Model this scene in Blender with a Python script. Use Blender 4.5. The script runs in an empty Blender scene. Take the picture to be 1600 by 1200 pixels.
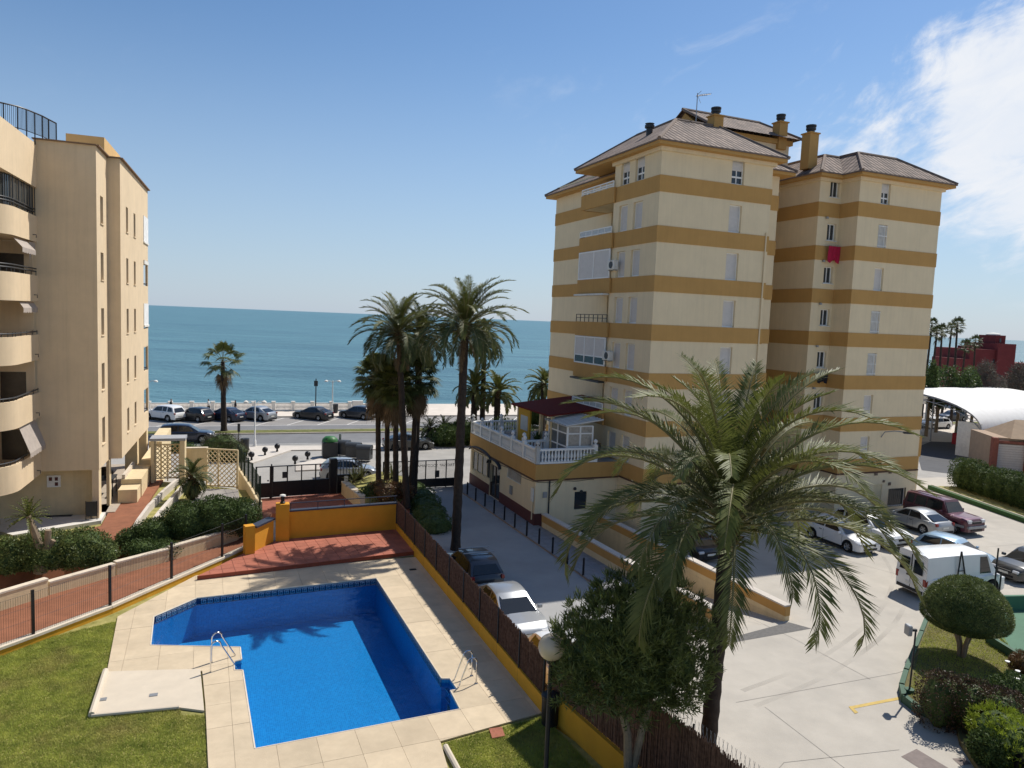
import bpy, bmesh, math, random
import numpy as np
from mathutils import Vector, Matrix
R = math.radians
random.seed(7); rng = np.random.default_rng(11)
scene = bpy.context.scene
col = scene.collection
# ------------------------------------------------------------------ camera
CAM_Z = 12.2; F = 1130.0; PITCH = 5.08; ROLL = 2.33
cam_d = bpy.data.cameras.new('camera'); cam = bpy.data.objects.new('camera', cam_d); col.objects.link(cam)
CM = Matrix.Translation((0, 0, CAM_Z)) @ Matrix.Rotation(R(90 - PITCH), 4, 'X') @ Matrix.Rotation(R(ROLL), 4, 'Z')
cam.matrix_world = CM
cam_d.sensor_fit = 'HORIZONTAL'; cam_d.sensor_width = 36.0; cam_d.lens = 36.0 * F / 1600.0
cam_d.clip_start = 0.1; cam_d.clip_end = 80000
scene.camera = cam
CR = CM.to_3x3()
# ------------------------------------------------------------------ light
SUN_EL, SUN_AZ = 53.0, 42.0          # azimuth to the right of straight ahead (+Y)
sdir = Vector((math.sin(R(SUN_AZ)) * math.cos(R(SUN_EL)), math.cos(R(SUN_AZ)) * math.cos(R(SUN_EL)), math.sin(R(SUN_EL))))
sun_d = bpy.data.lights.new('sun', 'SUN'); sun_d.energy = 4.5; sun_d.angle = R(0.53); sun_d.color = (1.0, 0.95, 0.87)
sun = bpy.data.objects.new('sun', sun_d); col.objects.link(sun)
sun.rotation_euler = sdir.to_track_quat('Z', 'Y').to_euler(); sun.location = (0, 0, 60)
w = bpy.data.worlds.new('World'); scene.world = w; w.use_nodes = True
nt = w.node_tree; N = nt.nodes; LK = nt.links; N.clear()
def wn(t, **k):
    n = N.new(t)
    for a, b in k.items(): setattr(n, a, b)
    return n
out = wn('ShaderNodeOutputWorld'); bg = wn('ShaderNodeBackground'); bg.inputs[1].default_value = 0.07
sky = wn('ShaderNodeTexSky', sky_type='NISHITA', sun_disc=False)
sky.sun_elevation = R(SUN_EL); sky.sun_rotation = R(SUN_AZ); sky.altitude = 0; sky.air_density = 1.0; sky.dust_density = 0.25; sky.ozone_density = 3.0
# wind-drawn cirrus and a bank of cumulus on the sunny side, from noise on the sky direction
tc = wn('ShaderNodeTexCoord'); sep = wn('ShaderNodeSeparateXYZ'); LK.new(tc.outputs['Generated'], sep.inputs[0])
def m(op, a, b=None, c=None):
    n = wn('ShaderNodeMath', operation=op)
    for i, v in enumerate((a, b, c)):
        if v is None: continue
        if isinstance(v, (int, float)): n.inputs[i].default_value = v
        else: LK.new(v, n.inputs[i])
    return n.outputs[0]
az = m('ARCTAN2', sep.outputs[0], sep.outputs[1])
el = m('ARCSINE', sep.outputs[2])
comb = wn('ShaderNodeCombineXYZ')
LK.new(m('ADD', m('MULTIPLY', az, 0.80), m('MULTIPLY', el, 0.75)), comb.inputs[0])
LK.new(m('MULTIPLY', m('SUBTRACT', m('MULTIPLY', el, 0.80), m('MULTIPLY', az, 0.45)), 2.1), comb.inputs[1])
def noise_(vec, scale, det, rough, dist):
    q = wn('ShaderNodeTexNoise'); q.inputs['Scale'].default_value = scale; q.inputs['Detail'].default_value = det; q.inputs['Roughness'].default_value = rough; q.inputs['Distortion'].default_value = dist
    LK.new(vec, q.inputs['Vector']); return q.outputs['Fac']
n_big = noise_(comb.outputs[0], 4.0, 10, 0.62, 0.55); n_fin = noise_(comb.outputs[0], 13.0, 8, 0.62, 0.6); n_wis = noise_(comb.outputs[0], 6.5, 9, 0.62, 0.5)
def smooth(v, a, b):
    n = wn('ShaderNodeMapRange', interpolation_type='SMOOTHSTEP'); n.inputs['From Min'].default_value = a; n.inputs['From Max'].default_value = b
    LK.new(v, n.inputs['Value']); return n.outputs['Result']
# the bank lies low on the sunny side and goes on round the horizon there
edge = m('SUBTRACT', az, m('MULTIPLY', m('ABSOLUTE', m('SUBTRACT', el, m('ADD', 0.155, m('MULTIPLY', az, 0.20)))), 1.15))
edge = m('SUBTRACT', edge, m('MULTIPLY', m('MAXIMUM', m('SUBTRACT', el, 0.34), 0.0), 3.0))
bank = m('MULTIPLY', smooth(edge, 0.26, 0.54), m('SUBTRACT', 1.0, smooth(az, 1.6, 2.3)))
dens = m('ADD', m('ADD', m('MULTIPLY', n_big, 1.0), m('MULTIPLY', m('SUBTRACT', n_fin, 0.5), 0.45)), m('MULTIPLY', bank, 0.33))
cl1 = m('MULTIPLY', smooth(dens, 0.58, 0.84), smooth(bank, 0.02, 0.35))
wis = m('MULTIPLY', smooth(n_wis, 0.55, 0.78), m('MULTIPLY', smooth(el, 0.05, 0.2), m('SUBTRACT', 1.0, smooth(el, 0.3, 0.45))))
wis = m('MULTIPLY', wis, m('ADD', 0.03, m('MULTIPLY', smooth(az, -0.1, 0.25), 0.42)))
cl = m('MINIMUM', m('MAXIMUM', m('MULTIPLY', cl1, m('ADD', 0.62, m('MULTIPLY', n_fin, 0.6))), wis), 1.0)
# low haze towards the sea horizon
hz = m('MULTIPLY', m('SUBTRACT', 1.0, smooth(el, -0.06, 0.40)), 0.8)
hmix = wn('ShaderNodeMix', data_type='RGBA'); LK.new(hz, hmix.inputs['Factor']); hs = wn('ShaderNodeHueSaturation'); hs.inputs['Saturation'].default_value = 1.12; hs.inputs['Value'].default_value = 1.42; LK.new(sky.outputs[0], hs.inputs['Color']); LK.new(hs.outputs[0], hmix.inputs['A']); hmix.inputs['B'].default_value = (5.4, 6.9, 9.0, 1)
mix = wn('ShaderNodeMix', data_type='RGBA'); LK.new(cl, mix.inputs['Factor']); LK.new(hmix.outputs['Result'], mix.inputs['A']); mix.inputs['B'].default_value = (10.6, 11.0, 11.7, 1)
LK.new(mix.outputs['Result'], bg.inputs[0]); LK.new(bg.outputs[0], out.inputs[0])
scene.view_settings.view_transform = 'Standard'; scene.view_settings.look = 'None'; scene.view_settings.gamma = 1; scene.view_settings.exposure = 0.2
scene.view_settings.use_curve_mapping = False
scene.render.resolution_x = 1024; scene.render.resolution_y = 768
# ------------------------------------------------------------------ helpers
def ray(px, py):
    return CR @ Vector(((px - 800) / F, -(py - 600) / F, -1.0))
def P(px, py, z=0.0):
    d = ray(px, py); t = (z - CAM_Z) / d.z
    return Vector((d.x * t, d.y * t, z))
def PY(px, py, y):
    d = ray(px, py); t = y / d.y
    return Vector((d.x * t, y, CAM_Z + d.z * t))
def pxw(p):                                            # how many photo pixels a metre is at p
    q = CM.inverted() @ Vector(p); return F / -q.z
def UV(deg):
    a = R(deg); return Vector((math.cos(a), math.sin(a), 0)), Vector((-math.sin(a), math.cos(a), 0))
def tag(o, label=None, cat=None, group=None, kind=None):
    if label: o['label'] = label
    if cat: o['category'] = cat
    if group: o['group'] = group
    if kind: o['kind'] = kind
    return o
def empty(name, loc=(0, 0, 0), rz=0.0, label=None, cat=None, group=None):
    o = bpy.data.objects.new(name, None); col.objects.link(o)
    o.location = loc; o.rotation_euler = (0, 0, rz); o.empty_display_size = 0.3
    return tag(o, label, cat, group)
class MB:
    def __init__(s): s.v = []; s.f = []; s.mi = []; s.cur = 0; s.sm = []
    def add(s, vs, fs, smooth=False):
        b = len(s.v); s.v += [tuple(v) for v in vs]
        for f in fs: s.f.append(tuple(i + b for i in f)); s.mi.append(s.cur); s.sm.append(smooth)
        return s
    def box(s, c, d, rz=0.0, rot=None):
        x, y, z = d[0] / 2, d[1] / 2, d[2] / 2
        M = rot if rot is not None else Matrix.Rotation(rz, 3, 'Z')
        vs = [M @ Vector((i * x, j * y, k * z)) + Vector(c) for k in (-1, 1) for i, j in ((-1, -1), (1, -1), (1, 1), (-1, 1))]
        return s.add(vs, [(3, 2, 1, 0), (4, 5, 6, 7), (0, 1, 5, 4), (1, 2, 6, 5), (2, 3, 7, 6), (3, 0, 4, 7)])
    def b2(s, x0, x1, y0, y1, z0, z1):
        return s.box(((x0 + x1) / 2, (y0 + y1) / 2, (z0 + z1) / 2), (abs(x1 - x0), abs(y1 - y0), abs(z1 - z0)))
    def prism(s, poly, z0, z1, bottom=True):
        n = len(poly); area = sum(poly[i][0] * poly[(i + 1) % n][1] - poly[(i + 1) % n][0] * poly[i][1] for i in range(n))
        p = list(poly) if area > 0 else list(poly)[::-1]
        zz0 = z0 if callable(z0) else (lambda q: z0); zz1 = z1 if callable(z1) else (lambda q: z1)
        vs = [(q[0], q[1], zz0(q)) for q in p] + [(q[0], q[1], zz1(q)) for q in p]
        fs = [(i, (i + 1) % n, n + (i + 1) % n, n + i) for i in range(n)] + [tuple(range(n, 2 * n))]
        if bottom: fs.append(tuple(range(n - 1, -1, -1)))
        return s.add(vs, fs)
    def tube(s, pts, rad, n=8, cap=True, smooth=True):
        pts = [Vector(p) for p in pts]; k = len(pts)
        if isinstance(rad, (int, float)): rad = [rad] * k
        vs = []; prev = None
        for i, p in enumerate(pts):
            t = (pts[min(i + 1, k - 1)] - pts[max(i - 1, 0)]).normalized()
            if prev is None:
                a = Vector((0, 0, 1)) if abs(t.z) < .9 else Vector((1, 0, 0)); e = t.cross(a).normalized()
            else: e = (prev - t * prev.dot(t)).normalized()
            prev = e; g = t.cross(e)
            vs += [p + (e * math.cos(2 * math.pi * j / n) + g * math.sin(2 * math.pi * j / n)) * rad[i] for j in range(n)]
        fs = [(i * n + j, i * n + (j + 1) % n, (i + 1) * n + (j + 1) % n, (i + 1) * n + j) for i in range(k - 1) for j in range(n)]
        s.add(vs, fs, smooth)
        if cap: s.add(vs[:n], [tuple(range(n - 1, -1, -1))]); s.add(vs[-n:], [tuple(range(n))])
        return s
    def lathe(s, prof, c=(0, 0, 0), n=12, smooth=True):
        c = Vector(c); k = len(prof)
        vs = [c + Vector((r * math.cos(2 * math.pi * j / n), r * math.sin(2 * math.pi * j / n), z)) for r, z in prof for j in range(n)]
        fs = [(i * n + j, i * n + (j + 1) % n, (i + 1) * n + (j + 1) % n, (i + 1) * n + j) for i in range(k - 1) for j in range(n)]
        return s.add(vs, fs, smooth)
    def quad(s, *p): return s.add(p, [tuple(range(len(p)))])
    def mesh(s, name):
        me = bpy.data.meshes.new(name); me.from_pydata(s.v, [], s.f)
        me.polygons.foreach_set('material_index', s.mi); me.polygons.foreach_set('use_smooth', s.sm); me.update()
        return me
    def build(s, name, mat, parent=None, label=None, cat=None, group=None, kind=None, bevel=0, loc=None, rz=None, fixn=False):
        me = s.mesh(name)
        if bevel or fixn:
            bm = bmesh.new(); bm.from_mesh(me)
            if fixn: bmesh.ops.remove_doubles(bm, verts=bm.verts, dist=1e-5); bmesh.ops.recalc_face_normals(bm, faces=bm.faces)
            if bevel: bmesh.ops.bevel(bm, geom=[e for e in bm.edges], offset=bevel, segments=1, affect='EDGES')
            bm.to_mesh(me); bm.free()
        if any(s.sm): me.set_sharp_from_angle(angle=R(38))
        return obj(name, me, mat, parent, label, cat, group, kind, loc, rz)
def obj(name, me, mat, parent=None, label=None, cat=None, group=None, kind=None, loc=None, rz=None):
    o = bpy.data.objects.new(name, me); col.objects.link(o)
    if len(me.materials) == 0:
        for q in (mat if isinstance(mat, (list, tuple)) else [mat]): me.materials.append(q)
    if parent is not None: o.parent = parent
    if loc is not None: o.location = loc
    if rz is not None: o.rotation_euler = (0, 0, rz)
    return tag(o, label, cat, group, kind)
def copy_tree(o, parent=None):
    c = o.copy(); col.objects.link(c)
    if parent is not None: c.parent = parent
    for ch in list(o.children): copy_tree(ch, c)
    return c
def np_mesh(name, V, Fq):
    me = bpy.data.meshes.new(name); V = np.asarray(V, np.float32); Fq = np.asarray(Fq, np.int32); k = Fq.shape[1]
    me.vertices.add(len(V)); me.vertices.foreach_set('co', V.ravel())
    me.loops.add(Fq.size); me.loops.foreach_set('vertex_index', Fq.ravel())
    me.polygons.add(len(Fq)); me.polygons.foreach_set('loop_start', np.arange(0, Fq.size, k, dtype=np.int32))
    me.update(calc_edges=True); return me
# ------------------------------------------------------------------ materials
MATS = {}
def mat(name, rgb, rough=0.8, var=0.12, scale=3.0, bump=0.0, bscale=40.0, metal=0.0, spec=0.35, stain=0.0, stain_rgb=None, rgb2=None, coat=0.0, trans=0.0, streak=0.0, objvar=0.0):
    if name in MATS: return MATS[name]
    mt = bpy.data.materials.new(name); mt.use_nodes = True; t = mt.node_tree; n = t.nodes; b = n['Principled BSDF']
    b.inputs['Roughness'].default_value = rough; b.inputs['Metallic'].default_value = metal; b.inputs['Specular IOR Level'].default_value = spec
    if coat: b.inputs['Coat Weight'].default_value = coat; b.inputs['Coat Roughness'].default_value = 0.05
    tc = n.new('ShaderNodeTexCoord')
    nz = n.new('ShaderNodeTexNoise'); nz.inputs['Scale'].default_value = scale; nz.inputs['Detail'].default_value = 8; nz.inputs['Roughness'].default_value = 0.65
    t.links.new(tc.outputs['Object'], nz.inputs['Vector'])
    rp = n.new('ShaderNodeValToRGB'); rp.color_ramp.elements[0].position = 0.32; rp.color_ramp.elements[1].position = 0.68
    lo = [c * (1 - var) for c in rgb]; hi = [min(1, c * (1 + var)) for c in (rgb2 or rgb)]
    rp.color_ramp.elements[0].color = (*lo, 1); rp.color_ramp.elements[1].color = (*hi, 1)
    t.links.new(nz.outputs['Fac'], rp.inputs[0]); cout = rp.outputs[0]
    if stain:
        n2 = n.new('ShaderNodeTexNoise'); n2.inputs['Scale'].default_value = scale * 0.22; n2.inputs['Detail'].default_value = 6; n2.inputs['Roughness'].default_value = 0.6
        t.links.new(tc.outputs['Object'], n2.inputs['Vector'])
        mr = n.new('ShaderNodeMapRange'); mr.inputs['From Min'].default_value = 0.5; mr.inputs['From Max'].default_value = 0.72; mr.inputs['To Max'].default_value = stain
        t.links.new(n2.outputs['Fac'], mr.inputs['Value'])
        mx = n.new('ShaderNodeMix'); mx.data_type = 'RGBA'; t.links.new(mr.outputs[0], mx.inputs['Factor']); t.links.new(cout, mx.inputs['A'])
        mx.inputs['B'].default_value = (*(stain_rgb or [c * 0.55 for c in rgb]), 1); cout = mx.outputs['Result']
    if objvar:
        oi = n.new('ShaderNodeObjectInfo'); mo = n.new('ShaderNodeMapRange'); mo.inputs['To Min'].default_value = 1 - objvar; mo.inputs['To Max'].default_value = 1 + objvar * .6; t.links.new(oi.outputs['Random'], mo.inputs['Value'])
        hv = n.new('ShaderNodeHueSaturation'); t.links.new(mo.outputs[0], hv.inputs['Value']); t.links.new(cout, hv.inputs['Color']); cout = hv.outputs[0]
    if streak:                                                  # rain streaks: noise drawn out down the wall
        mp = n.new('ShaderNodeMapping'); mp.inputs['Scale'].default_value = (2.6, 2.6, 0.10); t.links.new(tc.outputs['Object'], mp.inputs['Vector'])
        n4 = n.new('ShaderNodeTexNoise'); n4.inputs['Scale'].default_value = 1.6; n4.inputs['Detail'].default_value = 7; n4.inputs['Roughness'].default_value = 0.7; t.links.new(mp.outputs[0], n4.inputs['Vector'])
        m4 = n.new('ShaderNodeMapRange'); m4.inputs['From Min'].default_value = 0.48; m4.inputs['From Max'].default_value = 0.75; m4.inputs['To Max'].default_value = streak; t.links.new(n4.outputs['Fac'], m4.inputs['Value'])
        x4 = n.new('ShaderNodeMix'); x4.data_type = 'RGBA'; t.links.new(m4.outputs[0], x4.inputs['Factor']); t.links.new(cout, x4.inputs['A']); x4.inputs['B'].default_value = (*[c * 0.45 for c in rgb], 1); cout = x4.outputs['Result']
    t.links.new(cout, b.inputs['Base Color'])
    if bump:
        n3 = n.new('ShaderNodeTexNoise'); n3.inputs['Scale'].default_value = bscale; n3.inputs['Detail'].default_value = 5
        t.links.new(tc.outputs['Object'], n3.inputs['Vector'])
        bp = n.new('ShaderNodeBump'); bp.inputs['Strength'].default_value = bump; bp.inputs['Distance'].default_value = 0.02
        t.links.new(n3.outputs['Fac'], bp.inputs['Height']); t.links.new(bp.outputs[0], b.inputs['Normal'])
    if trans:
        tr = n.new('ShaderNodeBsdfTranslucent'); t.links.new(cout, tr.inputs[0]); ms = n.new('ShaderNodeMixShader'); ms.inputs[0].default_value = trans
        t.links.new(b.outputs[0], ms.inputs[1]); t.links.new(tr.outputs[0], ms.inputs[2]); t.links.new(ms.outputs[0], n['Material Output'].inputs[0])
    MATS[name] = mt; return mt
cream = mat('cream_stucco', (0.69, 0.54, 0.355), 0.9, 0.05, 1.2, 0.25, 60, stain=0.15, streak=0.2)
cream2 = mat('tower_cream_stucco', (0.76, 0.62, 0.405), 0.9, 0.04, 0.9, 0.25, 60, stain=0.15, stain_rgb=(0.58, 0.46, 0.28), streak=0.16)
ochre = mat('ochre_band_paint', (0.50, 0.285, 0.092), 0.9, 0.05, 0.9, 0.2, 60, stain=0.12, streak=0.15)
palecream = mat('pale_cream_wall', (0.70, 0.56, 0.34), 0.9, 0.08, 1.5, 0.25, 50, stain=0.25, streak=0.2)
orange = mat('orange_wall_paint', (0.62, 0.285, 0.022), 0.85, 0.07, 1.5, 0.25, 50, stain=0.25, stain_rgb=(0.45, 0.2, 0.03))
white = mat('white_paint', (0.80, 0.79, 0.76), 0.6, 0.04, 4)
offwhite = mat('weathered_white', (0.70, 0.68, 0.62), 0.8, 0.1, 4, 0.15, 50, stain=0.2)
shutter = mat('grey_white_shutter', (0.62, 0.58, 0.54), 0.6, 0.05, 4)
plinth = mat('maroon_plinth', (0.11, 0.035, 0.03), 0.7, 0.12, 3)
maroon = mat('maroon_awning', (0.15, 0.022, 0.018), 0.9, 0.1, 3, spec=0.1)
black = mat('black_metal', (0.012, 0.012, 0.014), 0.45, 0.1, 6)
darkgrey = mat('dark_grey_plastic', (0.035, 0.037, 0.04), 0.5, 0.1, 6)
grey = mat('grey_metal', (0.30, 0.31, 0.32), 0.45, 0.08, 6, metal=0.4)
chrome = mat('polished_steel', (0.75, 0.75, 0.76), 0.12, 0.02, 6, metal=1.0)
coping = mat('stone_coping', (0.62, 0.54, 0.43), 0.85, 0.1, 4, 0.25, 40, stain=0.25)
glass = mat('window_glass', (0.035, 0.042, 0.048), 0.06, 0.1, 2, spec=0.6)
curtain = mat('pale_curtain', (0.55, 0.52, 0.46), 0.9, 0.15, 6)
asphalt = mat('asphalt', (0.175, 0.175, 0.178), 0.9, 0.12, 0.6, 0.3, 60, stain=0.25, stain_rgb=(0.13, 0.13, 0.13))
concrete = mat('street_concrete', (0.44, 0.405, 0.35), 0.9, 0.07, 0.9, 0.3, 30, stain=0.55, stain_rgb=(0.30, 0.28, 0.25))
alley_shade_mat = mat('alley_shaded_concrete', (0.33, 0.325, 0.315), 0.9, 0.08, 0.5, 0.3, 30, stain=0.35)  # same street concrete, with the alley's shade put into the colour
paver = mat('grey_pavers', (0.27, 0.265, 0.27), 0.9, 0.15, 3, 0.3, 30)
palepave = mat('pale_paving', (0.56, 0.51, 0.45), 0.9, 0.1, 0.8, 0.2, 30, stain=0.2)
brickpath = mat('red_brick_paving', (0.245, 0.098, 0.052), 0.9, 0.15, 2.5, 0.3, 30, stain=0.25)
tile = mat('terracotta_tile', (0.37, 0.125, 0.078), 0.75, 0.14, 2.2, 0.15, 30, stain=0.3, stain_rgb=(0.27, 0.10, 0.068), objvar=0.12)
tileedge = mat('terracotta_riser', (0.27, 0.065, 0.035), 0.75, 0.12, 3)
grout = mat('pale_grout', (0.42, 0.30, 0.22), 0.95, 0.1, 5)
slabm = mat('travertine_slab', (0.56, 0.455, 0.315), 0.8, 0.1, 1.6, 0.2, 30, stain=0.4, stain_rgb=(0.44, 0.345, 0.235), objvar=0.09)
showerm = mat('pale_shower_base', (0.58, 0.50, 0.39), 0.75, 0.06, 1.5, stain=0.3, stain_rgb=(0.50, 0.44, 0.35))
bark = mat('palm_bark', (0.042, 0.031, 0.024), 0.95, 0.35, 5, 0.6, 25)
palebark = mat('pale_bark', (0.24, 0.18, 0.12), 0.95, 0.25, 6, 0.5, 25)
frondm = mat('date_frond_green', (0.075, 0.092, 0.022), 0.5, 0.3, 1.2, rgb2=(0.12, 0.13, 0.036), spec=0.28, trans=0.25)
frondy = mat('yellow_green_frond', (0.115, 0.13, 0.03), 0.55, 0.25, 1.2, spec=0.28, trans=0.28)
frondd = mat('dark_frond_green', (0.062, 0.078, 0.024), 0.55, 0.25, 1.2, spec=0.28, trans=0.2)
dryfrond = mat('dry_brown_frond', (0.16, 0.11, 0.06), 0.9, 0.25, 2, trans=0.15)
stalkm = mat('frond_stalk', (0.17, 0.15, 0.06), 0.6, 0.2, 3)
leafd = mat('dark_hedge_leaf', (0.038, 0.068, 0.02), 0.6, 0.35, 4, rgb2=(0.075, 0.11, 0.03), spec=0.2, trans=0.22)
leafm = mat('oleander_leaf', (0.06, 0.09, 0.026), 0.45, 0.4, 6, rgb2=(0.15, 0.18, 0.055), spec=0.32, trans=0.25)
leafy = mat('yellow_green_leaf', (0.27, 0.34, 0.03), 0.5, 0.25, 3, spec=0.4, trans=0.3)
leafr = mat('red_bronze_leaf', (0.16, 0.05, 0.03), 0.5, 0.35, 3, rgb2=(0.12, 0.09, 0.03), spec=0.4, trans=0.2)
leafg = mat('mid_green_leaf', (0.075, 0.115, 0.03), 0.5, 0.3, 3, spec=0.4, trans=0.25)
twig = mat('bare_grey_twig', (0.14, 0.115, 0.095), 0.95, 0.25, 3)
grassm = mat('lawn_grass', (0.31, 0.37, 0.07), 0.9, 0.25, 2.0, rgb2=(0.42, 0.44, 0.10), stain=0.7, stain_rgb=(0.42, 0.34, 0.14), trans=0.4)
soil = mat('lawn_soil', (0.24, 0.235, 0.06), 0.95, 0.25, 2.5, 0.6, 60, rgb2=(0.32, 0.28, 0.10))
greenpaint = mat('green_paint', (0.045, 0.105, 0.065), 0.7, 0.1, 3, stain=0.3)
greencourt = mat('green_court', (0.075, 0.17, 0.105), 0.8, 0.08, 1.5, stain=0.25)
reed = mat('brown_reed', (0.105, 0.048, 0.03), 0.9, 0.35, 9, rgb2=(0.14, 0.075, 0.05))
yellowline = mat('yellow_road_paint', (0.52, 0.37, 0.11), 0.8, 0.15, 5)
whiteline = mat('white_road_paint', (0.68, 0.66, 0.62), 0.8, 0.12, 5)
def tiled(name, c1, c2, sx, sz, bumpd=0.05):
    """clay pantile: rows of rounded tiles down the slope, from the mesh UV (metres)"""
    mt = bpy.data.materials.new(name); mt.use_nodes = True; t = mt.node_tree; n = t.nodes; b = n['Principled BSDF']; b.inputs['Roughness'].default_value = 0.85
    b.inputs['Specular IOR Level'].default_value = 0.25
    uv = n.new('ShaderNodeUVMap'); s = n.new('ShaderNodeSeparateXYZ'); t.links.new(uv.outputs[0], s.inputs[0])
    def mm(op, a, bb=None):
        q = n.new('ShaderNodeMath'); q.operation = op
        for i, v in enumerate((a, bb)):
            if v is None: continue
            if isinstance(v, (int, float)): q.inputs[i].default_value = v
            else: t.links.new(v, q.inputs[i])
        return q.outputs[0]
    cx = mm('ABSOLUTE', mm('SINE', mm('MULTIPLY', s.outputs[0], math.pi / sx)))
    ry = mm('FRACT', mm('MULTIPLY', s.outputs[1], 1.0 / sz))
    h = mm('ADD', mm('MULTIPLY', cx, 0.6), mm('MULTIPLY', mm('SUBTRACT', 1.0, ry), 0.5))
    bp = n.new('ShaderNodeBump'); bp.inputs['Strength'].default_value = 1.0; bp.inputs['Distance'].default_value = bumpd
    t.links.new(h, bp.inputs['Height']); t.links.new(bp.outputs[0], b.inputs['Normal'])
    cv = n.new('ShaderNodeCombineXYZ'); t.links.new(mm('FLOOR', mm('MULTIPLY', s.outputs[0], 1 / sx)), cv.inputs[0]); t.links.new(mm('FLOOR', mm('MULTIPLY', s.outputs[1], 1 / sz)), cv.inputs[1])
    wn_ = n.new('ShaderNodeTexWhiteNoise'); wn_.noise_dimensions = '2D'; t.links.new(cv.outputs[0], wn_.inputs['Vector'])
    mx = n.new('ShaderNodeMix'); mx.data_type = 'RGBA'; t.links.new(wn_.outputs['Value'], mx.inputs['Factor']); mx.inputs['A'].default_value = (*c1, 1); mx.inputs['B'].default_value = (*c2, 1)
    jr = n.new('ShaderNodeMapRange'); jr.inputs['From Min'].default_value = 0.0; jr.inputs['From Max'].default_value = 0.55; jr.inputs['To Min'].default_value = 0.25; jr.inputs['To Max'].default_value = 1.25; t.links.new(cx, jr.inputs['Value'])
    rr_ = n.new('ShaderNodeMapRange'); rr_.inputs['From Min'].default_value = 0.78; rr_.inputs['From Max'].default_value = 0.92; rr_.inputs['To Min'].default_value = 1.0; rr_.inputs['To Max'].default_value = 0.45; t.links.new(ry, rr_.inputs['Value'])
    hv = n.new('ShaderNodeHueSaturation'); t.links.new(mm('MULTIPLY', jr.outputs[0], rr_.outputs[0]), hv.inputs['Value']); t.links.new(mx.outputs['Result'], hv.inputs['Color'])  # dark gaps between tiles and row shadows put into the base colour
    t.links.new(hv.outputs[0], b.inputs['Base Color']); return mt
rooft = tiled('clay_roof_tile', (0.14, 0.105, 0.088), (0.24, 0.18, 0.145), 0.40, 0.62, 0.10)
def carpaint(name, rgb, metal=0.3): return mat('car_paint_' + name, rgb, 0.32, 0.03, 2, metal=metal, spec=0.5, coat=0.6)
def clip_cell(bm0, cx0, cx1, cy0, cy1, U, V, O):
    """faces of bm0 inside one grid cell (grid axes U, V at O)"""
    bm = bm0.copy()
    for axis, lim, sgn in ((U, cx0, -1), (U, cx1, 1), (V, cy0, -1), (V, cy1, 1)):
        bmesh.ops.bisect_plane(bm, geom=bm.verts[:] + bm.edges[:] + bm.faces[:], plane_co=O + axis * lim, plane_no=axis * sgn, clear_outer=True)
        if not bm.faces: bm.free(); return None
    return bm
def flat_bm(loops, z):
    bm = bmesh.new(); edges = []
    for lp in loops:
        vs = [bm.verts.new((p[0], p[1], z)) for p in lp]
        edges += [bm.edges.new((vs[i], vs[(i + 1) % len(vs)])) for i in range(len(vs))]
    bmesh.ops.triangle_fill(bm, edges=edges, use_beauty=True)
    bmesh.ops.recalc_face_normals(bm, faces=bm.faces)
    if bm.faces and bm.faces[0].normal.z < 0: bmesh.ops.reverse_faces(bm, faces=bm.faces)
    return bm
def pieces(name, loops, z, U, V, O, su, sv, gap, thick, mt, parent, lift=0.0, stagger=0.0, minarea=0.004):
    """lay separate slabs/tiles on a grid, clipped to the outline (holes allowed); each is an object"""
    bm0 = flat_bm(loops, z)
    us = [(Vector((p[0], p[1], 0)) - O).dot(U) for p in loops[0]]; vs = [(Vector((p[0], p[1], 0)) - O).dot(V) for p in loops[0]]
    k = 0
    for j in range(math.floor(min(vs) / sv), math.ceil(max(vs) / sv)):
        off = stagger * su * (j % 2)
        for i in range(math.floor((min(us) - off) / su), math.ceil((max(us) - off) / su)):
            b = clip_cell(bm0, i * su + off + gap / 2, (i + 1) * su + off - gap / 2, j * sv + gap / 2, (j + 1) * sv - gap / 2, U, V, Vector((O.x, O.y, z)))
            if b is None: continue
            if sum(f.calc_area() for f in b.faces) < minarea: b.free(); continue
            bmesh.ops.remove_doubles(b, verts=b.verts, dist=1e-4)
            bmesh.ops.dissolve_limit(b, angle_limit=0.02, verts=b.verts, edges=b.edges)
            r = bmesh.ops.extrude_face_region(b, geom=b.faces[:])
            bmesh.ops.translate(b, verts=[e for e in r['geom'] if isinstance(e, bmesh.types.BMVert)], vec=(0, 0, thick))
            dz = random.uniform(-1, 1) * lift
            for vv in b.verts: vv.co.z += dz - thick
            bmesh.ops.recalc_face_normals(b, faces=b.faces)
            me = bpy.data.meshes.new(name); b.to_mesh(me); b.free()
            obj(name, me, mt, parent); k += 1
    bm0.free(); return k
# ================================================================== SETTING
DZ = 0.9                                                     # pool deck above the street
U22, V22 = UV(22.5)
RU, RV = UV(19.5)
RO = P(500, 643.5)
def rv(px, py): return (P(px, py) - RO).dot(RV)
def rp(a, b): return RO + RU * a + RV * b                    # road frame: along, away
t_kerb, t_bay, t_med1, t_med0, t_near = rv(500, 652), rv(500, 664), rv(500, 672.5), rv(500, 677.5), rv(500, 694)
def xy(p): return (p[0], p[1])
def sheet(name, loops, z, mt, kind='structure', parent=None, label=None):
    bm = flat_bm([[xy(p) for p in lp] for lp in loops], z); me = bpy.data.meshes.new(name); bm.to_mesh(me); bm.free()
    return obj(name, me, mt, parent, label, None, None, kind)
pool_px = [(398, 1170), (719, 1108), (704, 1079), (715, 1077), (703, 1060), (690, 1060), (588, 903), (307, 934), (240, 963), (235, 1008), (375, 1011), (377, 1030), (365, 1033), (366, 1047), (379, 1047)]
pool = [P(x, y, DZ) for x, y in pool_px]
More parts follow.
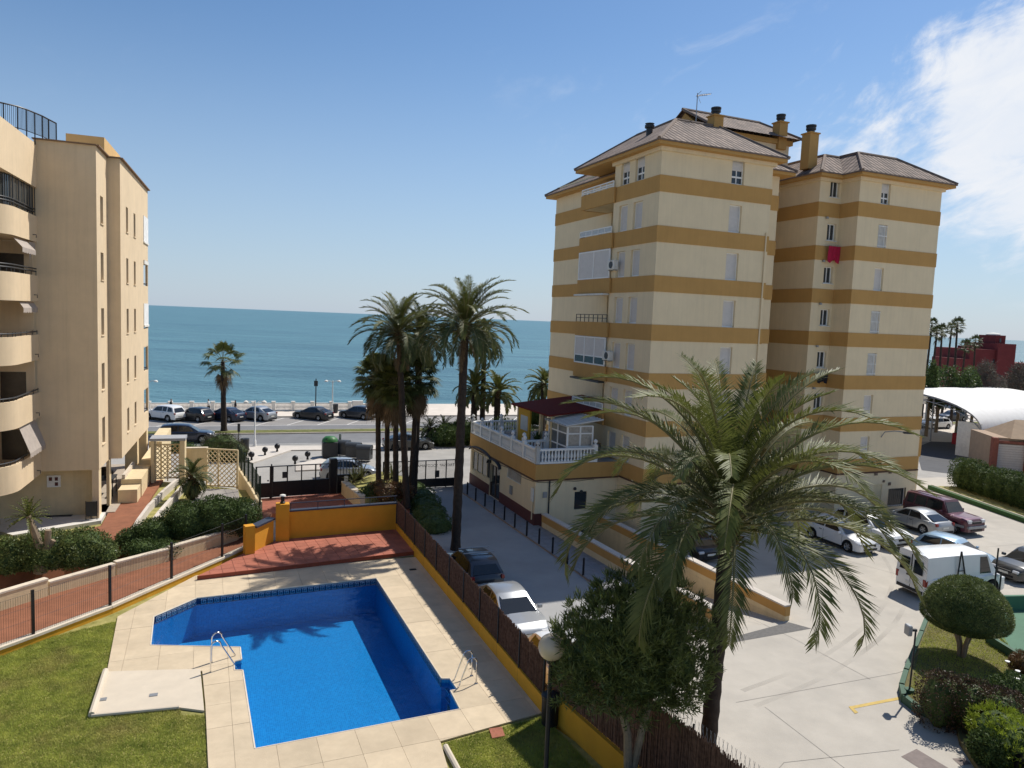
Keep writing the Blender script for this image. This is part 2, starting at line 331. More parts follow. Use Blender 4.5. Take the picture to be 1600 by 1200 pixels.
# ramp down to the garage between two walls
ra, rb = P(849, 826), P(1119, 987)                            # outer wall line, far to near
rd = (rb - ra).normalized(); rn = Vector((-rd.y, rd.x, 0))
if rn.x < 0: rn = -rn
rc = P(1226, 971); ramp_w = (rc - rb).dot(rn); r_in = (rc - rb).dot(rd)
ramp = [ra + rn * .13, ra + rn * ramp_w, rc, rb + rn * .13]
big = 900
coast = [rp(-big, 7.0), rp(56, 7.0), rp(66, 70), rp(big, 70)]
land = [Vector((-big, -60, 0)), Vector((big, -60, 0)), coast[3], coast[2], coast[1], coast[0]]
sheet('ground', [land, pool, ramp], -0.03, mat('sandy_ground', (0.40, 0.35, 0.27), 0.95, 0.15, 0.4, 0.3, 20))
mb = MB()
for a, b in ((coast[0], coast[1]), (coast[1], coast[2]), (coast[2], coast[3])):
    mb.quad((a.x, a.y, -6), (b.x, b.y, -6), (b.x, b.y, -.03), (a.x, a.y, -.03))
mb.build('sea_wall', palepave, kind='structure')
# ---- sea
def sea_mat():
    mt = bpy.data.materials.new('sea_water'); mt.use_nodes = True; t = mt.node_tree; n = t.nodes; b = n['Principled BSDF']
    geo = n.new('ShaderNodeNewGeometry')
    def noise(scale, det, sx, sy, ang=-19.5):
        mp = n.new('ShaderNodeMapping'); mp.inputs['Rotation'].default_value = (0, 0, R(ang)); mp.inputs['Scale'].default_value = (sx, sy, 1)
        t.links.new(geo.outputs['Position'], mp.inputs['Vector']); q = n.new('ShaderNodeTexNoise'); q.inputs['Scale'].default_value = scale; q.inputs['Detail'].default_value = det; q.inputs['Roughness'].default_value = 0.6
        t.links.new(mp.outputs[0], q.inputs['Vector']); return q.outputs['Fac']
    big_ = noise(0.006, 4, 0.25, 1.6); mid = noise(0.08, 6, 0.22, 1.2); fine = noise(0.55, 5, 0.45, 1.0)
    rp_ = n.new('ShaderNodeValToRGB'); e = rp_.color_ramp.elements
    e[0].position = 0.35; e[0].color = (0.082, 0.185, 0.228, 1); e[1].position = 0.68; e[1].color = (0.108, 0.228, 0.26, 1)
    t.links.new(big_, rp_.inputs[0])
    rp2 = n.new('ShaderNodeValToRGB'); rp2.color_ramp.elements[0].position = 0.38; rp2.color_ramp.elements[1].position = 0.64
    rp2.color_ramp.elements[0].color = (0.72, 0.76, 0.8, 1); rp2.color_ramp.elements[1].color = (1.12, 1.1, 1.08, 1); t.links.new(mid, rp2.inputs[0])
    mx = n.new('ShaderNodeMix'); mx.data_type = 'RGBA'; mx.blend_type = 'MULTIPLY'; mx.inputs['Factor'].default_value = 1.0
    t.links.new(rp_.outputs[0], mx.inputs['A']); t.links.new(rp2.outputs[0], mx.inputs['B']); t.links.new(mx.outputs['Result'], b.inputs['Base Color'])
    b.inputs['Roughness'].default_value = 0.38; b.inputs['IOR'].default_value = 1.33; b.inputs['Specular IOR Level'].default_value = 0.22
    ad = n.new('ShaderNodeMath'); ad.operation = 'ADD'; t.links.new(mid, ad.inputs[0]); t.links.new(fine, ad.inputs[1])
    bp = n.new('ShaderNodeBump'); bp.inputs['Strength'].default_value = 1.0; bp.inputs['Distance'].default_value = 0.9
    t.links.new(ad.outputs[0], bp.inputs['Height']); t.links.new(bp.outputs[0], b.inputs['Normal']); return mt
mb = MB(); mb.quad(xy(rp(-60000, 4)) + (-4,), xy(rp(60000, 4)) + (-4,), xy(rp(60000, 45000)) + (-4,), xy(rp(-60000, 45000)) + (-4,))
mb.build('sea', sea_mat(), kind='structure')
# ---- seafront road
def strip(name, a0, a1, b0, b1, z, mt, thick=0.0, parent=None, kind='structure'):
    mb = MB(); poly = [xy(rp(a0, b0)), xy(rp(a1, b0)), xy(rp(a1, b1)), xy(rp(a0, b1))]
    if thick: mb.prism(poly, z - thick, z, False)
    else: mb.add([q + (z,) for q in poly], [(0, 1, 2, 3)])
    return mb.build(name, mt, parent, kind=kind)
road = strip('road', -300, 300, t_near, t_kerb, 0.0, asphalt)
strip('parking_bays', -300, 300, t_bay, t_kerb - .02, 0.004, mat('bay_asphalt', (0.25, 0.235, 0.22), 0.9, 0.1, 0.6, stain=0.2))
strip('promenade', -300, 300, t_kerb, 6.9, 0.13, mat('promenade_paving', (0.62, 0.55, 0.47), 0.9, 0.08, 0.8, stain=0.2), 0.16)
mb = MB()
for k in range(-40, 42): mb.add([xy(rp(k * 1.5 + a, b)) + (0.142,) for a, b in ((0, t_kerb + .02), (1.46, t_kerb + .02), (1.46, t_kerb + .2), (0, t_kerb + .2))], [(0, 1, 2, 3)])
mb.build('kerb', mat('kerb_stone', (0.36, 0.33, 0.29), 0.9, 0.15, 3), kind='structure')
med = strip('median', -300, 300, t_med0, t_med1, 0.13, coping, 0.15)
strip('median_grass', -300, 300, t_med0 + .18, t_med1 - .18, 0.15, mat('median_turf', (0.10, 0.115, 0.025), 0.95, 0.3, 2, 0.5, 30, rgb2=(0.14, 0.14, 0.04)), kind='stuff')
strip('lane_line', -300, 300, t_near + .45, t_near + .55, 0.004, whiteline)
strip('bay_line', -300, 300, t_bay - .08, t_bay + .06, 0.008, whiteline)
mb = MB()
for k in range(-14, 14):                                       # slanted bay markings
    a = k * 3.15 - 1.2
    q = [rp(a, t_bay), rp(a + .14, t_bay), rp(a + 3.2, t_kerb - .4), rp(a + 3.06, t_kerb - .4)]
    mb.add([xy(p) + (0.0085,) for p in q], [(0, 1, 2, 3)])
mb.build('bay_markings', whiteline, kind='structure')
# forecourt between road and gates
strip('forecourt', -120, 120, t_near - 22, t_near, 0.012, mat('forecourt_asphalt', (0.34, 0.325, 0.30), 0.92, 0.12, 0.7, 0.3, 40, stain=0.35), 0.0)
def pave(name, px, z, mt, thick=0.12):
    mb = MB(); mb.prism([xy(P(x, y, z)) for x, y in px], z - thick, z, False); return mb.build(name, mt, kind='structure')
pave('pavement', [(372, 697), (600, 695.5), (600, 701.5), (455, 703), (395, 723), (380, 719)], 0.11, palepave, 0.10)
pave('pavement', [(462, 725), (500, 716), (516, 719), (505, 733), (462, 735)], 0.11, palepave, 0.10)
pave('pavement', [(200, 698), (372, 697), (372, 704), (200, 706)], 0.11, palepave, 0.10)
# ---- street, alley and car park: one concrete sheet
street = [Vector((2.0, -20, 0)), Vector((70, -20, 0)), Vector((75, 66, 0)), P(1452, 700) + Vector((6, 16, 0)), P(724, 757), P(640, 761), P(600, 800), P(700, 1000)]
sheet('street', [street, ramp], 0.008, concrete)
mb = MB()                                                     # saw-cut joints of the concrete
def jl(a, b, wd=0.018):
    a = P(*a); b = P(*b); d = (b - a).normalized(); q = Vector((-d.y, d.x, 0)) * wd / 2
    mb.add([xy(p) + (0.013,) for p in (a - q, b - q, b + q, a + q)], [(0, 1, 2, 3)])
for a, b in (((1150, 1098), (1402, 1052)), ((1240, 998), (1360, 1062)), ((1195, 1105), (1325, 1205)), ((1225, 1192), (1405, 1172)), ((1402, 1052), (1440, 1040)), ((1240, 998), (1170, 965)),
             ((1475, 770), (1600, 800)), ((1540, 855), (1600, 850)), ((1300, 870), (1410, 900)), ((1165, 1260), (1225, 1192))): jl(a, b)
mb.build('concrete_joint', mat('joint_dark', (0.22, 0.205, 0.185), 0.95, 0.2, 5), kind='structure')
def poly_px(name, px, z, mt, kind='structure', **k):
    mb = MB(); mb.add([xy(P(x, y, z)) + (z,) for x, y in px], [tuple(range(len(px)))]); return mb.build(name, mt, kind=kind, fixn=False, **k)
def mark_mat():
    mt = mat('tyre_mark', (0.26, 0.24, 0.215), 0.9, 0.1, 2); t = mt.node_tree; n = t.nodes; b = n['Principled BSDF']; tc = n.new('ShaderNodeTexCoord'); q = n.new('ShaderNodeTexNoise'); q.inputs['Scale'].default_value = 0.45; q.inputs['Detail'].default_value = 3; t.links.new(tc.outputs['Object'], q.inputs['Vector'])
    r_ = n.new('ShaderNodeMapRange'); r_.inputs['From Min'].default_value = 0.4; r_.inputs['From Max'].default_value = 0.8; r_.inputs['To Max'].default_value = 0.26; t.links.new(q.outputs['Fac'], r_.inputs['Value']); t.links.new(r_.outputs[0], b.inputs['Alpha']); return mt
mkm = mark_mat()
def mark(pts, wd, z):
    mb = MB(); ps = [P(*p) for p in pts]; fine = []
    for i in range(len(ps) - 1):
        p0, p1, p2, p3 = ps[max(i - 1, 0)], ps[i], ps[i + 1], ps[min(i + 2, len(ps) - 1)]
        for k in range(8): t = k / 8; fine.append(.5 * ((2 * p1) + (p2 - p0) * t + (2 * p0 - 5 * p1 + 4 * p2 - p3) * t * t + (3 * p1 - p0 - 3 * p2 + p3) * t ** 3))
    fine.append(ps[-1]); vs = []
    for i, p in enumerate(fine): d = (fine[min(i + 1, len(fine) - 1)] - fine[max(i - 1, 0)]).normalized(); q = Vector((-d.y, d.x, 0)) * wd / 2; vs += [xy(p - q) + (z,), xy(p + q) + (z,)]
    mb.add(vs, [(2 * i, 2 * i + 1, 2 * i + 3, 2 * i + 2) for i in range(len(fine) - 1)]); mb.build('tyre_mark', mkm, kind='structure')
mark([(1160, 1080), (1280, 1030), (1370, 960), (1395, 905), (1380, 870)], .2, .016); mark([(1180, 1104), (1305, 1048), (1396, 976), (1420, 915), (1400, 876)], .2, .0165)
for px in ([(1408, 1182), (1432, 1170), (1482, 1200), (1460, 1215)], [(1488, 1185), (1506, 1184), (1518, 1194), (1500, 1196)]):
    poly_px('manhole_cover', px, 0.014, mat('rusty_iron', (0.19, 0.155, 0.14), 0.8, 0.15, 5), None, label='flat rusty %s in the concrete, %s' % (('drain cover', 'the larger one at the bottom edge') if px[0][0] < 1450 else ('hatch', 'the smaller one near the hedge')), cat='manhole cover')
poly_px('yellow_marking', [(1326, 1104), (1329, 1108), (1411, 1092), (1409, 1088)], 0.015, yellowline)
poly_px('yellow_marking', [(1326, 1104), (1330, 1103), (1341, 1113), (1336, 1115)], 0.019, yellowline)
poly_px('ramp_grate', [(1128, 1000), (1232, 972), (1268, 982), (1150, 1003)], 0.014, mat('iron_grating', (0.12, 0.115, 0.11), 0.8, 0.2, 8))
sheet('alley', [[P(x, y) for x, y in ((640, 762), (722, 760), (880, 880), (985, 960), (1000, 1010), (930, 1075), (846, 1113), (700, 950), (612, 836))]], 0.0145, alley_shade_mat)  # darker sheet over the street concrete, painting in the alley's shade
# alley pavement of grey pavers beside the annexe and ramp wall
pv = [P(731, 756), P(842, 824), P(849, 827), P(1119, 988), P(1030, 990), P(880, 880), P(722, 771)]
mb = MB(); mb.prism([xy(p) for p in pv], 0.0, 0.10, False); sw = mb.build('alley_pavement', grout, kind='structure')
pieces('paving_stone', [[xy(p) for p in pv]], 0.112, V22, -U22, pv[0], 0.62, 0.62, 0.02, 0.04, paver, sw, 0.003, minarea=.03)
# ramp
mb = MB(); L = (rb - ra).length; dep = 2.3
pts = [(ra + rn * .13, -dep), (ra + rn * ramp_w, -dep), (rc, -.02), (rb + rn * .13, -.02)]
mb.add([xy(p) + (z,) for p, z in pts], [(0, 1, 2, 3)]); mb.build('garage_ramp', concrete, kind='structure')
mb = MB(); e0, e1 = ra + rn * .1 - rd * .02, ra + rn * (ramp_w + .1) - rd * .02; mb.quad((e0.x, e0.y, -dep - .1), (e1.x, e1.y, -dep - .1), (e1.x, e1.y, .06), (e0.x, e0.y, .06)); gr = mb.build('ramp_end_wall', palecream, kind='structure')
mb = MB(); c_ = (e0 + e1) / 2 + rd * .04
for k in range(9): mb.box((c_.x, c_.y, -dep + .12 + k * .22), (ramp_w * .8, .05, .2), math.atan2(rn.y, rn.x))
mb.build('garage_door', darkgrey, gr)
def wall(name, pts, z0, z1, th, mt, parent=None, cap=None, capm=None, capw=0.06, band=None, bandm=None, **k):
    """upright wall along a polyline; optional band under the top and coping on it"""
    root = empty(name, (pts[0][0], pts[0][1], 0), 0, **k) if parent is None else parent
    o = Vector((pts[0][0], pts[0][1], 0)) if parent is None else Vector((0, 0, 0))
    for a, b in zip(pts[:-1], pts[1:]):
        a = Vector((a[0], a[1], 0)) - o; b = Vector((b[0], b[1], 0)) - o; d = (b - a).normalized(); q = Vector((-d.y, d.x, 0)) * th / 2
        MB().prism([xy(a - q), xy(b - q), xy(b + q), xy(a + q)], z0, z1, True).build('wall_body', mt, root)
        if band: q2 = q * (1 + .03 / th); MB().prism([xy(a - q2 - d * .01), xy(b - q2 + d * .01), xy(b + q2 + d * .01), xy(a + q2 - d * .01)], z1 - band, z1 + .002, True).build('painted_band', bandm, root)
        if cap:
            q2 = q + q.normalized() * capw; n = max(1, round((b - a).length / 1.2)); 
            for i in range(n):
                s = a + (b - a) * (i / n) + d * .004; e = a + (b - a) * ((i + 1) / n) - d * .004
                MB().prism([xy(s - q2), xy(e - q2), xy(e + q2), xy(s + q2)], z1 + .003, z1 + cap, True).build('coping_stone', capm, root)
    return root
wall('ramp_wall', [ra, rb], -dep, .86, .25, palecream, cap=.07, capm=palepave, band=.42, bandm=ochre, label='low cream and ochre wall beside the bollards, outer side of the garage ramp', cat='wall')
wall('ramp_wall', [ra + rn * (ramp_w + .13), rc + rn * .13], -dep, .62, .25, palecream, cap=.07, capm=palepave, band=.40, bandm=ochre, label='cream and ochre wall on the car park side of the garage ramp', cat='wall')
# ================================================================== POOL GARDEN
garden = [P(1150, 1330, DZ), P(868, 1134, DZ), P(847, 1113, DZ), P(620, 836, DZ), P(450, 842, DZ), P(380, 866, DZ), P(172, 955, DZ), P(52, 1000, DZ), P(-200, 1075, DZ), Vector((-16, 1, 0)), Vector((9, 1, 0))]
lawnbase = sheet('lawn', [garden, pool], DZ - .06, soil)
deck_px = [(184, 963), (255, 926), (306, 899), (652, 870), (848, 1113), (688, 1158), (700, 1200), (735, 1300), (330, 1300), (321, 1100), (316, 1048), (167, 1050)]
deck = [P(x, y, DZ) for x, y in deck_px]
dk = sheet('pool_deck', [deck, pool], DZ - .03, mat('deck_mortar', (0.40, 0.33, 0.24), 0.95, 0.1, 5))
pu = (pool[6] - pool[1]); pu.z = 0; pu.normalize(); pr = Vector((pu.y, -pu.x, 0))
O = Vector((pool[1].x, pool[1].y, 0))
sh_px = [(167, 1048), (316, 1046), (321, 1112), (283, 1113), (281, 1105), (143, 1118)]
inner = [P(x, y, DZ) for x, y in [(316, 1049), (321, 1112), (283, 1113), (281, 1105), (150, 1117), (167, 1051)]]
pieces('deck_slab', [[xy(p) for p in deck], [xy(p) for p in pool]], DZ, pr, pu, O, 1.02, 1.24, 0.007, 0.045, slabm, dk, 0.0025, 0.0, 0.02)
# pool basin: walls, floor, tile frieze
blue = None
def pool_mat(wallv=False):
    mt = bpy.data.materials.new('blue_pool_mosaic'); mt.use_nodes = True; t = mt.node_tree; n = t.nodes; b = n['Principled BSDF']; b.inputs['Roughness'].default_value = 0.4
    g = n.new('ShaderNodeNewGeometry'); mp = n.new('ShaderNodeMapping'); mp.inputs['Rotation'].default_value = (0, 0, R(-22.5)); t.links.new(g.outputs['Position'], mp.inputs['Vector'])
    br = n.new('ShaderNodeTexBrick'); br.offset = 0; br.inputs['Scale'].default_value = 1.0; br.inputs['Brick Width'].default_value = 0.06; br.inputs['Row Height'].default_value = 0.06; br.inputs['Mortar Size'].default_value = 0.004; br.inputs['Bias'].default_value = -0.1
    br.inputs['Color1'].default_value = (0.008, 0.22, 0.46, 1); br.inputs['Color2'].default_value = (0.014, 0.32, 0.60, 1); br.inputs['Mortar'].default_value = (0.05, 0.36, 0.62, 1)
    t.links.new(mp.outputs[0], br.inputs['Vector']); t.links.new(br.outputs[0], b.inputs['Base Color'])
    if wallv:
        sx_ = n.new('ShaderNodeSeparateXYZ'); t.links.new(mp.outputs[0], sx_.inputs[0]); ad = n.new('ShaderNodeMath'); t.links.new(sx_.outputs[0], ad.inputs[0]); t.links.new(sx_.outputs[1], ad.inputs[1]); cb_ = n.new('ShaderNodeCombineXYZ'); t.links.new(ad.outputs[0], cb_.inputs[0]); t.links.new(sx_.outputs[2], cb_.inputs[1]); t.links.new(cb_.outputs[0], br.inputs['Vector'])
    return mt
blue = pool_mat(); bluew = pool_mat(True)
floor_z = DZ - 1.55
basin = empty('swimming_pool', xy(sum(pool, Vector()) / len(pool)) + (floor_z,), 0, 'blue mosaic swimming pool with a slanted far corner, set in pale slabs', 'pool'); bo = basin.location.copy()
bm = flat_bm([[xy(p) for p in pool]], floor_z); me = bpy.data.meshes.new('pool_floor'); bm.to_mesh(me); bm.free()
obj('pool_floor', me, blue, basin, loc=-bo)
mb = MB(); n = len(pool)
for i in range(n):
    a, b = pool[i], pool[(i + 1) % n]; mb.quad((a.x, a.y, floor_z), (b.x, b.y, floor_z), (b.x, b.y, DZ - .031), (a.x, a.y, DZ - .031))
mb.build('pool_wall', bluew, basin, loc=-bo)
# white bullnose lip round the water
cen = sum(pool, Vector()) / n
mb = MB()
for i in range(n):
    a, b = pool[i], pool[(i + 1) % n]; mb.tube([(a.x, a.y, DZ - .012), (b.x, b.y, DZ - .012)], .028, 6)
mb.build('pool_lip', coping, basin, loc=-bo)
# greek-key frieze along the far sides: small pale tiles on dark
tilem = mat('frieze_tile', (0.35, 0.42, 0.5), 0.4, 0.1, 8); dkb = mat('frieze_ground', (0.012, 0.03, 0.09), 0.35, 0.2, 6)
key = ["1111111", "0000001", "0111101", "0100101", "0101101", "0100001", "0111111"]
mb = MB(); mg = MB()
for i in (6, 7, 5):
    a, b = pool[i], pool[(i + 1) % n]; d = (b - a); Lw = d.length; d.normalize(); q = Vector((-d.y, d.x, 0)); q = q if (cen - a).dot(q) > 0 else -q
    o = a + q * .012
    mg.quad(*[(v.x, v.y, z) for v, z in ((o, DZ - .30), (o + d * Lw, DZ - .30), (o + d * Lw, DZ - .045), (o, DZ - .045))])
    s = .03; nk = int(Lw / (8 * s))
    for k in range(nk):
        for r_, row in enumerate(key):
            for c_, ch in enumerate(row):
                if ch == '1':
                    p0 = a + q * .018 + d * (k * 8 + c_) * s; p1 = p0 + d * s * .96; zt = DZ - .055 - r_ * s
                    mb.quad((p0.x, p0.y, zt - s), (p1.x, p1.y, zt - s), (p1.x, p1.y, zt), (p0.x, p0.y, zt))
mg.build('frieze_backing', dkb, basin, loc=-bo); mb.build('greek_key_frieze', tilem, basin, loc=-bo, kind='stuff')
def water_mat():
    mt = bpy.data.materials.new('pool_water'); mt.use_nodes = True; t = mt.node_tree; n = t.nodes; n.remove(n['Principled BSDF'])
    g = n.new('ShaderNodeNewGeometry'); nz = n.new('ShaderNodeTexNoise'); nz.inputs['Scale'].default_value = 2.4; nz.inputs['Detail'].default_value = 5; t.links.new(g.outputs['Position'], nz.inputs['Vector'])
    bp = n.new('ShaderNodeBump'); bp.inputs['Strength'].default_value = 0.6; bp.inputs['Distance'].default_value = 0.03; t.links.new(nz.outputs['Fac'], bp.inputs['Height'])
    tr = n.new('ShaderNodeBsdfTransparent'); tr.inputs[0].default_value = (0.60, 0.80, 0.93, 1)
    gl = n.new('ShaderNodeBsdfGlossy'); gl.inputs['Roughness'].default_value = 0.02; t.links.new(bp.outputs[0], gl.inputs['Normal'])
    fr = n.new('ShaderNodeFresnel'); fr.inputs['IOR'].default_value = 1.33; t.links.new(bp.outputs[0], fr.inputs['Normal'])
    ms = n.new('ShaderNodeMixShader'); t.links.new(fr.outputs[0], ms.inputs[0]); t.links.new(tr.outputs[0], ms.inputs[1]); t.links.new(gl.outputs[0], ms.inputs[2])
    t.links.new(ms.outputs[0], n['Material Output'].inputs[0]); return mt
bm = flat_bm([[xy(p) for p in pool]], DZ - .14); me = bpy.data.meshes.new('pool_water'); bm.to_mesh(me); bm.free()
obj('pool_water', me, water_mat(), kind='structure')
# shower base on the lawn
sh = [P(x, y, DZ + .05) for x, y in [(165, 1047), (313, 1043), (319, 1108), (280, 1103), (143, 1116)]]
so = Vector((sh[0].x, sh[0].y, 0))
srt = empty('shower_base', (so.x, so.y, DZ - .05), 0, 'pale concrete shower base with two small drains beside the lawn', 'shower base')
def rel(p, z=0): return (p.x - so.x, p.y - so.y)
MB().prism([rel(p) for p in sh], 0.0, .06, True).build('basin', showerm, srt)
a, b = Vector((*rel(sh[0]), 0)), Vector((*rel(sh[4]), 0)); MB().tube([a + Vector((0, 0, .08)), b + Vector((0, 0, .08))], .09, 8).build('raised_edge', showerm, srt)
a, b = Vector((*rel(sh[4]), 0)), Vector((*rel(sh[3]), 0)); MB().tube([a + Vector((0, 0, .06)), b + Vector((0, 0, .06))], .05, 8).build('raised_edge', showerm, srt)
for px in ((240, 1084), (160, 1091)):
    q = P(*px, DZ + .05) - so; MB().box((q.x, q.y, .068), (.22, .16, .02), R(20)).build('drain', grey, srt)
MB().prism([xy(P(x, y, DZ) - P(765, 1141, DZ)) for x, y in ((764, 1140), (784, 1137), (789, 1151), (769, 1155))], 0, .03).build('stepping_tile', tile, loc=P(765, 1141, DZ - .04), label='loose terracotta tile on the lawn by the deck corner', cat='tile')
q = P(696, 1167, DZ); MB().tube([(0, 0, .06), tuple(P(722, 1215, DZ) - q + Vector((0, 0, .06)))], .08, 8).build('concrete_edging', showerm, loc=q - Vector((0, 0, .05)), label='white rounded edging at the bottom of the frame by the lawn', cat='edging')
q = P(645, 890, DZ); MB().box((0, 0, .006), (.3, .2, .012), R(20)).build('deck_drain', black, loc=q + Vector((0, 0, .003)), label='small dark drain grate in the deck near the fence', cat='drain')
# ---- raised terrace of red tiles
TZ = DZ + .17
ter_px = [(308, 900), (649, 861), (617, 826), (450, 841), (424, 845), (384, 863)]
ter = [P(x, y, TZ) for x, y in ter_px]
mb = MB(); mb.prism([xy(p) for p in ter], DZ - .1, TZ - .02, False); tr_ = mb.build('terrace', grout, kind='structure')
td = (ter[1] - ter[0]); td.z = 0; td.normalize(); tn = Vector((-td.y, td.x, 0))
pieces('terracotta_tile', [[xy(p) for p in ter]], TZ, td, tn, Vector((ter[0].x, ter[0].y, 0)), .50, .50, .016, .03, tile, tr_, .0015, minarea=.01)
Lr = (ter[1] - ter[0]).length; nr = int(Lr / .5); o = Vector((ter[0].x, ter[0].y, 0))
for i in range(nr):
    c = o + td * (i + .5) * Lr / nr - tn * .012
    MB().box((c.x, c.y, DZ + .078), (Lr / nr - .008, .03, .155), math.atan2(td.y, td.x)).build('riser_tile', tileedge, tr_)
    MB().box((c.x + tn.x * -.012, c.y + tn.y * -.012, TZ - .006), (Lr / nr - .008, .05, .03), math.atan2(td.y, td.x)).build('nosing_tile', tileedge, tr_)
# ---- driveway beyond, down to the gate
GZ = 0.35
drv = [P(405, 800, GZ), P(640, 822, GZ), P(640, 770, GZ), P(545, 768, GZ), P(395, 780, GZ)]
dw = MB().prism([xy(p) for p in drv], -.02, GZ, False).build('driveway', mat('driveway_brick', (0.30, 0.105, 0.065), 0.9, 0.2, 2.5, 0.4, 30, stain=0.3), kind='structure')
# ---- orange wall, pillars, blue-black copings and rail
ow = empty('orange_wall', P(450, 842, TZ), 0, 'bright orange garden wall with dark coping behind the red terrace', 'wall'); wo = ow.location.copy()
WT = 2.42
pa, pb = P(450, 841, TZ), P(619, 826, TZ)
dark = mat('blue_black_coping', (0.035, 0.04, 0.06), 0.5, 0.15, 5)
def seg(a, b, z0, z1, th, mt, nm, root, o, ext=0):
    a = Vector((a[0], a[1], 0)); b = Vector((b[0], b[1], 0)); d = (b - a).normalized(); a = a - d * ext; b = b + d * ext; q = Vector((-d.y, d.x, 0)) * th / 2
    return MB().prism([xy(p - o) for p in (a - q, b - q, b + q, a + q)], (lambda _: z0 - o.z) if not callable(z0) else z0, z1 - o.z, True).build(nm, mt, root)
seg(pa, pb, DZ - .1, WT, .2, orange, 'wall_body', ow, wo)
seg(pa, pb, WT + .002, WT + .07, .3, dark, 'coping', ow, wo)
mbr = MB(); a3, b3 = Vector((pa.x, pa.y, WT + .4)) - wo, Vector((pb.x, pb.y, WT + .4)) - wo
mbr.tube([a3, b3], .025, 6)
for k in range(5): q = a3.lerp(b3, k / 4 * .96 + .02); mbr.tube([q, q - Vector((0, 0, .34))], .018, 6)
mbr.build('handrail', dark, ow)
q1, q2, q3 = P(441, 843, TZ), P(395, 861, TZ), P(424, 846, TZ)
MB().box(tuple(Vector((q1.x, q1.y, (DZ + WT + .45) / 2)) - wo), (.62, .5, WT + .45 - DZ), R(20)).build('pillar', orange, ow)
seg(q3, q2, DZ - .1, WT - .25, .22, orange, 'wall_body', ow, wo)
seg(q3, q2, WT - .248, WT - .16, .42, dark, 'coping', ow, wo)
e = P(389, 864, TZ); MB().box(tuple(Vector((e.x, e.y, (DZ - .1 + WT - .05) / 2)) - wo), (.42, .4, WT + .05 - DZ), R(35)).build('pillar', orange, ow)
lp = Vector((q1.x, q1.y, WT + .452)); lt = empty('pillar_lantern', lp, 0, 'small black lantern with a pale cap on the orange pillar', 'lantern')
MB().lathe([(.0, 0), (.12, 0), (.13, .06), (.09, .1), (.1, .36), (0, .36)], n=10).build('body', black, lt); MB().lathe([(.0, .362), (.15, .362), (.13, .42), (0, .46)], n=10).build('cap', offwhite, lt)
# ---- reed fence on its yellow wall: two runs
def reed_run(root, a, b, z0, z1, o, postn):
    a = Vector((a.x, a.y, 0)) - o; b = Vector((b.x, b.y, 0)) - o; d = b - a; L = d.length; d.normalize(); q = Vector((-d.y, d.x, 0))
    mb = MB(); k = int(L / .022); z0 -= o.z; z1 -= o.z
    for i in range(k):
        s = a + d * (i + .5) * L / k + q * random.uniform(-.012, .012); h = z1 + random.uniform(-.05, .06); tl = d * random.uniform(-.02, .02); r = random.uniform(.009, .014)
        e1 = d * r; e2 = q * r
        vs = [s - e1 - e2, s + e1 - e2, s + e2 * 1.2]; vs = [v + Vector((0, 0, z0 + random.uniform(-.03, .05))) for v in vs] + [v + tl + Vector((0, 0, h)) for v in vs]
        mb.add(vs, [(0, 1, 4, 3), (1, 2, 5, 4), (2, 0, 3, 5), (3, 4, 5)])
    mb.quad(a + Vector((0, 0, z0)), b + Vector((0, 0, z0)), b + Vector((0, 0, z1 - .06)), a + Vector((0, 0, z1 - .06)))
    mb.build('reed_screen', reed, root, kind='stuff')
    for i in range(postn + 1):
        c = a + d * L * i / postn + q * .05; MB().tube([c + Vector((0, 0, z0 - .1)), c + Vector((0, 0, z1 + .1))], .025, 6).build('post', darkgrey, root)
fa, fb = P(846, 1113, DZ), P(618, 832, DZ); FZ0, FZ1 = DZ + .48, 3.42
yellow = mat('yellow_wall_paint', (0.60, 0.30, 0.022), 0.85, 0.08, 1.5, 0.25, 50, stain=0.3, stain_rgb=(0.45, 0.22, 0.03))
rf = empty('reed_fence', fa, 0, 'long brown reed fence on a low yellow wall between pool and alley', 'fence'); fo = fa.copy()
dd = (fb - fa).normalized(); qq = Vector((dd.y, -dd.x, 0)); sft = qq * .12
seg(fa + sft, fb + sft, -.02, FZ0, .24, yellow, 'wall_body', rf, fo)
reed_run(rf, fa + sft * .6, fb + sft * .6, FZ0 + .003, FZ1, fo, 10)
ga, gb = P(869, 1132, DZ - .05), P(1160, 1420, DZ - .05)
ga2 = Vector((1.5, 20.1, 0)); gb2 = Vector((7.0, 10.2, 0))
rf2 = empty('reed_fence', (ga2.x, ga2.y, 0), 0, 'nearer run of reed fence behind the oleander, on a yellow wall', 'fence'); fo2 = rf2.location.copy()
seg(ga2, gb2, -.02, 1.6, .24, yellow, 'wall_body', rf2, fo2)
reed_run(rf2, ga2, gb2, 1.603, 3.42, fo2, 6)
mbw = MB(); d2 = (gb2 - ga2); L2 = d2.length; d2.normalize()
for i in range(int(L2 / .12)):
    s = ga2 + d2 * (i * .12) - fo2 + Vector((d2.y, -d2.x, 0)) * -.09
    mbw.tube([s + Vector((0, 0, 1.7)), s + d2 * .4 + Vector((0, 0, 3.62))], .004, 3, False); mbw.tube([s + d2 * .4 + Vector((0, 0, 1.7)), s + Vector((0, 0, 3.62))], .004, 3, False)
mbw.build('chain_link', grey, rf2, kind='stuff')
# bin by the wall end
bn = MB(); bn.lathe([(0, 0), (.23, 0), (.25, .78), (.27, .8), (.27, .86), (.22, .9), (0, .92)], n=14); bn.build('waste_bin', black, loc=P(852, 1125, DZ) + Vector((.12, -.1, -.05)), label='black round waste bin behind the lamp post against the yellow wall', cat='waste bin')
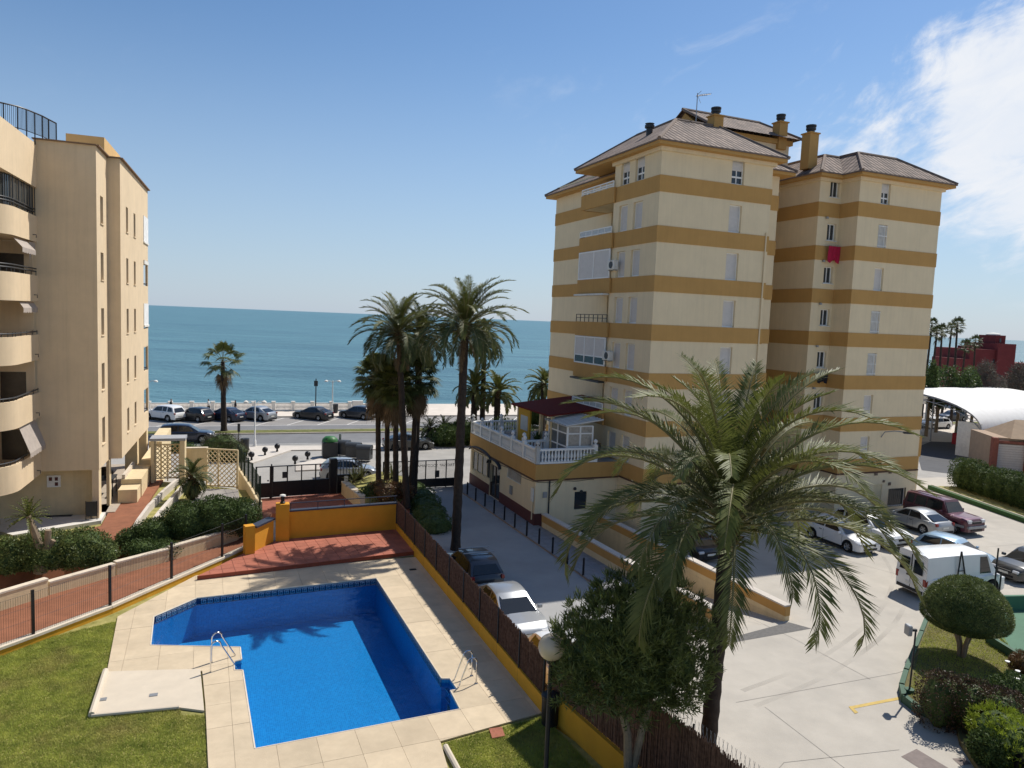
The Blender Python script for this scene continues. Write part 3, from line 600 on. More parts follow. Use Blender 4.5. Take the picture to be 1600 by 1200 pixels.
# globe lamp
lp = PY(862, 1011, 15.6); lamp = empty('globe_lamp', (lp.x, 15.6, lp.z - 4.29), 0, 'tall black lamp post with a cream globe in front of the reed fence', 'lamp post')
MB().lathe([(0, 0), (.12, 0), (.11, .25), (.055, .32), (.05, 3.9), (.1, 3.93), (.1, 4.02), (0, 4.02)], n=14).build('pole', black, lamp)
gl = mat('cream_globe', (0.72, 0.61, 0.45), 0.25, 0.04, 2, spec=0.5, trans=0.3)
MB().lathe([(max(.0, .3 * math.sin(math.pi * i / 18)), 4.29 - .3 * math.cos(math.pi * i / 18)) for i in range(19)], n=28).build('globe', gl, lamp)
# pool ladders
def hoop(pts): return [Vector(p) for p in pts]
def arc_rail(base, d, h, reach, drop):                        # from deck up, over and down into the water
    pts = [base]; 
    for i in range(9):
        a = math.pi * i / 8; pts.append(base + Vector((0, 0, h - .16)) + d * (.16 - .16 * math.cos(a)) + Vector((0, 0, .16 * math.sin(a))))
    pts.append(base + d * reach + Vector((0, 0, -drop))); return pts
la = empty('pool_ladder', P(352, 1047, DZ), 0, 'steel handrail over the steps at the left of the pool', 'pool ladder'); lo_ = la.location
dl = (P(372, 1040, DZ) - P(338, 1050, DZ)); dl.z = 0; dl.normalize()
for p_ in ((329, 1050), (331, 1035)): MB().tube(arc_rail(P(*p_, DZ) - lo_, dl, .95, .95, .35), .024, 8).build('rail', chrome, la)
lb = empty('pool_ladder', P(742, 1062, DZ), 0, 'pair of steel hoop rails at the right corner of the pool', 'pool ladder'); lo_ = lb.location
dl = (P(703, 1070, DZ) - P(742, 1062, DZ)); dl.z = 0; dl.normalize()
for p_, e_ in (((737, 1056), (702, 1056)), ((744, 1068), (708, 1077))):
    b_ = P(*p_, DZ) - lo_; MB().tube(arc_rail(b_, dl, .85, .78, .5), .022, 8).build('rail', chrome, lb)
    MB().lathe([(0, 0), (.055, 0), (.055, .015), (0, .02)], b_, 10).build('base_flange', chrome, lb)
for z_ in (-.25, -.55): c_ = (P(703, 1068, DZ) - lo_) + dl * .03; MB().box((c_.x, c_.y, z_), (.1, .42, .03), math.atan2(dl.y, dl.x)).build('step', chrome, lb)
# grass blades: stuff over the lawn
def scatter_grass(name, loops, z, n, mt, h=.05, hole=None):
    bm = flat_bm(loops, z); bmesh.ops.triangulate(bm, faces=bm.faces); tris = np.array([[v.co[:] for v in f.verts] for f in bm.faces]); bm.free()
    ar = np.linalg.norm(np.cross(tris[:, 1] - tris[:, 0], tris[:, 2] - tris[:, 0]), axis=1); idx = rng.choice(len(tris), n, p=ar / ar.sum())
    r1 = np.sqrt(rng.random(n))[:, None]; r2 = rng.random(n)[:, None]; t = tris[idx]; p = t[:, 0] * (1 - r1) + t[:, 1] * r1 * (1 - r2) + t[:, 2] * r1 * r2
    a = rng.random(n) * 6.283; hh = h * (0.5 + rng.random(n)); wd = .006 + .008 * rng.random(n)
    e = np.stack([np.cos(a), np.sin(a), 0 * a], 1) * wd[:, None]; tl = np.stack([rng.normal(0, .5, n) * hh, rng.normal(0, .5, n) * hh, hh], 1)
    V = np.stack([p - e, p + e, p + tl], 1).reshape(-1, 3); Fq = np.arange(3 * n).reshape(-1, 3)
    return obj(name, np_mesh(name, V, Fq), mt, kind='stuff')
lawn1 = [P(x, y, DZ) for x, y in [(186, 968), (165, 1048), (141, 1118), (281, 1107), (284, 1115), (320, 1115), (327, 1300), (-120, 1300), (-120, 1055), (50, 1000)]]
o = scatter_grass('lawn_blades', [[xy(p) for p in lawn1]], DZ - .06, 170000, grassm); tag(o, 'short dry green lawn at the left of the pool', 'grass')
lawn2 = [P(x, y, DZ) for x, y in [(692, 1159), (848, 1117), (868, 1136), (960, 1230), (1050, 1330), (740, 1330), (706, 1200)]]
o = scatter_grass('lawn_blades', [[xy(p) for p in lawn2]], DZ - .06, 60000, grassm); tag(o, 'small lawn between the deck and the lamp post', 'grass')
# ---- left brick path with its walls and mesh fence
PZ = 1.0
path = [P(x, y, PZ) for x, y in [(-60, 1025), (55, 992), (175, 945), (270, 906), (350, 872), (388, 858), (425, 800), (400, 800), (368, 843), (258, 876), (178, 898), (73, 928), (-60, 965)]]
MB().prism([xy(p) for p in path], DZ - .1, PZ, False).build('brick_path', brickpath, kind='structure')
posts_px = [(-70, 1036), (52, 992), (172, 947), (268, 905), (347, 871), (384, 854)]
mf = empty('mesh_fence', P(52, 992, PZ), 0, 'black wire mesh fence with posts along the brick path above the lawn', 'fence'); mo = mf.location.copy()
pts = [P(x, y, PZ + .12) for x, y in posts_px]
for a, b in zip(pts[:-1], pts[1:]):
    seg(a, b, DZ - .1, PZ + .06, .2, yellow, 'wall_body', mf, mo); seg(a, b, PZ + .062, PZ + .15, .26, coping, 'coping', mf, mo)
    d = b - a; L = d.length; d.normalize(); mbw = MB()
    for i in range(int(L / .075)):
        s = a + d * (i * .075 + .04) - mo; mbw.tube([s + Vector((0, 0, .02)), s + Vector((0, 0, 1.46))], .0045, 3, False)
    for z in (.1, .55, 1.0, 1.45): mbw.tube([a - mo + Vector((0, 0, z)), b - mo + Vector((0, 0, z))], .005, 3, False)
    mbw.build('wire_panel', black, mf, kind='stuff')
for p in pts: MB().box(tuple(p - mo + Vector((0, 0, .76))), (.08, .08, 1.56), R(60)).build('post', black, mf)
gw = empty('garden_wall', P(73, 928, PZ), 0, 'stepped cream wall with stone coping between brick path and hedge', 'wall'); go = gw.location.copy()
for (a, b, h) in (((-70, 975), (73, 930), .62), ((75, 929), (178, 899), .46), ((180, 898), (262, 876), .50), ((264, 875), (368, 844), .55), ((368, 844), (402, 800), .62)):
    a = P(*a, PZ); b = P(*b, PZ); seg(a, b, DZ - .1, PZ + h, .22, palecream, 'wall_body', gw, go); seg(a, b, PZ + h + .002, PZ + h + .07, .27, coping, 'coping', gw, go)
# ================================================================== TOWER (tan block with ochre bands)
def facade(mb, p0, p1, z0, z1, inward, openings, depth=.24):
    """wall plane p0->p1 with rectangular openings (s0,s1,za,zb) and their reveals; local coordinates"""
    p0 = Vector((p0[0], p0[1], 0)); p1 = Vector((p1[0], p1[1], 0)); d = p1 - p0; L = d.length; d.normalize(); q = Vector((inward[0], inward[1], 0)).normalized() * depth
    ss = sorted({0.0, L} | {min(max(v, 0), L) for o in openings for v in o[:2]}); zs = sorted({z0, z1} | {v for o in openings for v in o[2:4]})
    def pt(s, z, k=0): v = p0 + d * s + q * k; return (v.x, v.y, z)
    for i in range(len(ss) - 1):
        for j in range(len(zs) - 1):
            sc = (ss[i] + ss[i + 1]) / 2; zc = (zs[j] + zs[j + 1]) / 2
            if any(o[0] < sc < o[1] and o[2] < zc < o[3] for o in openings): continue
            mb.quad(pt(ss[i], zs[j]), pt(ss[i + 1], zs[j]), pt(ss[i + 1], zs[j + 1]), pt(ss[i], zs[j + 1]))
    for s0, s1, a, b in openings:
        for (u0, v0, u1, v1) in ((s0, a, s1, a), (s1, a, s1, b), (s1, b, s0, b), (s0, b, s0, a)):
            mb.quad(pt(u0, v0), pt(u1, v1), pt(u1, v1, 1), pt(u0, v0, 1))
    return d, q
TH = 22.5
A0 = PY(1018.5, 512, 41.5); A0.z = 0; TU, TV = UV(TH)
tower = empty('apartment_tower', A0, R(TH), 'tall cream apartment tower with ochre bands, brown tiled roofs and a corner terrace', 'building')
TINV = Matrix.Rotation(R(-TH), 3, 'Z')
def loc(p): return TINV @ (Vector(p) - A0)
def hit(px, py, axis, c):                                     # pixel -> local (x,y,z) on the plane local axis = c
    d = TINV @ ray(px, py); o = TINV @ (Vector((0, 0, CAM_Z)) - A0); k = 0 if axis == 'x' else 1
    t = (c - o[k]) / d[k]; return o + d * t
BT = [3.85 + 2.8 * k for k in range(7)]; BH = .92             # band tops
def zat(px, py, x, y): w_ = A0 + TU * x + TV * y; return PY(px, py, w_.y).z
SY = 1.5; RD = 7.0
W1 = hit(1190, 518, 'y', 0).x; SX1 = hit(1201, 519, 'y', SY).x; RX0 = hit(1264, 521, 'y', SY).x; RX1 = hit(1325, 525, 'y', 0).x; WX = hit(1451, 529, 'y', 0).x
YB = hit(949, 511, 'x', 0).y; YE = hit(900, 509, 'x', -.12).y; c_ = loc(PY(861, 506, 58.3)); CX, YC = c_.x, c_.y
EZ = (zat(1032, 213, -.65, -.65) + zat(1226, 244, W1 + .6, -.65) + zat(1492, 292, WX + .6, -.65)) / 3; TOP = EZ - .25

wins = {'front': [], 'left': [], 'right': [], 'step': []}
def win_on(face, axis, c, px, py, wd, ht):
    h = hit(px, py, axis, c); s = h.x if axis == 'y' else h.y
    return (s - wd / 2, s + wd / 2, h.z - ht / 2, h.z + ht / 2)
# openings picked on the photograph's facade, one per storey
fz = lambda k: BT[k] + .02                                    # sills stand on the band below
fr = [hit(px, py, 'y', 0).x for px, py in ((1153, 280), (1149, 353), (1143, 427), (1138, 500), (1132, 570))]
fx = sum(fr) / len(fr)
lefts = [[hit(px, py, 'x', 0).y for px, py in q] for q in (((979, 277), (973, 350), (968, 423), (964, 494)), ((1001, 272), (996, 347), (991, 420), (986, 494)))]
ly = [sum(q) / len(q) for q in lefts]
rx = sum(hit(px, py, 'y', 0.0).x for px, py in ((1382, 312), (1379, 377), (1373, 443), (1367, 508), (1361, 574))) / 5
sx_ = sum(hit(px, py, 'y', SY).x for px, py in ((1303, 303), (1299, 369), (1294, 436), (1288, 502), (1283, 567))) / 5
front_op = [(fx - .45, fx + .45, BT[k] + .02, BT[k] + 1.62) for k in range(1, 7)]
left_op = [(y - .5, y + .5, BT[k] + .02, BT[k] + 1.6) for k in range(0, 7) for y in ly]
right_op = [(rx - .4, rx + .4, BT[k] + .02 + (.0), BT[k] + 1.5) for k in range(0, 7)]
step_op = [(sx_ - .38, sx_ + .38, BT[k] + .38, BT[k] + 1.48) for k in range(1, 7)]
gw_ = hit(1401, 777, 'y', 0); gd_ = hit(1370, 778, 'y', 0)
right_g = [(gw_.x - .85, gw_.x + .85, gw_.z - .65, gw_.z + .65), (gd_.x - .4, gd_.x + .4, 0.05, 2.0)]
walls = MB()
facade(walls, (0, 0), (W1, 0), 0, TOP, (0, 1), front_op)
facade(walls, (W1, 0), (W1, SY), 0, TOP, (-1, 0), [])
facade(walls, (W1, SY), (SX1, SY), 0, TOP, (0, 1), [])
facade(walls, (SX1, SY), (SX1, RD), 0, TOP, (-1, 0), [])
facade(walls, (SX1, RD), (RX0, RD), 0, TOP, (0, 1), [])
facade(walls, (RX0, RD), (RX0, SY), 0, TOP, (1, 0), [])
facade(walls, (RX0, SY), (RX1, SY), 0, TOP, (0, 1), [(s0 - RX0, s1 - RX0, a, b) for s0, s1, a, b in step_op])
facade(walls, (RX1, SY), (RX1, 0), 0, TOP, (1, 0), [])
facade(walls, (RX1, 0), (WX, 0), 0, TOP, (0, 1), [(s0 - RX1, s1 - RX1, a, b) for s0, s1, a, b in right_op + right_g])
facade(walls, (WX, 0), (WX, YC), 0, TOP, (-1, 0), [])
facade(walls, (WX, YC), (CX, YC), 0, TOP, (0, -1), [])
bal_op = [(YC - YE + .6, YC - YE + 1.5, BT[k] + .02, BT[k] + 2.05) for k in range(1, 7)] + [(YC - YE + 1.9, YC - YE + 2.7, BT[k] + .5, BT[k] + 2.05) for k in range(1, 7)]
facade(walls, (CX, YC), (CX, YB), 0, TOP, (1, 0), bal_op)
facade(walls, (CX, YB), (0, YB), 0, TOP, (0, -1), [])
facade(walls, (0, YB), (0, 0), 0, TOP, (1, 0), [(YB - s1, YB - s0, a, b) for s0, s1, a, b in left_op])
tw = walls.build('outer_wall', cream2, tower)
outline = [(0, 0), (W1, 0), (W1, SY), (SX1, SY), (SX1, RD), (RX0, RD), (RX0, SY), (RX1, SY), (RX1, 0), (WX, 0), (WX, YC), (CX, YC), (CX, YB), (0, YB)]
def offset(poly, d):
    n = len(poly); out_ = []
    for i in range(n):
        p, a, b = Vector(poly[i]), Vector(poly[i - 1]), Vector(poly[(i + 1) % n]); e1 = (p - a).normalized(); e2 = (b - p).normalized()
        n1 = Vector((e1.y, -e1.x)); n2 = Vector((e2.y, -e2.x)); out_.append(tuple(p + n1 * d + n2 * d))
    return out_
def ring(mb, poly, d0, d1, z0, z1):
    a = offset(poly, d0); b = offset(poly, d1); n = len(poly)
    for i in range(n):
        j = (i + 1) % n
        mb.quad((*b[i], z0), (*b[j], z0), (*b[j], z1), (*b[i], z1)); mb.quad((*a[i], z1), (*b[i], z1), (*b[j], z1), (*a[j], z1)); mb.quad((*a[i], z0), (*a[j], z0), (*b[j], z0), (*b[i], z0))
    return mb
for k in range(7): ring(MB(), outline, -.01, .035, BT[k] - BH, BT[k]).build('ochre_band', ochre, tower)
ring(MB(), outline, -.01, .07, BT[0] - BH - .1, BT[0] - BH + .001).build('string_course', mat('brown_drip_course', (0.10, 0.05, 0.03), .8), tower)
ring(MB(), outline, -.01, .16, TOP - .22, TOP).build('eave_moulding', cream2, tower)
# windows: frame, shutter box half down, panes
def window(kind, c, along, out_dir, wd, ht, parent):
    """local centre-bottom c on the wall plane; along/out unit vectors"""
    a = Vector((along[0], along[1], 0)); o = Vector((out_dir[0], out_dir[1], 0)); c = Vector(c) - o * .18
    def bx(s0, s1, z0, z1, t0, t1):
        m_ = MB(); vs = []
        for z in (z0, z1):
            for s, t in ((s0, t0), (s1, t0), (s1, t1), (s0, t1)): v = c + a * s + o * t; vs.append((v.x, v.y, c.z + z))
        return m_.add(vs, [(3, 2, 1, 0), (4, 5, 6, 7), (0, 1, 5, 4), (1, 2, 6, 5), (2, 3, 7, 6), (3, 0, 4, 7)])
    wn_ = MB()
    for s0, s1, z0, z1 in ((-wd / 2, -wd / 2 + .06, 0, ht), (wd / 2 - .06, wd / 2, 0, ht), (-wd / 2 + .06, wd / 2 - .06, 0, .07), (-wd / 2 + .06, wd / 2 - .06, ht - .06, ht)):
        q = bx(s0, s1, z0, z1, -.04, .03); wn_.add(q.v, q.f)
    if kind == 'open': q = bx(-.03, .03, .07, ht - .06, -.035, .025); wn_.add(q.v, q.f)
    if kind == 'half':
        q = bx(-.03, .03, .07, ht * .5, -.035, .025); wn_.add(q.v, q.f); q = bx(-wd / 2 + .06, wd / 2 - .06, ht * .24, ht * .30, -.03, .028); wn_.add(q.v, q.f)
    W = wn_.build('window', white, parent)
    if kind in ('half', 'open'): bx(-wd / 2 + .05, wd / 2 - .05, .06, ht - .05, -.03, -.015).build('pane', glass, W)
    if kind == 'half': bx(-wd / 2 + .06, wd / 2 - .06, ht * .5, ht - .06, -.012, .02).build('roller_shutter', shutter, W)
    if kind == 'shut':
        sh_ = MB(); nsl = int((ht - .12) / .085)
        for i in range(nsl):
            z = .07 + i * (ht - .13) / nsl; q = bx(-wd / 2 + .06, wd / 2 - .06, z + .004, z + (ht - .13) / nsl - .004, -.02, .012); sh_.add(q.v, q.f)
        q = bx(-wd / 2 + .06, wd / 2 - .06, .06, ht - .06, -.03, -.015); sh_.add(q.v, q.f); sh_.build('roller_shutter', shutter, W)
    if kind == 'bars':
        bx(-wd / 2 + .05, wd / 2 - .05, .06, ht - .05, -.03, -.015).build('pane', curtain, W)
        g = MB()
        for i in range(7): s = -wd / 2 + wd * (i + .5) / 7; q = bx(s - .012, s + .012, .02, ht - .02, .17, .195); g.add(q.v, q.f)
        for z in (.1, ht / 2, ht - .12): q = bx(-wd / 2, wd / 2, z, z + .03, .165, .2); g.add(q.v, q.f)
        g.build('grille', white, W)
    if kind == 'dark':
        bx(-wd / 2 + .05, wd / 2 - .05, .06, ht - .05, -.03, -.015).build('pane', glass, W); g = MB()
        for i in range(9): s = -wd / 2 + wd * (i + .5) / 9; q = bx(s - .012, s + .012, .02, ht - .02, .17, .195); g.add(q.v, q.f)
        g.build('grille', darkgrey, W)
    return W
def sill(c, along, out_dir, wd, parent):
    a = Vector(along); o = Vector(out_dir); c = Vector(c); ang = math.atan2(a[1], a[0])
    MB().box((c.x + o[0] * .03, c.y + o[1] * .03, c.z - .0), (wd + .12, .1, .05), ang).build('sill', offwhite, parent)
fk = {6: 'half', 5: 'shut', 4: 'shut', 3: 'shut', 2: 'shut', 1: 'shut'}
for k in range(1, 7): window(fk[k], (fx, 0, BT[k] + .02), (1, 0), (0, -1), .9, 1.6, tower)
for k in range(0, 7):
    for y in ly: window('half' if k == 6 else 'shut', (0, y, BT[k] + .02), (0, -1), (-1, 0), 1.0, 1.58, tower)
rk = {6: 'half', 5: 'bars', 4: 'shut', 3: 'bars', 2: 'bars', 1: 'shut', 0: 'shut'}
for k in range(0, 7): window(rk[k], (rx, 0, BT[k] + .02), (1, 0), (0, -1), .8, 1.48, tower)
for k in range(1, 7):
    W = window('open', (sx_, SY, BT[k] + .38), (1, 0), (0, -1), .76, 1.1, tower); sill((sx_, SY, BT[k] + .36), (1, 0, 0), (0, -1, 0), .8, W)
    MB().lathe([(0, 0), (.09, 0), (.1, .12), (0, .14)], (sx_ - .55, SY - .1, BT[k] + 1.75), 8).build('flue', grey, tower)
window('dark', (gw_.x, 0, gw_.z - .65), (1, 0), (0, -1), 1.7, 1.3, tower)
MB().box((gd_.x, .08, 1.03), (.8, .05, 1.95)).build('service_door', palecream, tower)
for k in range(1, 7):
    window('shut', (CX, YE - 1.05, BT[k] + .02), (0, -1), (-1, 0), .86, 2.0, tower)
# corner balconies in the recess
BX = -.12
for k in range(1, 7):
    b_ = MB().b2(BX, CX, YB + .01, YE, BT[k] - .28, BT[k] - .12).build('balcony', cream2, tower)
    pm = MB(); pm.b2(BX - .06, BX + .06, YB - .3, YE, BT[k] - BH, BT[k] + .02); pm.b2(BX + .06, CX - .04, YE - .12, YE, BT[k] - BH, BT[k] + .02); pm.build('parapet', ochre, b_)
    MB().b2(BX + .061, CX - .04, YB + .02, YE - .121, BT[k] - BH + .02, BT[k] - .285).build('soffit', palecream, b_)
    if k in (6, 5, 1):
        r_ = MB(); zt = BT[k] + .42
        for z in ((BT[k] + .12, BT[k] + .24, zt) if k == 6 else (BT[k] + .1, zt)): r_.b2(BX - .03, BX + .03, YB - .1, YE, z - .035, z + .035); r_.b2(BX, CX - .05, YE - .06, YE, z - .035, z + .035)
        for i in range(6): y = YB - .1 + (YE - YB + .1) * i / 5; r_.b2(BX - .031, BX + .031, y - .03, y + .03, BT[k], zt)
        r_.build('balcony_rail', white, b_)
        if k != 6: MB().b2(BX - .008, BX + .008, YB, YE - .05, BT[k] + .1, zt - .04).build('rail_glass', mat('milky_panel', (.45, .47, .47), .3, .1, 4), b_)
    if k == 3:
        r_ = MB()
        for z in (BT[k] + .28, BT[k] + .5): r_.b2(BX - .02, BX + .02, YB - .1, YE, z - .02, z + .02)
        for i in range(8): y = YB - .1 + (YE - YB + .1) * i / 7; r_.b2(BX - .021, BX + .021, y - .015, y + .015, BT[k], BT[k] + .5)
        r_.build('balcony_rail', darkgrey, b_)
    if k in (4, 2):                                             # glazed-in balcony
        gz = MB(); z0, z1 = BT[k] + .02, BT[k] + 1.86
        for y in np.linspace(YB - .05, YE - .05, 3 if k == 4 else 4): gz.b2(BX - .04, BX + .04, y - .05, y + .05, z0, z1)
        gz.b2(BX - .041, BX + .041, YB, YE, z0, z0 + .09); gz.b2(BX - .041, BX + .041, YB, YE, z1 - .09, z1)
        if k == 2: gz.b2(BX - .041, BX + .041, YB, YE, z0 + .52, z0 + .6)
        gz.b2(BX, CX - .05, YE - .06, YE - .02, z0, z1)
        G = gz.build('balcony_glazing', white, b_)
        MB().b2(BX - .012, BX + .012, YB, YE - .1, z0 + .05 if k == 4 else z0 + .55, z1 - .05).build('blind', shutter, G)
        if k == 2: MB().b2(BX - .012, BX + .012, YB, YE - .1, z0 + .05, z0 + .56).build('pane', glass, G)
    if k in (3, 1): MB().b2(BX - .35, BX + .1, YB, YE - .1, BT[k + 1] - BH - .14, BT[k + 1] - BH - .03).build('awning_case', darkgrey if k == 1 else offwhite, b_)
# roofs -----------------------------------------------------------
def slope(mb_uv, pts, eave_dir):
    mb_uv.append((pts, eave_dir))
def build_roof(name, faces, parent):
    mb = MB(); uvs = []
    for pts, e in faces:
        pts = [Vector(p) for p in pts]; e = Vector(e).normalized(); nrm = (pts[1] - pts[0]).cross(pts[2] - pts[0]).normalized()
        if nrm.z < 0: pts = pts[::-1]; nrm = -nrm
        dn = e.cross(nrm); mb.quad(*pts); uvs += [((p).dot(e), p.dot(dn)) for p in pts]
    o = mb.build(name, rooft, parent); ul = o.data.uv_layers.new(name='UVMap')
    for i, uv_ in enumerate(uvs): ul.data[i].uv = uv_
    return o
def ridge(mb, a, b, r=.11): mb.tube([a, b], r, 6)
ridgem = mat('ridge_tile', (0.19, 0.14, 0.11), 0.85, 0.2, 3)
def mansard(x0, x1, y0, y1, z0, ix0, ix1, iy0, iy1, z1, parent, name='roof', front=True):
    A_, B_, C_, D_ = (x0, y0, z0), (x1, y0, z0), (x1, y1, z0), (x0, y1, z0); a, b, c, d = (ix0, iy0, z1), (ix1, iy0, z1), (ix1, iy1, z1), (ix0, iy1, z1)
    R_ = build_roof(name, [([A_, B_, b, a], (1, 0, 0)), ([B_, C_, c, b], (0, 1, 0)), ([C_, D_, d, c], (1, 0, 0)), ([D_, A_, a, d], (0, 1, 0)), ([a, b, c, d], (1, 0, 0))], parent)
    rm = MB()
    for p, q in ((A_, a), (B_, b), (a, b), (a, d), (b, c), (D_, d)): ridge(rm, p, q)
    rm.build('ridge_tiles', ridgem, R_)
    # fascia, soffit
    fm = MB(); fm.b2(x0 + .06, x1 - .06, y0 + .06, y1 - .06, z0 - .26, z0 - .02); fm.build('fascia', ochre, R_)
    gm = MB(); gm.b2(x0 - .01, x1 + .01, y0 - .01, y1 + .01, z0 - .085, z0 - .015); gm.build('eave_tiles', ridgem, R_)
    return R_
ap = hit(1056, 187, 'y', 4.4); ap2 = hit(1122, 198, 'y', 4.4)
mansard(-.65, W1 + .6, -.65, YE + .3, EZ, ap.x, max(ap.x + 1, min(ap2.x, W1 - .3)), 4.4, YE - .2, ap.z, tower)
mansard(CX - .75, SX1 + .7, .75, YC + .6, EZ - .35, CX + 3.4, SX1 - 2.6, 5.4, 13, 24.7, tower)
h3 = hit(1341, 239, 'y', 1.9); h4 = hit(1400, 250, 'y', 1.9)
mansard(RX1 - .6, WX + .6, -.65, YC + .6, EZ, h3.x, h4.x, 1.9, 14, h3.z, tower)
mansard(RX0 - .6, WX - .1, SY - .65, YC, EZ - .006, h3.x - 1.4, WX - 1, SY + 1.9, 14, h3.z - .05, tower)
# penthouse between the blocks
q0, q1, q2, q3 = hit(1066, 171, 'y', 8), hit(1187, 193, 'y', 8), hit(1254, 219, 'y', 4.6), hit(1128, 202, 'y', 4.6)
xl, xr, xe, zr_, ze = q0.x, q1.x, q2.x, q0.z, q2.z
MB().b2(xl + .9, xe - .6, 5.2, 10.8, TOP - .5, ze - .02).build('penthouse_wall', cream2, tower)
MB().b2(xl + .7, xe - .4, 5.05, 10.95, ze - .36, ze - .05).build('penthouse_cornice', ochre, tower)
g = MB(); gx0, gx1 = xl + .25, xl + .85
g.add([(gx0, 5.3, ze - .3), (gx0, 10.7, ze - .3), (gx0, 8, zr_ - .22), (gx1, 5.3, ze - .3), (gx1, 10.7, ze - .3), (gx1, 8, zr_ - .22), (gx0, 5.3, TOP), (gx0, 10.7, TOP), (gx1, 5.3, TOP), (gx1, 10.7, TOP)],
  [(6, 0, 2, 1, 7), (8, 9, 4, 5, 3), (6, 8, 3, 0), (0, 3, 5, 2), (2, 5, 4, 1), (1, 4, 9, 7)]); g.build('gable_wall', ochre, tower)
Rp = build_roof('penthouse_roof', [([(xl, 4.6, ze), (xe, 4.6, ze), (xr, 8, zr_), (xl, 8, zr_)], (1, 0, 0)), ([(xe, 4.6, ze), (xe, 11.4, ze), (xr, 8, zr_)], (0, 1, 0)), ([(xl, 11.4, ze), (xe, 11.4, ze), (xr, 8, zr_), (xl, 8, zr_)], (1, 0, 0))], tower)
rm = MB(); ridge(rm, (xl, 8, zr_ + .02), (xr, 8, zr_ + .02)); ridge(rm, (xr, 8, zr_ + .01), (xe, 4.6, ze + .03)); ridge(rm, (xl + .05, 8, zr_ + .02), (xl + .05, 4.6, ze + .03), .09); rm.build('ridge_tiles', ridgem, Rp)
def chimney(px, py0, py1, yl, wd, cap):
    b = hit(px, py1, 'y', yl); t = hit(px, py0, 'y', yl)
    c = MB(); c.box((b.x, yl, (b.z - .8 + t.z) / 2), (wd, wd, t.z - b.z + .8)); c.box((b.x, yl, t.z + .04), (wd + .14, wd + .14, .08)); C_ = c.build('chimney', ochre, tower)
    k = MB(); k.lathe([(wd * .34, t.z + .08), (wd * .34, t.z + .3), (wd * .44, t.z + .3), (wd * .44, t.z + .42), (wd * .36, t.z + .42), (wd * .36, t.z + .5), (wd * .46, t.z + .5), (wd * .46, t.z + .6), (0, t.z + .62)], (b.x, yl, 0), 12); k.build('chimney_cowl', darkgrey, C_)
chimney(1117, 183, 203, 4.6, .72, 1); chimney(1218, 193, 216, 5.3, .7, 1); chimney(1264, 210, 246, 2.9, .74, 1)
h = hit(1015, 200, 'x', 2.0); MB().lathe([(.2, h.z - .7), (.2, h.z), (.3, h.z), (.3, h.z + .16), (.22, h.z + .16), (.22, h.z + .26), (.3, h.z + .26), (0, h.z + .3)], (2.0, h.y, 0), 12).build('roof_vent', darkgrey, tower)
# aerial
h = hit(1087, 195, 'y', 4.6); t = hit(1087, 145, 'y', 4.6); an = MB(); an.tube([(h.x, 4.6, h.z - .3), (h.x, 4.6, t.z)], .03, 5)
bz = t.z - .1; an.tube([(h.x - .1, 4.6, bz - .08), (h.x + .95, 4.5, bz + .15)], .02, 4)
for i in range(7): x = h.x + .1 + i * .13; an.tube([(x, 4.3, bz + i * .03 - .02), (x, 4.9, bz + i * .03 - .02)], .012, 4, False)
for s in (-1, 1): an.tube([(h.x, 4.6, bz), (h.x + .28, 4.6, bz + s * .38 - .1)], .015, 4, False)
an.build('roof_aerial', grey, tower)
# downpipe, air conditioners, washing, wall lamp
MB().tube([(W1 - .22, -.06, BT[5] + .2), (W1 - .22, -.06, .2)], .045, 8).build('downpipe', cream2, tower)
def aircon(c, out_, lab):
    rt = empty('air_conditioner', A0 + Matrix.Rotation(R(TH), 3, 'Z') @ Vector(c), R(TH), lab, 'air conditioner', 'air conditioners on the tower')
    MB().b2(-.34, 0, -.42, .42, 0, .58).build('casing', offwhite, rt, bevel=.02)
    f = MB(); f.lathe([(0, 0), (.22, 0), (.22, .02), (0, .02)], n=16); f.v = [(-.342 - z, y - .08, x + .29) for x, y, z in f.v]; f.build('fan_grille', darkgrey, rt)
    MB().b2(-.3, .0, -.3, -.25, -.06, -.002).build('bracket', grey, rt); MB().b2(-.3, .0, .25, .3, -.06, -.002).build('bracket', grey, rt)
y = hit(951, 427, 'x', -.15).y; aircon((-.005, YB - .55, BT[4] + .5), 0, 'air conditioner beside the fully shuttered white balcony, the upper of the two')
aircon((-.005, YB - .55, BT[2] + .45), 0, 'air conditioner beside the glazed balcony with small panes, the lower of the two')
def cloth(px, py, c, wd, ht, mt, name, lab, cat):
    h = hit(px, py, 'y', c); bm_ = MB(); n = 14; vs = []
    for r_ in range(8):
        for i in range(n + 1):
            s = i / n; vs.append((h.x + (s - .5) * wd, c - .02 + .05 * math.sin(s * 17 + r_ * .35) * (.3 + r_ / 8) , h.z + ht / 2 - ht * r_ / 7 * (1 + .12 * math.sin(s * 9))))
    bm_.add(vs, [(r_ * (n + 1) + i, r_ * (n + 1) + i + 1, (r_ + 1) * (n + 1) + i + 1, (r_ + 1) * (n + 1) + i) for r_ in range(7) for i in range(n)], True)
    o = bm_.build(name, mt, label=lab, cat=cat); o.location = A0; o.rotation_euler = (0, 0, R(TH))
cloth(1303, 397, SY - .32, 1.0, 1.0, mat('crimson_cloth', (0.42, 0.012, 0.05), .9, .2, 4), 'hanging_laundry', 'crimson towel hanging below a small tower window', 'laundry')
cloth(1285, 590, SY - .3, .85, .65, mat('black_cloth', (0.015, 0.014, 0.018), .9, .3, 6), 'hanging_laundry', 'black garment hanging below a lower tower window', 'laundry')
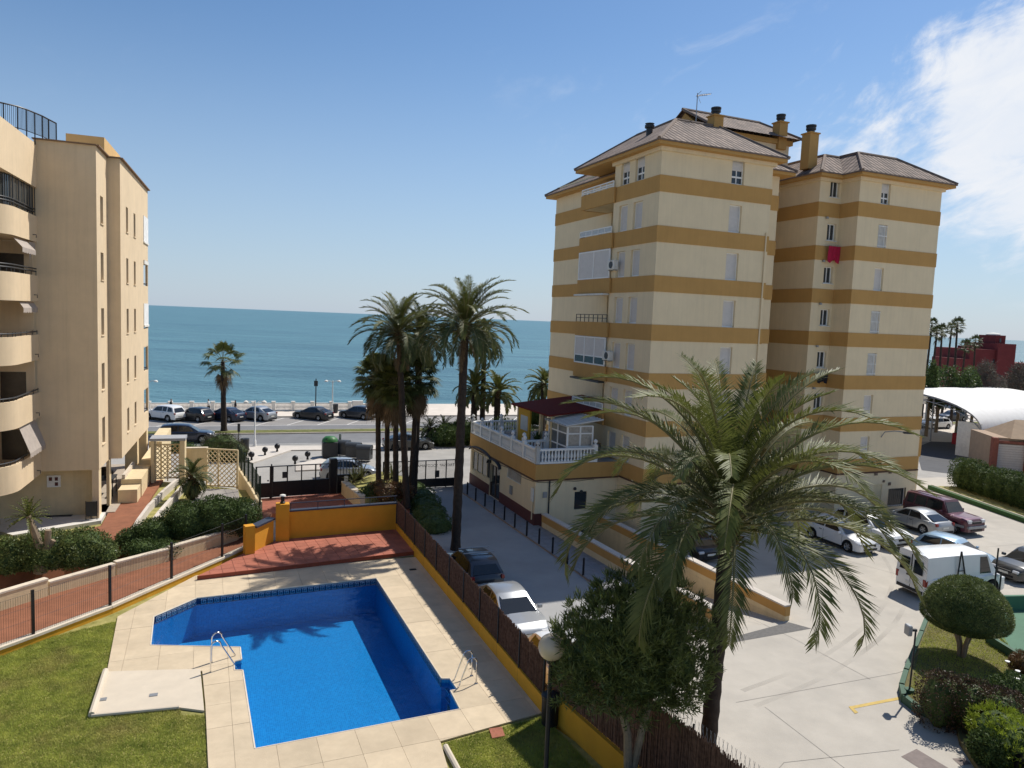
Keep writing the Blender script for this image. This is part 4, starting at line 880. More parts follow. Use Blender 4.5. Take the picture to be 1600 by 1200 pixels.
for (zk, px, py) in ((5, 1303, 397), (1, 1285, 590)):
    h = hit(px, py, 'y', SY - .3); lr = MB()
    for k in range(3): lr.tube([(h.x - .6, SY - .12 - k * .18, h.z + (.5 if zk == 5 else .34)), (h.x + .6, SY - .12 - k * .18, h.z + (.5 if zk == 5 else .34))], .01, 4, False)
    for s in (-.55, .55): lr.tube([(h.x + s, SY + .02, h.z + (.5 if zk == 5 else .34)), (h.x + s, SY - .55, h.z + (.5 if zk == 5 else .34))], .012, 4, False)
    lr.build('clothes_line', grey, tower)
h = hit(1378, 680, 'y', -.05); wl = MB(); wl.tube([(h.x, 0, h.z - .15), (h.x, -.25, h.z + .25), (h.x + .35, -.7, h.z + .38), (h.x + .75, -1.1, h.z + .36)], .035, 6); WL = wl.build('wall_lamp_arm', grey, tower)
MB().box((h.x + .95, -1.25, h.z + .33), (.55, .26, .12), R(-30)).build('lamp_head', darkgrey, WL)
for px, py, s in ((1391, 737, .25), (1369, 740, .25), (1390, 756, .2), (1381, 752, .15), (1348, 765, .22)):
    h = hit(px, py, 'y', -.03); MB().box((h.x, -.03, h.z), (s, .06, s)).build('vent', mat('brown_vent', (.16, .11, .08), .8), tower)
# end annexe at the far right of the tower
MB().b2(WX + .02, WX + 3.5, 2.6, 9, 0, 3.2).build('side_annexe', cream2, tower); MB().b2(WX + .022, WX + 3.56, 2.54, 9.06, 3.2, 4.75).build('side_annexe_parapet', ochre, tower)
# ================================================================== ANNEXE with terrace (local frame of the tower)
c0 = loc(P(842, 823)); c1 = loc(P(731, 755))
AXL = (c0.x + c1.x) / 2 - .1; AY0 = c0.y; AY1 = c1.y
AT = 3.72; AB = 2.85
annex = empty('terrace_annexe', A0 + TU * AXL + TV * AY0, R(TH), 'single storey cream annexe with maroon plinth and ochre band carrying the white terrace', 'building')
def an_(x, y): return (x - AXL, y - AY0)
AW = 0 - AXL + CX + .5; AL = AY1 - AY0
def ahit(px, py): h = hit(px, py, 'x', AXL); return h.y - AY0, h.z
s1, z1_ = ahit(752, 722); s2, z2_ = ahit(773, 745); s3, z3_ = ahit(804, 738)
aw = MB(); aop = [(s1 - 2.0, s1 + 2.0, z1_ - .95, z1_ + .55), (s2 - .95, s2 + .95, .12, z2_ + .75), (s3 - 1.1, s3 + 1.1, z3_ - .5, z3_ + .5)]
facade(aw, (0, AL), (0, 0), 0, AT, (1, 0), [(AL - b, AL - a, c, d) for a, b, c, d in aop], .2)
w4 = hit(907, 782, 'y', AY0); w5 = hit(946, 779, 'y', AY0)
fop = [(w4.x - AXL - .42, w4.x - AXL + .42, w4.z - .55, w4.z + .55)]
facade(aw, (0, 0), (AW, 0), 0, AT, (0, 1), fop, .2)
facade(aw, (0, AL), (AW, AL), 0, AT, (0, -1), [])
facade(aw, (AW, AL), (AW, 0), 0, AT, (-1, 0), [])
aw.quad((.02, .02, AT - .02), (AW, .02, AT - .02), (AW, AL, AT - .02), (.02, AL, AT - .02)); aw.build('outer_wall', cream2, annex)
arect = [(0, 0), (AW, 0), (AW, AL), (0, AL)]
ring(MB(), arect, -.01, .06, AB, AT + .04).build('ochre_band', ochre, annex); ring(MB(), arect, -.01, .1, AB - .09, AB + .001).build('string_course', MATS['brown_drip_course'], annex)
pl = MB(); pl.b2(-.04, .02, .0, s2 - 1.0, 0, .8); pl.b2(-.04, .02, s2 + 1.0, AL, 0, .8); pl.b2(-.04, .5, -.04, .0, 0, .8); pl.build('plinth', plinth, annex)
MB().b2(.0, AW, .0, AL, AT + .041, AT + .06).build('terrace_floor', mat('terrace_tiles', (.3, .28, .26), .8, .1, 2), annex)
wood = mat('brown_window_wood', (.09, .05, .03), .6, .15, 4)
for (s, za, zb, hw) in ((s1, z1_ - .95, z1_ + .55, 2.0), (s2, .12, z2_ + .75, .95)):
    f = MB()
    for a, b in ((s - hw, s - hw + .12), (s - .06, s + .06), (s + hw - .12, s + hw)) + (((s - hw / 2 - .04, s - hw / 2 + .04), (s + hw / 2 - .04, s + hw / 2 + .04)) if hw > 1.2 else ()): f.b2(.06, .14, a, b, za, zb)
    f.b2(.061, .139, s - hw + .1, s + hw - .1, za, za + .1); f.b2(.061, .139, s - hw + .1, s + hw - .1, zb - .1, zb); W = f.build('window' if hw > 1.2 else 'door', palecream if hw > 1.2 else wood, annex)
    MB().b2(.1, .12, s - hw + .08, s + hw - .08, za + .08, zb - .08).build('pane', glass, W)
    hd = MB(); pts_ = []
    for i in range(9): a = math.pi * i / 8; pts_.append((s - (hw + .2) * math.cos(a), zb + .02 + .42 * math.sin(a)))
    for i in range(8): (y0, zz0), (y1, zz1) = pts_[i], pts_[i + 1]; hd.add([(-.02, y0, zz0), (-.02, y1, zz1), (-.22, y1, zz1 - .06), (-.22, y0, zz0 - .06), (-.02, y0, zz0 + .05), (-.02, y1, zz1 + .05), (-.22, y1, zz1 - .02), (-.22, y0, zz0 - .02)], [(0, 1, 2, 3), (7, 6, 5, 4), (0, 4, 5, 1), (3, 2, 6, 7)])
    hd.build('awning_hood', darkgrey, W)
f = MB()
for i in range(12): y = s3 - 1.1 + 2.2 * (i + .5) / 12; f.b2(-.05, -.03, y - .015, y + .015, z3_ - .52, z3_ + .52)
f.b2(-.055, -.025, s3 - 1.15, s3 + 1.15, z3_ - .54, z3_ - .5); f.b2(-.055, -.025, s3 - 1.15, s3 + 1.15, z3_ + .5, z3_ + .54); W = MB().b2(.12, .14, s3 - 1.1, s3 + 1.1, z3_ - .5, z3_ + .5).build('window', mat('wooden_blind', (.3, .24, .18), .8, .2, 8), annex); f.build('grille', offwhite, W)
MB().b2(w4.x - AXL - .42, w4.x - AXL + .42, .1, .12, w4.z - .55, w4.z + .55).build('window', glass, annex)
dp = MB(); dp.tube([(.9, -.05, AB - .1), (.9, -.05, .5)], .045, 8); dp.build('downpipe', darkgrey, annex); MB().tube([(-.05, .25, AB - .5), (-.05, .25, .4)], .05, 8).build('downpipe', cream2, annex)
MB().b2(-.1, -.02, .12, .42, 1.5, 2.3).build('meter_box', offwhite, annex); MB().b2(.5, .75, -.06, .0, 1.75, 2.1).build('meter_box', grey, annex)
for i in range(2): MB().lathe([(0, 0), (.1, 0), (.1, .05), (0, .05)], n=10).build('vent', darkgrey, annex, loc=(2.6 + .45 * i, -.03, 2.2 - .2 * i)).rotation_euler = (R(90), 0, 0)
cbm = MB(); cbm.tube([(-.03, AL * t, AB - .16 - .10 * math.sin(t * 9) ** 2) for t in np.linspace(.02, .98, 24)], .014, 4); cbm.tube([(AW * .5 * t, -.03, AB - .14 - .06 * math.sin(t * 7) ** 2) for t in np.linspace(.02, .98, 12)], .014, 4); cbm.build('cable', black, annex)
MB().b2(-.06, -.02, s3 + .2, s3 + .6, z3_ - 1.5, z3_ - .95).build('wall_sign', grey, annex)
# balustrade of the terrace: posts, rails and single balusters
bal = empty('terrace_balustrade', annex.location + Vector((0, 0, AT + .06)), R(TH), 'white balustrade with urn-shaped balusters round the annexe terrace', 'balustrade')
prof = [(.0, 0), (.075, 0), (.075, .06), (.05, .09), (.045, .14), (.085, .26), (.08, .34), (.045, .5), (.04, .58), (.06, .62), (.06, .66), (.0, .66)]
bmesh_ = MB().lathe(prof, n=8).mesh('baluster'); bmesh_.materials.append(white)
def bal_run(a, b, n_post, tall=True, dens=.21):
    a = Vector((a[0], a[1], 0)); b = Vector((b[0], b[1], 0)); d = b - a; L = d.length; d.normalize(); ang = math.atan2(d.y, d.x)
    c = (a + b) / 2; MB().box((c.x, c.y, .055), (L, .2, .11), ang).build('bottom_rail', white, bal); MB().box((c.x, c.y, .835), (L, .22, .11), ang).build('top_rail', white, bal)
    for i in range(n_post + 1):
        p = a + d * L * i / n_post; MB().box((p.x, p.y, .5), (.24, .24, 1.0), ang).build('post', white, bal)
        MB().lathe([(0, 1.0), (.16, 1.0), (.16, 1.05), (.07, 1.08), (.06, 1.13), (.13, 1.2), (.13, 1.29), (.05, 1.38), (0, 1.4)], (p.x, p.y, 0), 10).build('finial', white, bal)
    k = int(L / dens)
    for i in range(k):
        p = a + d * (i + .5) * L / k
        if min(abs((i + .5) / k * n_post - j) * L / n_post for j in range(n_post + 1)) < .2: continue
        obj('baluster', bmesh_, white, bal, loc=(p.x, p.y, .115))
bal_run((.08, .08), (.08, AL - .08), 6); bex = hit(931, 705, 'y', AY0).x - AXL; bal_run((.08, .08), (bex, .08), 1); bal_run((.08, AL - .08), (4.5, AL - .08), 2)
bal_run((.5, 3.1), (bex - 1.9, 3.1), 1)
# maroon canopy on yellow columns, glass veranda, pots and chairs on the terrace
cz = AT + .06
cn = empty('terrace_canopy', annex.location + Vector((0, 0, cz)), R(TH), 'maroon lean-to canopy on yellow pillars over the terrace', 'canopy')
k1 = loc(P(802, 631, cz + 2.5)); k2 = loc(P(868, 655, cz + 2.5)); x0c, x1c, y0c, y1c = (k1.x + k2.x) / 2 - AXL + .4, CX - AXL - .02, max(k2.y - AY0 + .3, 2.7), k1.y - AY0 - .4
k = MB(); k.add([(x0c - .4, y0c - .3, 2.55), (x0c - .4, y1c + .4, 2.55), (x1c, y1c + .4, 3.15), (x1c, y0c - .3, 3.15), (x0c - .4, y0c - .3, 2.45), (x0c - .4, y1c + .4, 2.45), (x1c, y1c + .4, 3.05), (x1c, y0c - .3, 3.05)], [(3, 2, 1, 0), (4, 5, 6, 7), (0, 1, 5, 4), (1, 2, 6, 5), (2, 3, 7, 6), (3, 0, 4, 7)]); k.build('canopy_roof', maroon, cn)
yel = mat('yellow_column_paint', (.62, .36, .04), .85, .06, 3)
for y in (y0c, y0c + 1.7, y1c - .2): MB().b2(x0c - .1, x0c + .1, y - .1, y + .1, 0, 2.47).build('column', palecream, cn)
MB().b2(x0c - .06, x0c + .06, y1c - 2.2, y1c - .3, 0, 2.46).build('yellow_panel', yel, cn); MB().b2(x0c - .08, x0c - .06, y1c - 1.9, y1c - .7, .9, 1.9).build('panel_window', mat('milky_panel', (.45, .47, .47), .3), cn)
ver = empty('glass_veranda', annex.location + Vector((0, 0, cz)), R(TH), 'white framed glass veranda with ribbed roof at the terrace corner', 'veranda')
vx0, vx1, vy0, vy1 = bex - 1.75, bex - .05, .45, 3.0
f = MB()
for x, y in ((vx0, vy0), (vx1, vy0), (vx0, vy1), (vx0, (vy0 + vy1) / 2), ((vx0 + vx1) / 2, vy0)): f.b2(x - .05, x + .05, y - .05, y + .05, 0, 2.15)
for z in (.85, 1.65, 2.1): f.b2(vx0 - .04, vx0 + .04, vy0, vy1, z, z + .08); f.b2(vx0, vx1, vy0 - .04, vy0 + .04, z, z + .08)
f.build('frame', white, ver)
vg = mat('veranda_glass', (.12, .13, .13), .1, .2, 3, spec=.6)
MB().b2(vx0 - .01, vx0 + .01, vy0, vy1, 0, 2.1).build('pane', vg, ver); MB().b2(vx0, vx1, vy0 - .01, vy0 + .01, 0, 2.1).build('pane', mat('curtained_glass', (.3, .28, .25), .2, .25, 5, spec=.6), ver)
rf_ = MB(); rf_.add([(vx0 - .25, vy0 - .25, 2.15), (vx0 - .25, vy1 + .2, 2.15), (vx1 + .6, vy1 + .2, 2.5), (vx1 + .6, vy0 - .25, 2.5), (vx0 - .25, vy0 - .25, 2.2), (vx0 - .25, vy1 + .2, 2.2), (vx1 + .6, vy1 + .2, 2.55), (vx1 + .6, vy0 - .25, 2.55)], [(0, 1, 2, 3), (7, 6, 5, 4), (0, 4, 5, 1), (1, 5, 6, 2), (2, 6, 7, 3), (3, 7, 4, 0)]); RV_ = rf_.build('veranda_roof', mat('ribbed_sheet', (.42, .40, .37), .5, .1, 3), ver)
rb_ = MB()
for i in range(9): y = vy0 - .25 + (vy1 - vy0 + .45) * i / 8; rb_.tube([(vx0 - .25, y, 2.225), (vx1 + .6, y, 2.575)], .03, 4)
rb_.build('rib', white, RV_)
def pot(x, y, h, n, lab):
    r = empty('potted_plant', annex.location + TU * x + TV * y + Vector((0, 0, cz)), 0, lab, 'potted plant', 'pots on the terrace')
    MB().lathe([(0, 0), (.16, 0), (.22, .34), (.24, .34), (.24, .4), (.2, .4), (0, .36)], n=12).build('pot', tile, r); lf = MB()
    for i in range(n):
        a = random.uniform(0, 6.28); t = random.uniform(.2, .6); p = Vector((math.cos(a) * t, math.sin(a) * t, .4 + h * random.uniform(.4, 1))); m0 = Vector((0, 0, .36)); s = Vector((-math.sin(a), math.cos(a), 0)) * .04; md = (m0 + p) / 2 + Vector((0, 0, .15))
        lf.add([m0 - s * .3, m0 + s * .3, md + s, md - s, p], [(0, 1, 2, 3), (3, 2, 4)])
    lf.build('leaves', leafd, r)
pot(2.0, 4.4, 1.0, 40, 'dark leafy pot plant at the foot of the terrace pillar'); pot(2.8, 4.0, .6, 40, 'low pot plant under the canopy edge'); pot(3.4, 3.7, .7, 40, 'pot plant beside the glass veranda')
# bollards along the alley
bp = [(730, 775), (743, 784.6), (757.5, 793.7), (771.7, 804.5), (787.8, 815), (804, 826.9), (822.7, 840), (842, 852.6), (863, 867.4), (886, 884), (911, 902)]
bme = MB().lathe([(0, 0), (.06, 0), (.055, .03), (.05, .74), (.06, .76), (.06, .8), (.045, .86), (0, .88)], n=10).mesh('bollard'); bme.materials.append(black)
words = ['', 'second ', 'third ', 'fourth ', 'fifth ', 'sixth ', 'seventh ', 'eighth ', 'ninth ', 'tenth ', '']
for i, p in enumerate(bp):
    q = P(*p) ; n_ = 'black bollard on the alley pavement, ' + ('farthest, by the annexe window' if i == 0 else 'nearest, beside the palm frond tips' if i == len(bp) - 1 else words[i] + 'from the seaward end')
    obj('bollard', bme, black, loc=(q.x, q.y, .1), label=n_, cat='bollard', group='bollards along the alley')
# ================================================================== LEFT BUILDING (plain tan block with slit windows and round balconies)
LTH = 20.0
K0 = Vector((-20.56, 35.75, 0)); LU, LV = UV(LTH); LINV = Matrix.Rotation(R(-LTH), 3, 'Z')
lb_ = empty('apartment_block', K0, R(LTH), 'tan apartment block with slit windows and rounded balconies at the left edge', 'building')
def lhit(px, py, axis, c):
    d = LINV @ ray(px, py); o = LINV @ (Vector((0, 0, CAM_Z)) - K0); k = 0 if axis == 'x' else 1; t = (c - o[k]) / d[k]; return o + d * t
def lloc(p): return LINV @ (Vector(p) - K0)
LG = 1.3
ZB, ZT = 3.85, 19.75
xw, ya, xs, yb, yc = -2.58, 2.87, .6, 2.87, 13.8
# slit windows by pixel
sl1 = [lhit(160.5, py, 'x', 0) for py in (327, 416, 503, 590, 674)]
sl2 = [lhit(199.5, py, 'x', xs) for py in (341, 422, 502, 582, 658)]
sl3 = [lhit(211, py, 'x', xs) for py in (350, 426, 501, 576, 649)]
y1 = sum(h.y for h in sl1) / 5; y2 = sum(h.y for h in sl2) / 5; y3 = sum(h.y for h in sl3) / 5
zs_ = [h.z for h in sl1]; z0m = sum(z + 2.8 * i for i, z in enumerate(zs_)) / 5; ZR = [z0m - 2.8 * i for i in range(5)]
o1 = [(y1 - .38, y1 + .38, z - .68, z + .68) for z in ZR]; o2 = [(y - .36, y + .36, z - .68, z + .68) for z in ZR for y in (y2, y3)]
LOG = [(z - .62, z + 1.05) for z in ZR]
lop = [(yc - 2.2, yc - .02, a, b) for a, b in LOG]
wl = MB()
facade(wl, (xw, 0), (0, 0), ZB, ZT, (0, 1), [], .2)
facade(wl, (0, 0), (0, ya), ZB, ZT, (-1, 0), o1, .22)
facade(wl, (0, ya), (xs, ya), ZB, ZT, (0, 1), [])
facade(wl, (xs, ya), (xs, yc), ZB, ZT, (-1, 0), [(a - ya, b - ya, c, d) for a, b, c, d in o2 + lop], .16)
facade(wl, (xs, yc), (-9, yc), ZB, ZT, (0, -1), [(.02, 2.2, a, b) for a, b in LOG], .16)
wl.quad((-9, 0, ZB), (0, 0, ZB), (0, ya, ZB), (-9, ya, ZB)); wl.quad((-9, ya, ZB), (xs, ya, ZB), (xs, yc, ZB), (-9, yc, ZB))
wl.quad((-9, 0, ZT - .4), (0, 0, ZT - .4), (0, yc, ZT - .4), (-9, yc, ZT - .4)); wl.build('outer_wall', cream, lb_)
cpm = MB(); ringp = [(xw, 0), (0, 0), (0, ya), (xs, ya), (xs, yc), (-9, yc)]
for a, b in zip(ringp[:-1], ringp[1:]):
    a = Vector((*a, 0)); b = Vector((*b, 0)); c = (a + b) / 2; d = b - a; cpm.box((c.x, c.y, ZT + .03), (d.length + .1, .3, .055), math.atan2(d.y, d.x))
cpm.build('parapet_coping', mat('brown_coping', (.22, .14, .085), .85, .15, 3), lb_)
slm = mat('slit_shutter', (.20, .155, .095), .7, .1, 4)
for hs, y, x in ((ZR, y1, 0), (ZR, y2, xs), (ZR, y3, xs)):
    for i, z in enumerate(hs):
        f = MB(); hw_ = .36 if x == 0 else .34; f.b2(x - .2, x - .14, y - hw_, y - hw_ + .06, z - .66, z + .66); f.b2(x - .2, x - .14, y + hw_ - .06, y + hw_, z - .66, z + .66); f.b2(x - .2, x - .14, y - hw_ + .06, y + hw_ - .06, z - .66, z - .6); f.b2(x - .2, x - .14, y - hw_ + .06, y + hw_ - .06, z + .6, z + .66)
        W = f.build('window', mat('bronze_frame', (.09, .06, .04), .5), lb_); MB().b2(x - .18, x - .165, y - .3, y + .3, z - .6, z + .6).build('pane', slm if (i, y) != (0, y3) else glass, W)
        MB().b2(x - .12, x + .05, y - .42, y + .42, z - .74, z - .685).build('sill', cream, W)
# wing to the left, its recessed wall and rounded balconies
wg = MB(); facade(wg, (xw - 2.6, -14), (xw - 2.6, 0), LG - .3, ZT - .5, (-1, 0), [(14 - 5.6, 14 - .3, z - 1.2, z + 1.25) for z in ZR], .5); wg.build('wing_wall', cream, lb_)
BZ = [lhit(45, py, 'x', xw).z for py in (367, 464, 562, 664, 765)]
zb0 = sum(z + 2.8 * i for i, z in enumerate(BZ)) / 5; BZ = [zb0 - 2.8 * i for i in range(5)]
def bal_path(r=1.6, y1=-3.4):
    pts = [Vector((xw, 0, 0)), Vector((xw, y1, 0))]
    for i in range(1, 9): a = math.pi / 2 * i / 8; pts.append(Vector((xw - r + r * math.cos(a), y1 - r * math.sin(a), 0)))
    return pts
bpth = bal_path()
def extrude_path(mb, pts, z0, z1, th):
    k = len(pts); L_, R_ = [], []
    for i, p in enumerate(pts):
        t = (pts[min(i + 1, k - 1)] - pts[max(i - 1, 0)]).normalized(); q = Vector((-t.y, t.x, 0)) * th / 2; L_.append(p + q); R_.append(p - q)
    vs = [(p.x, p.y, z) for z in (z0, z1) for p in L_ + R_]; n2 = 2 * k; fs = []
    for i in range(k - 1):
        fs += [(i, i + 1, n2 + i + 1, n2 + i), (k + i + 1, k + i, n2 + k + i, n2 + k + i + 1), (n2 + i, n2 + i + 1, n2 + k + i + 1, n2 + k + i), (i + 1, i, k + i, k + i + 1)]
    return mb.add(vs, fs, True)
awn = mat('grey_awning_cloth', (.46, .40, .35), .9, .1, 4, trans=.2)
for i, z in enumerate(BZ):
    b_ = MB().add([(p.x, p.y, z + .12) for p in bpth] + [(xw - 2.6, bpth[-1].y, z + .12), (xw - 2.6, 0, z + .12)], [tuple(range(len(bpth) + 2))]).add([(p.x, p.y, z) for p in bpth] + [(xw - 2.6, bpth[-1].y, z), (xw - 2.6, 0, z)], [tuple(range(len(bpth) + 1, -1, -1))]).build('balcony', cream, lb_)
    par = extrude_path(MB(), bpth, z, z + 1.22, .16); o = par.build('parapet', cream, b_); 
    o.data.set_sharp_from_angle(angle=R(40))
    for hh in ((1.36,) if i > 1 else (1.42, 1.55)): MB().tube([p + Vector((0, 0, z + hh)) for p in bpth], .035, 6).build('handrail', darkgrey, b_)
    rm_ = MB()
    for j in range(0, len(bpth)): rm_.tube([bpth[j] + Vector((0, 0, z + 1.2)), bpth[j] + Vector((0, 0, z + 1.42))], .018, 5)
    for y in (-.8, -1.7, -2.6): rm_.tube([(xw, y, z + 1.2), (xw, y, z + 1.42)], .018, 5)
    rm_.build('rail_posts', darkgrey, b_, kind='stuff')
    sp = Vector((xw + .1, -.75, z + .3)); MB().tube([sp - Vector((.1, 0, 0)), sp + Vector((.12, 0, 0)), sp + Vector((.12, 0, -.14))], .022, 5).build('drain_spout', darkgrey, b_)
    zc = z + 2.8 if i else ZT - 1.7                             # ceiling above
    if i == 0:
        gz = MB()
        for p in bpth[::1]: gz.tube([p + Vector((0, 0, z + 1.25)), p + Vector((0, 0, zc + .9))], .025, 5)
        for y in (-.85, -1.7, -2.55): gz.tube([(xw, y, z + 1.25), (xw, y, zc + .9)], .025, 5)
        gz.tube([p + Vector((0, 0, zc + .9)) for p in bpth], .04, 5); G = gz.build('balcony_glazing', darkgrey, b_)
        extrude_path(MB(), [p - Vector((.06, 0, 0)) for p in bpth], z + 1.25, zc + .9, .015).build('pane', mat('smoky_glass', (.05, .055, .055), .08, .2, 2, spec=.6), G)
        cu = MB(); ys = np.linspace(-1.9, -.8, 30); cu.add([(xw - .22 + .03 * math.sin(k * 1.9), y, zz) for zz in (z + .3, zc + .85) for k, y in enumerate(ys)], [(k, k + 1, 31 + k, 30 + k) for k in range(29)]); cu.build('curtain', curtain, G)
    else:
        rl = [(1, -4.6, -1.2, .4, .3), (2, -2.6, -.3, .25, .12), (3, 0, 0, 0, 0), (4, -3.0, -.4, 1.2, .38)][i - 1]
        if rl[3]:
            y0, y1_, dn, ot = rl[1:]; y0 = max(y0, -3.3)
            a = [(xw - .05, y0, zc - .06), (xw - .05, y1_, zc - .06), (xw + ot, y1_, zc - .06 - dn), (xw + ot, y0, zc - .06 - dn)]
            vv = MB(); vv.quad(*a)
            n = 12
            for k in range(n): s0 = y0 + (y1_ - y0) * k / n; s1_ = y0 + (y1_ - y0) * (k + 1) / n; vv.quad((xw + ot, s0, zc - .06 - dn), (xw + ot, s1_, zc - .06 - dn), (xw + ot, s1_, zc - .25 - dn - .05 * (k % 2)), (xw + ot, s0, zc - .25 - dn - .05 * ((k + 1) % 2)))
            vv.build('awning', awn, b_)
        if i == 1: MB().add([(xw + .02, -1.15, zc - .05), (xw + .02, -.1, zc - .05), (xw + .02, -.1, zc - .55), (xw + .02, -.8, zc - .6), (xw + .02, -1.1, zc - 1.0)], [(0, 1, 2, 3, 4)]).build('torn_awning', awn, b_)
    MB().b2(xw - 2.5, xw - .1, -.03 - .1, -.02, z + .13, zc - .02).build('side_screen', cream, b_)
    if i in (1, 3, 4): MB().b2(xw - 1.5, xw - .45, -.15, -.131, z + .75, z + 2.2).build('side_window', mat('brown_side_glass', (.05, .04, .032), .2, .2, 3), b_)
    MB().b2(xw - 3.05, xw - 3.0, -5.6, -.3, ZR[i] - 1.2, ZR[i] + 1.25).build('balcony_door', glass, b_)
# top of the wing: upstand wall, curved railing, stair turret
extrude_path(MB(), [Vector((xw, 0, 0)), Vector((xw, -16, 0))], BZ[0] + 2.55, ZT - .2, .2).build('roof_upstand', cream, lb_)
MB().quad((xw, 0, BZ[0] + 2.56), (xw - 8, 0, BZ[0] + 2.56), (xw - 8, -16, BZ[0] + 2.56), (xw, -16, BZ[0] + 2.56)).build('roof_slab', cream, lb_)
rl = MB(); e0 = lhit(88, 222, 'y', 1.2); e1 = lhit(-30, 150, 'y', -1.5)
rp0 = [lhit(px, 222, 'y', yy) for px, yy in ((88, 1.5), (76, .8), (66, .2), (54, -.3), (41, -.8), (27, -1.2), (5, -1.5), (-20, -1.8), (-50, -2.0))]
rt_ = []; tops = [(88, 201), (76, 191), (66, 184), (54, 176), (41, 167), (27, 160), (5, 155), (-20, 153), (-50, 153)]
for q, (px, py), yy in zip(rp0, tops, (1.5, .8, .2, -.3, -.8, -1.2, -1.5, -1.8, -2.0)): h = lhit(px, py, 'y', yy); rt_.append(Vector((h.x, yy, ZT + 1.05)))
zt_ = ZT + 1.15
rt_ = [Vector((p.x, p.y, zt_)) for p in rt_]
rl.tube(rt_, .035, 6); rl.tube([p - Vector((0, 0, .95)) for p in rt_], .02, 5)
for p in rt_: rl.tube([p, p - Vector((0, 0, 1.45))], .028, 5)
for a, b in zip(rt_[:-1], rt_[1:]):
    for k in range(1, 7): q = a.lerp(b, k / 7); rl.tube([q, q - Vector((0, 0, .95))], .009, 4, False)
rl.build('roof_railing', black, lb_)
t0 = lhit(103, 235, 'y', 4.0); t1 = lhit(163, 235, 'y', 4.0); tt = lhit(130, 211, 'y', 4.0).z
MB().b2(t0.x, t1.x, 4.0, 9.0, ZT - .5, tt).build('stair_turret', mat('ochre_stucco', (.62, .40, .17), .9, .06, 2), lb_); MB().b2(t1.x - .02, t1.x + .3, 7.4, 9.0, ZT - .5, tt - .35).build('stair_turret_flue', cream, lb_)
MB().b2(-8, xw - .6, -1.0, 1.2, ZT - .5, ZT + .12).build('roof_step', cream, lb_)
# loggias cut into the seaward corner
for i, (z0, z1) in enumerate(LOG):
    b_ = MB().b2(xs - 2.2, xs - .01, yc - 2.2, yc - .01, z0 - 1.2, z0 - 1.08).build('sea_loggia', cream, lb_)
    MB().b2(xs - 2.25, xs - .01, yc - 2.3, yc - 2.2, z0 - 1.2, z1 + .3).build('loggia_wall', cream, b_)
    MB().tube([(xs - .06, yc - 2.15, z0 + .14), (xs - .06, yc - .06, z0 + .14), (xs - 2, yc - .06, z0 + .14)], .03, 5).build('handrail', darkgrey, b_)
    if i in (0, 2):
        m_ = MB(); m_.b2(xs - .05, xs + .03, yc - 2.18, yc - .02, z0 + (.0 if i == 0 else .25), z1 - .02); m_.build('blind', mat('white_blind', (.74, .74, .72), .7), b_)
        MB().b2(xs - .02, xs + .07, yc - 2.2, yc, z0 + (-.08 if i == 0 else .12), z0 + (.0 if i == 0 else .25)).build('blind_bar', offwhite, b_)
    elif i == 1: MB().b2(xs - .3, xs + .05, yc - 2.1, yc - .05, z1 - .28, z1 - .04).build('awning_case', offwhite, b_)
# ground floor: recessed wall, columns, step, door opening, low walls
gf = MB(); gf.b2(-9, -.4, .9, 1.1, LG - .2, ZB); gf.b2(-.35, -.1, .15, 1.1, LG - .2, ZB - .002); gf.build('ground_floor_wall', palecream, lb_)
MB().b2(-.32, -.02, .0, .14, LG - .2, ZB - .002).build('column', cream, lb_); MB().b2(-.1, .05, 2.5, 3.0, LG - .2, ZB - .002).build('column', palecream, lb_)
h = lhit(200, 700, 'x', xs); MB().b2(xs - .7, xs - .02, 8.6, 9.3, LG - .2, ZB - .002).build('column', palecream, lb_); MB().b2(xs - .6, xs - .02, 12.9, 13.6, LG - .2, ZB - .002).build('column', palecream, lb_)
gs = MB()
for i in range(7): gs.b2(xw - 1.58, xw - 1.5, -.9 - i * .55, -.86 - i * .55, LG, 3.3)
gs.build('glazing_bars', offwhite, lb_); MB().b2(xw - 1.62, xw - 1.6, -5, -.3, LG, 3.4).build('shop_glazing', glass, lb_)
lg = [P(x, y, LG) for x, y in [(-160, 960), (-60, 905), (60, 845), (160, 835), (235, 845), (370, 800), (392, 778), (392, 764), (300, 753), (232, 748), (140, 735), (-160, 800)]]
MB().prism([xy(p) for p in lg], -.02, LG - .12, False).build('left_garden', soil, kind='structure')
entry = [P(x, y, LG) for x, y in [(20, 838), (158, 815), (172, 790), (60, 792), (-40, 820)]]
MB().prism([xy(p) for p in entry], 0, LG + .06, False).build('entrance_step', mat('white_marble_step', (.66, .63, .58), .5, .1, 2), kind='structure')
bp_ = [P(x, y, LG) for x, y in [(-120, 880), (0, 858), (60, 843), (158, 822), (170, 800), (225, 752), (255, 750), (238, 775), (220, 812), (205, 842), (100, 862), (-120, 930)]]
MB().prism([xy(p) for p in bp_], 0, LG + .02, False).build('brick_path', brickpath, kind='structure')
mt_ = P(84, 803, LG + .07); MB().box((0, 0, .012), (1.9, 1.1, .024), R(15)).build('door_mat', darkgrey, loc=mt_, label='dark rectangular door mat on the white entrance step', cat='door mat')
bb = P(143, 812, LG + .06); bd = empty('notice_stand', bb, R(15), 'small black framed notice stand at the building corner', 'stand')
MB().box((0, 0, .55), (.5, .04, .75)).build('panel', darkgrey, bd); s_ = MB()
for x in (-.25, .25): s_.tube([(x, 0, 0), (x, 0, .95)], .02, 6)
s_.build('legs', black, bd)
tag_ = P(84, 752, 2.5); h = lhit(84, 752, 'y', .88); MB().b2(h.x - .3, h.x + .3, .86, .897, h.z - .3, h.z + .3).build('wall_notice', white, lb_)
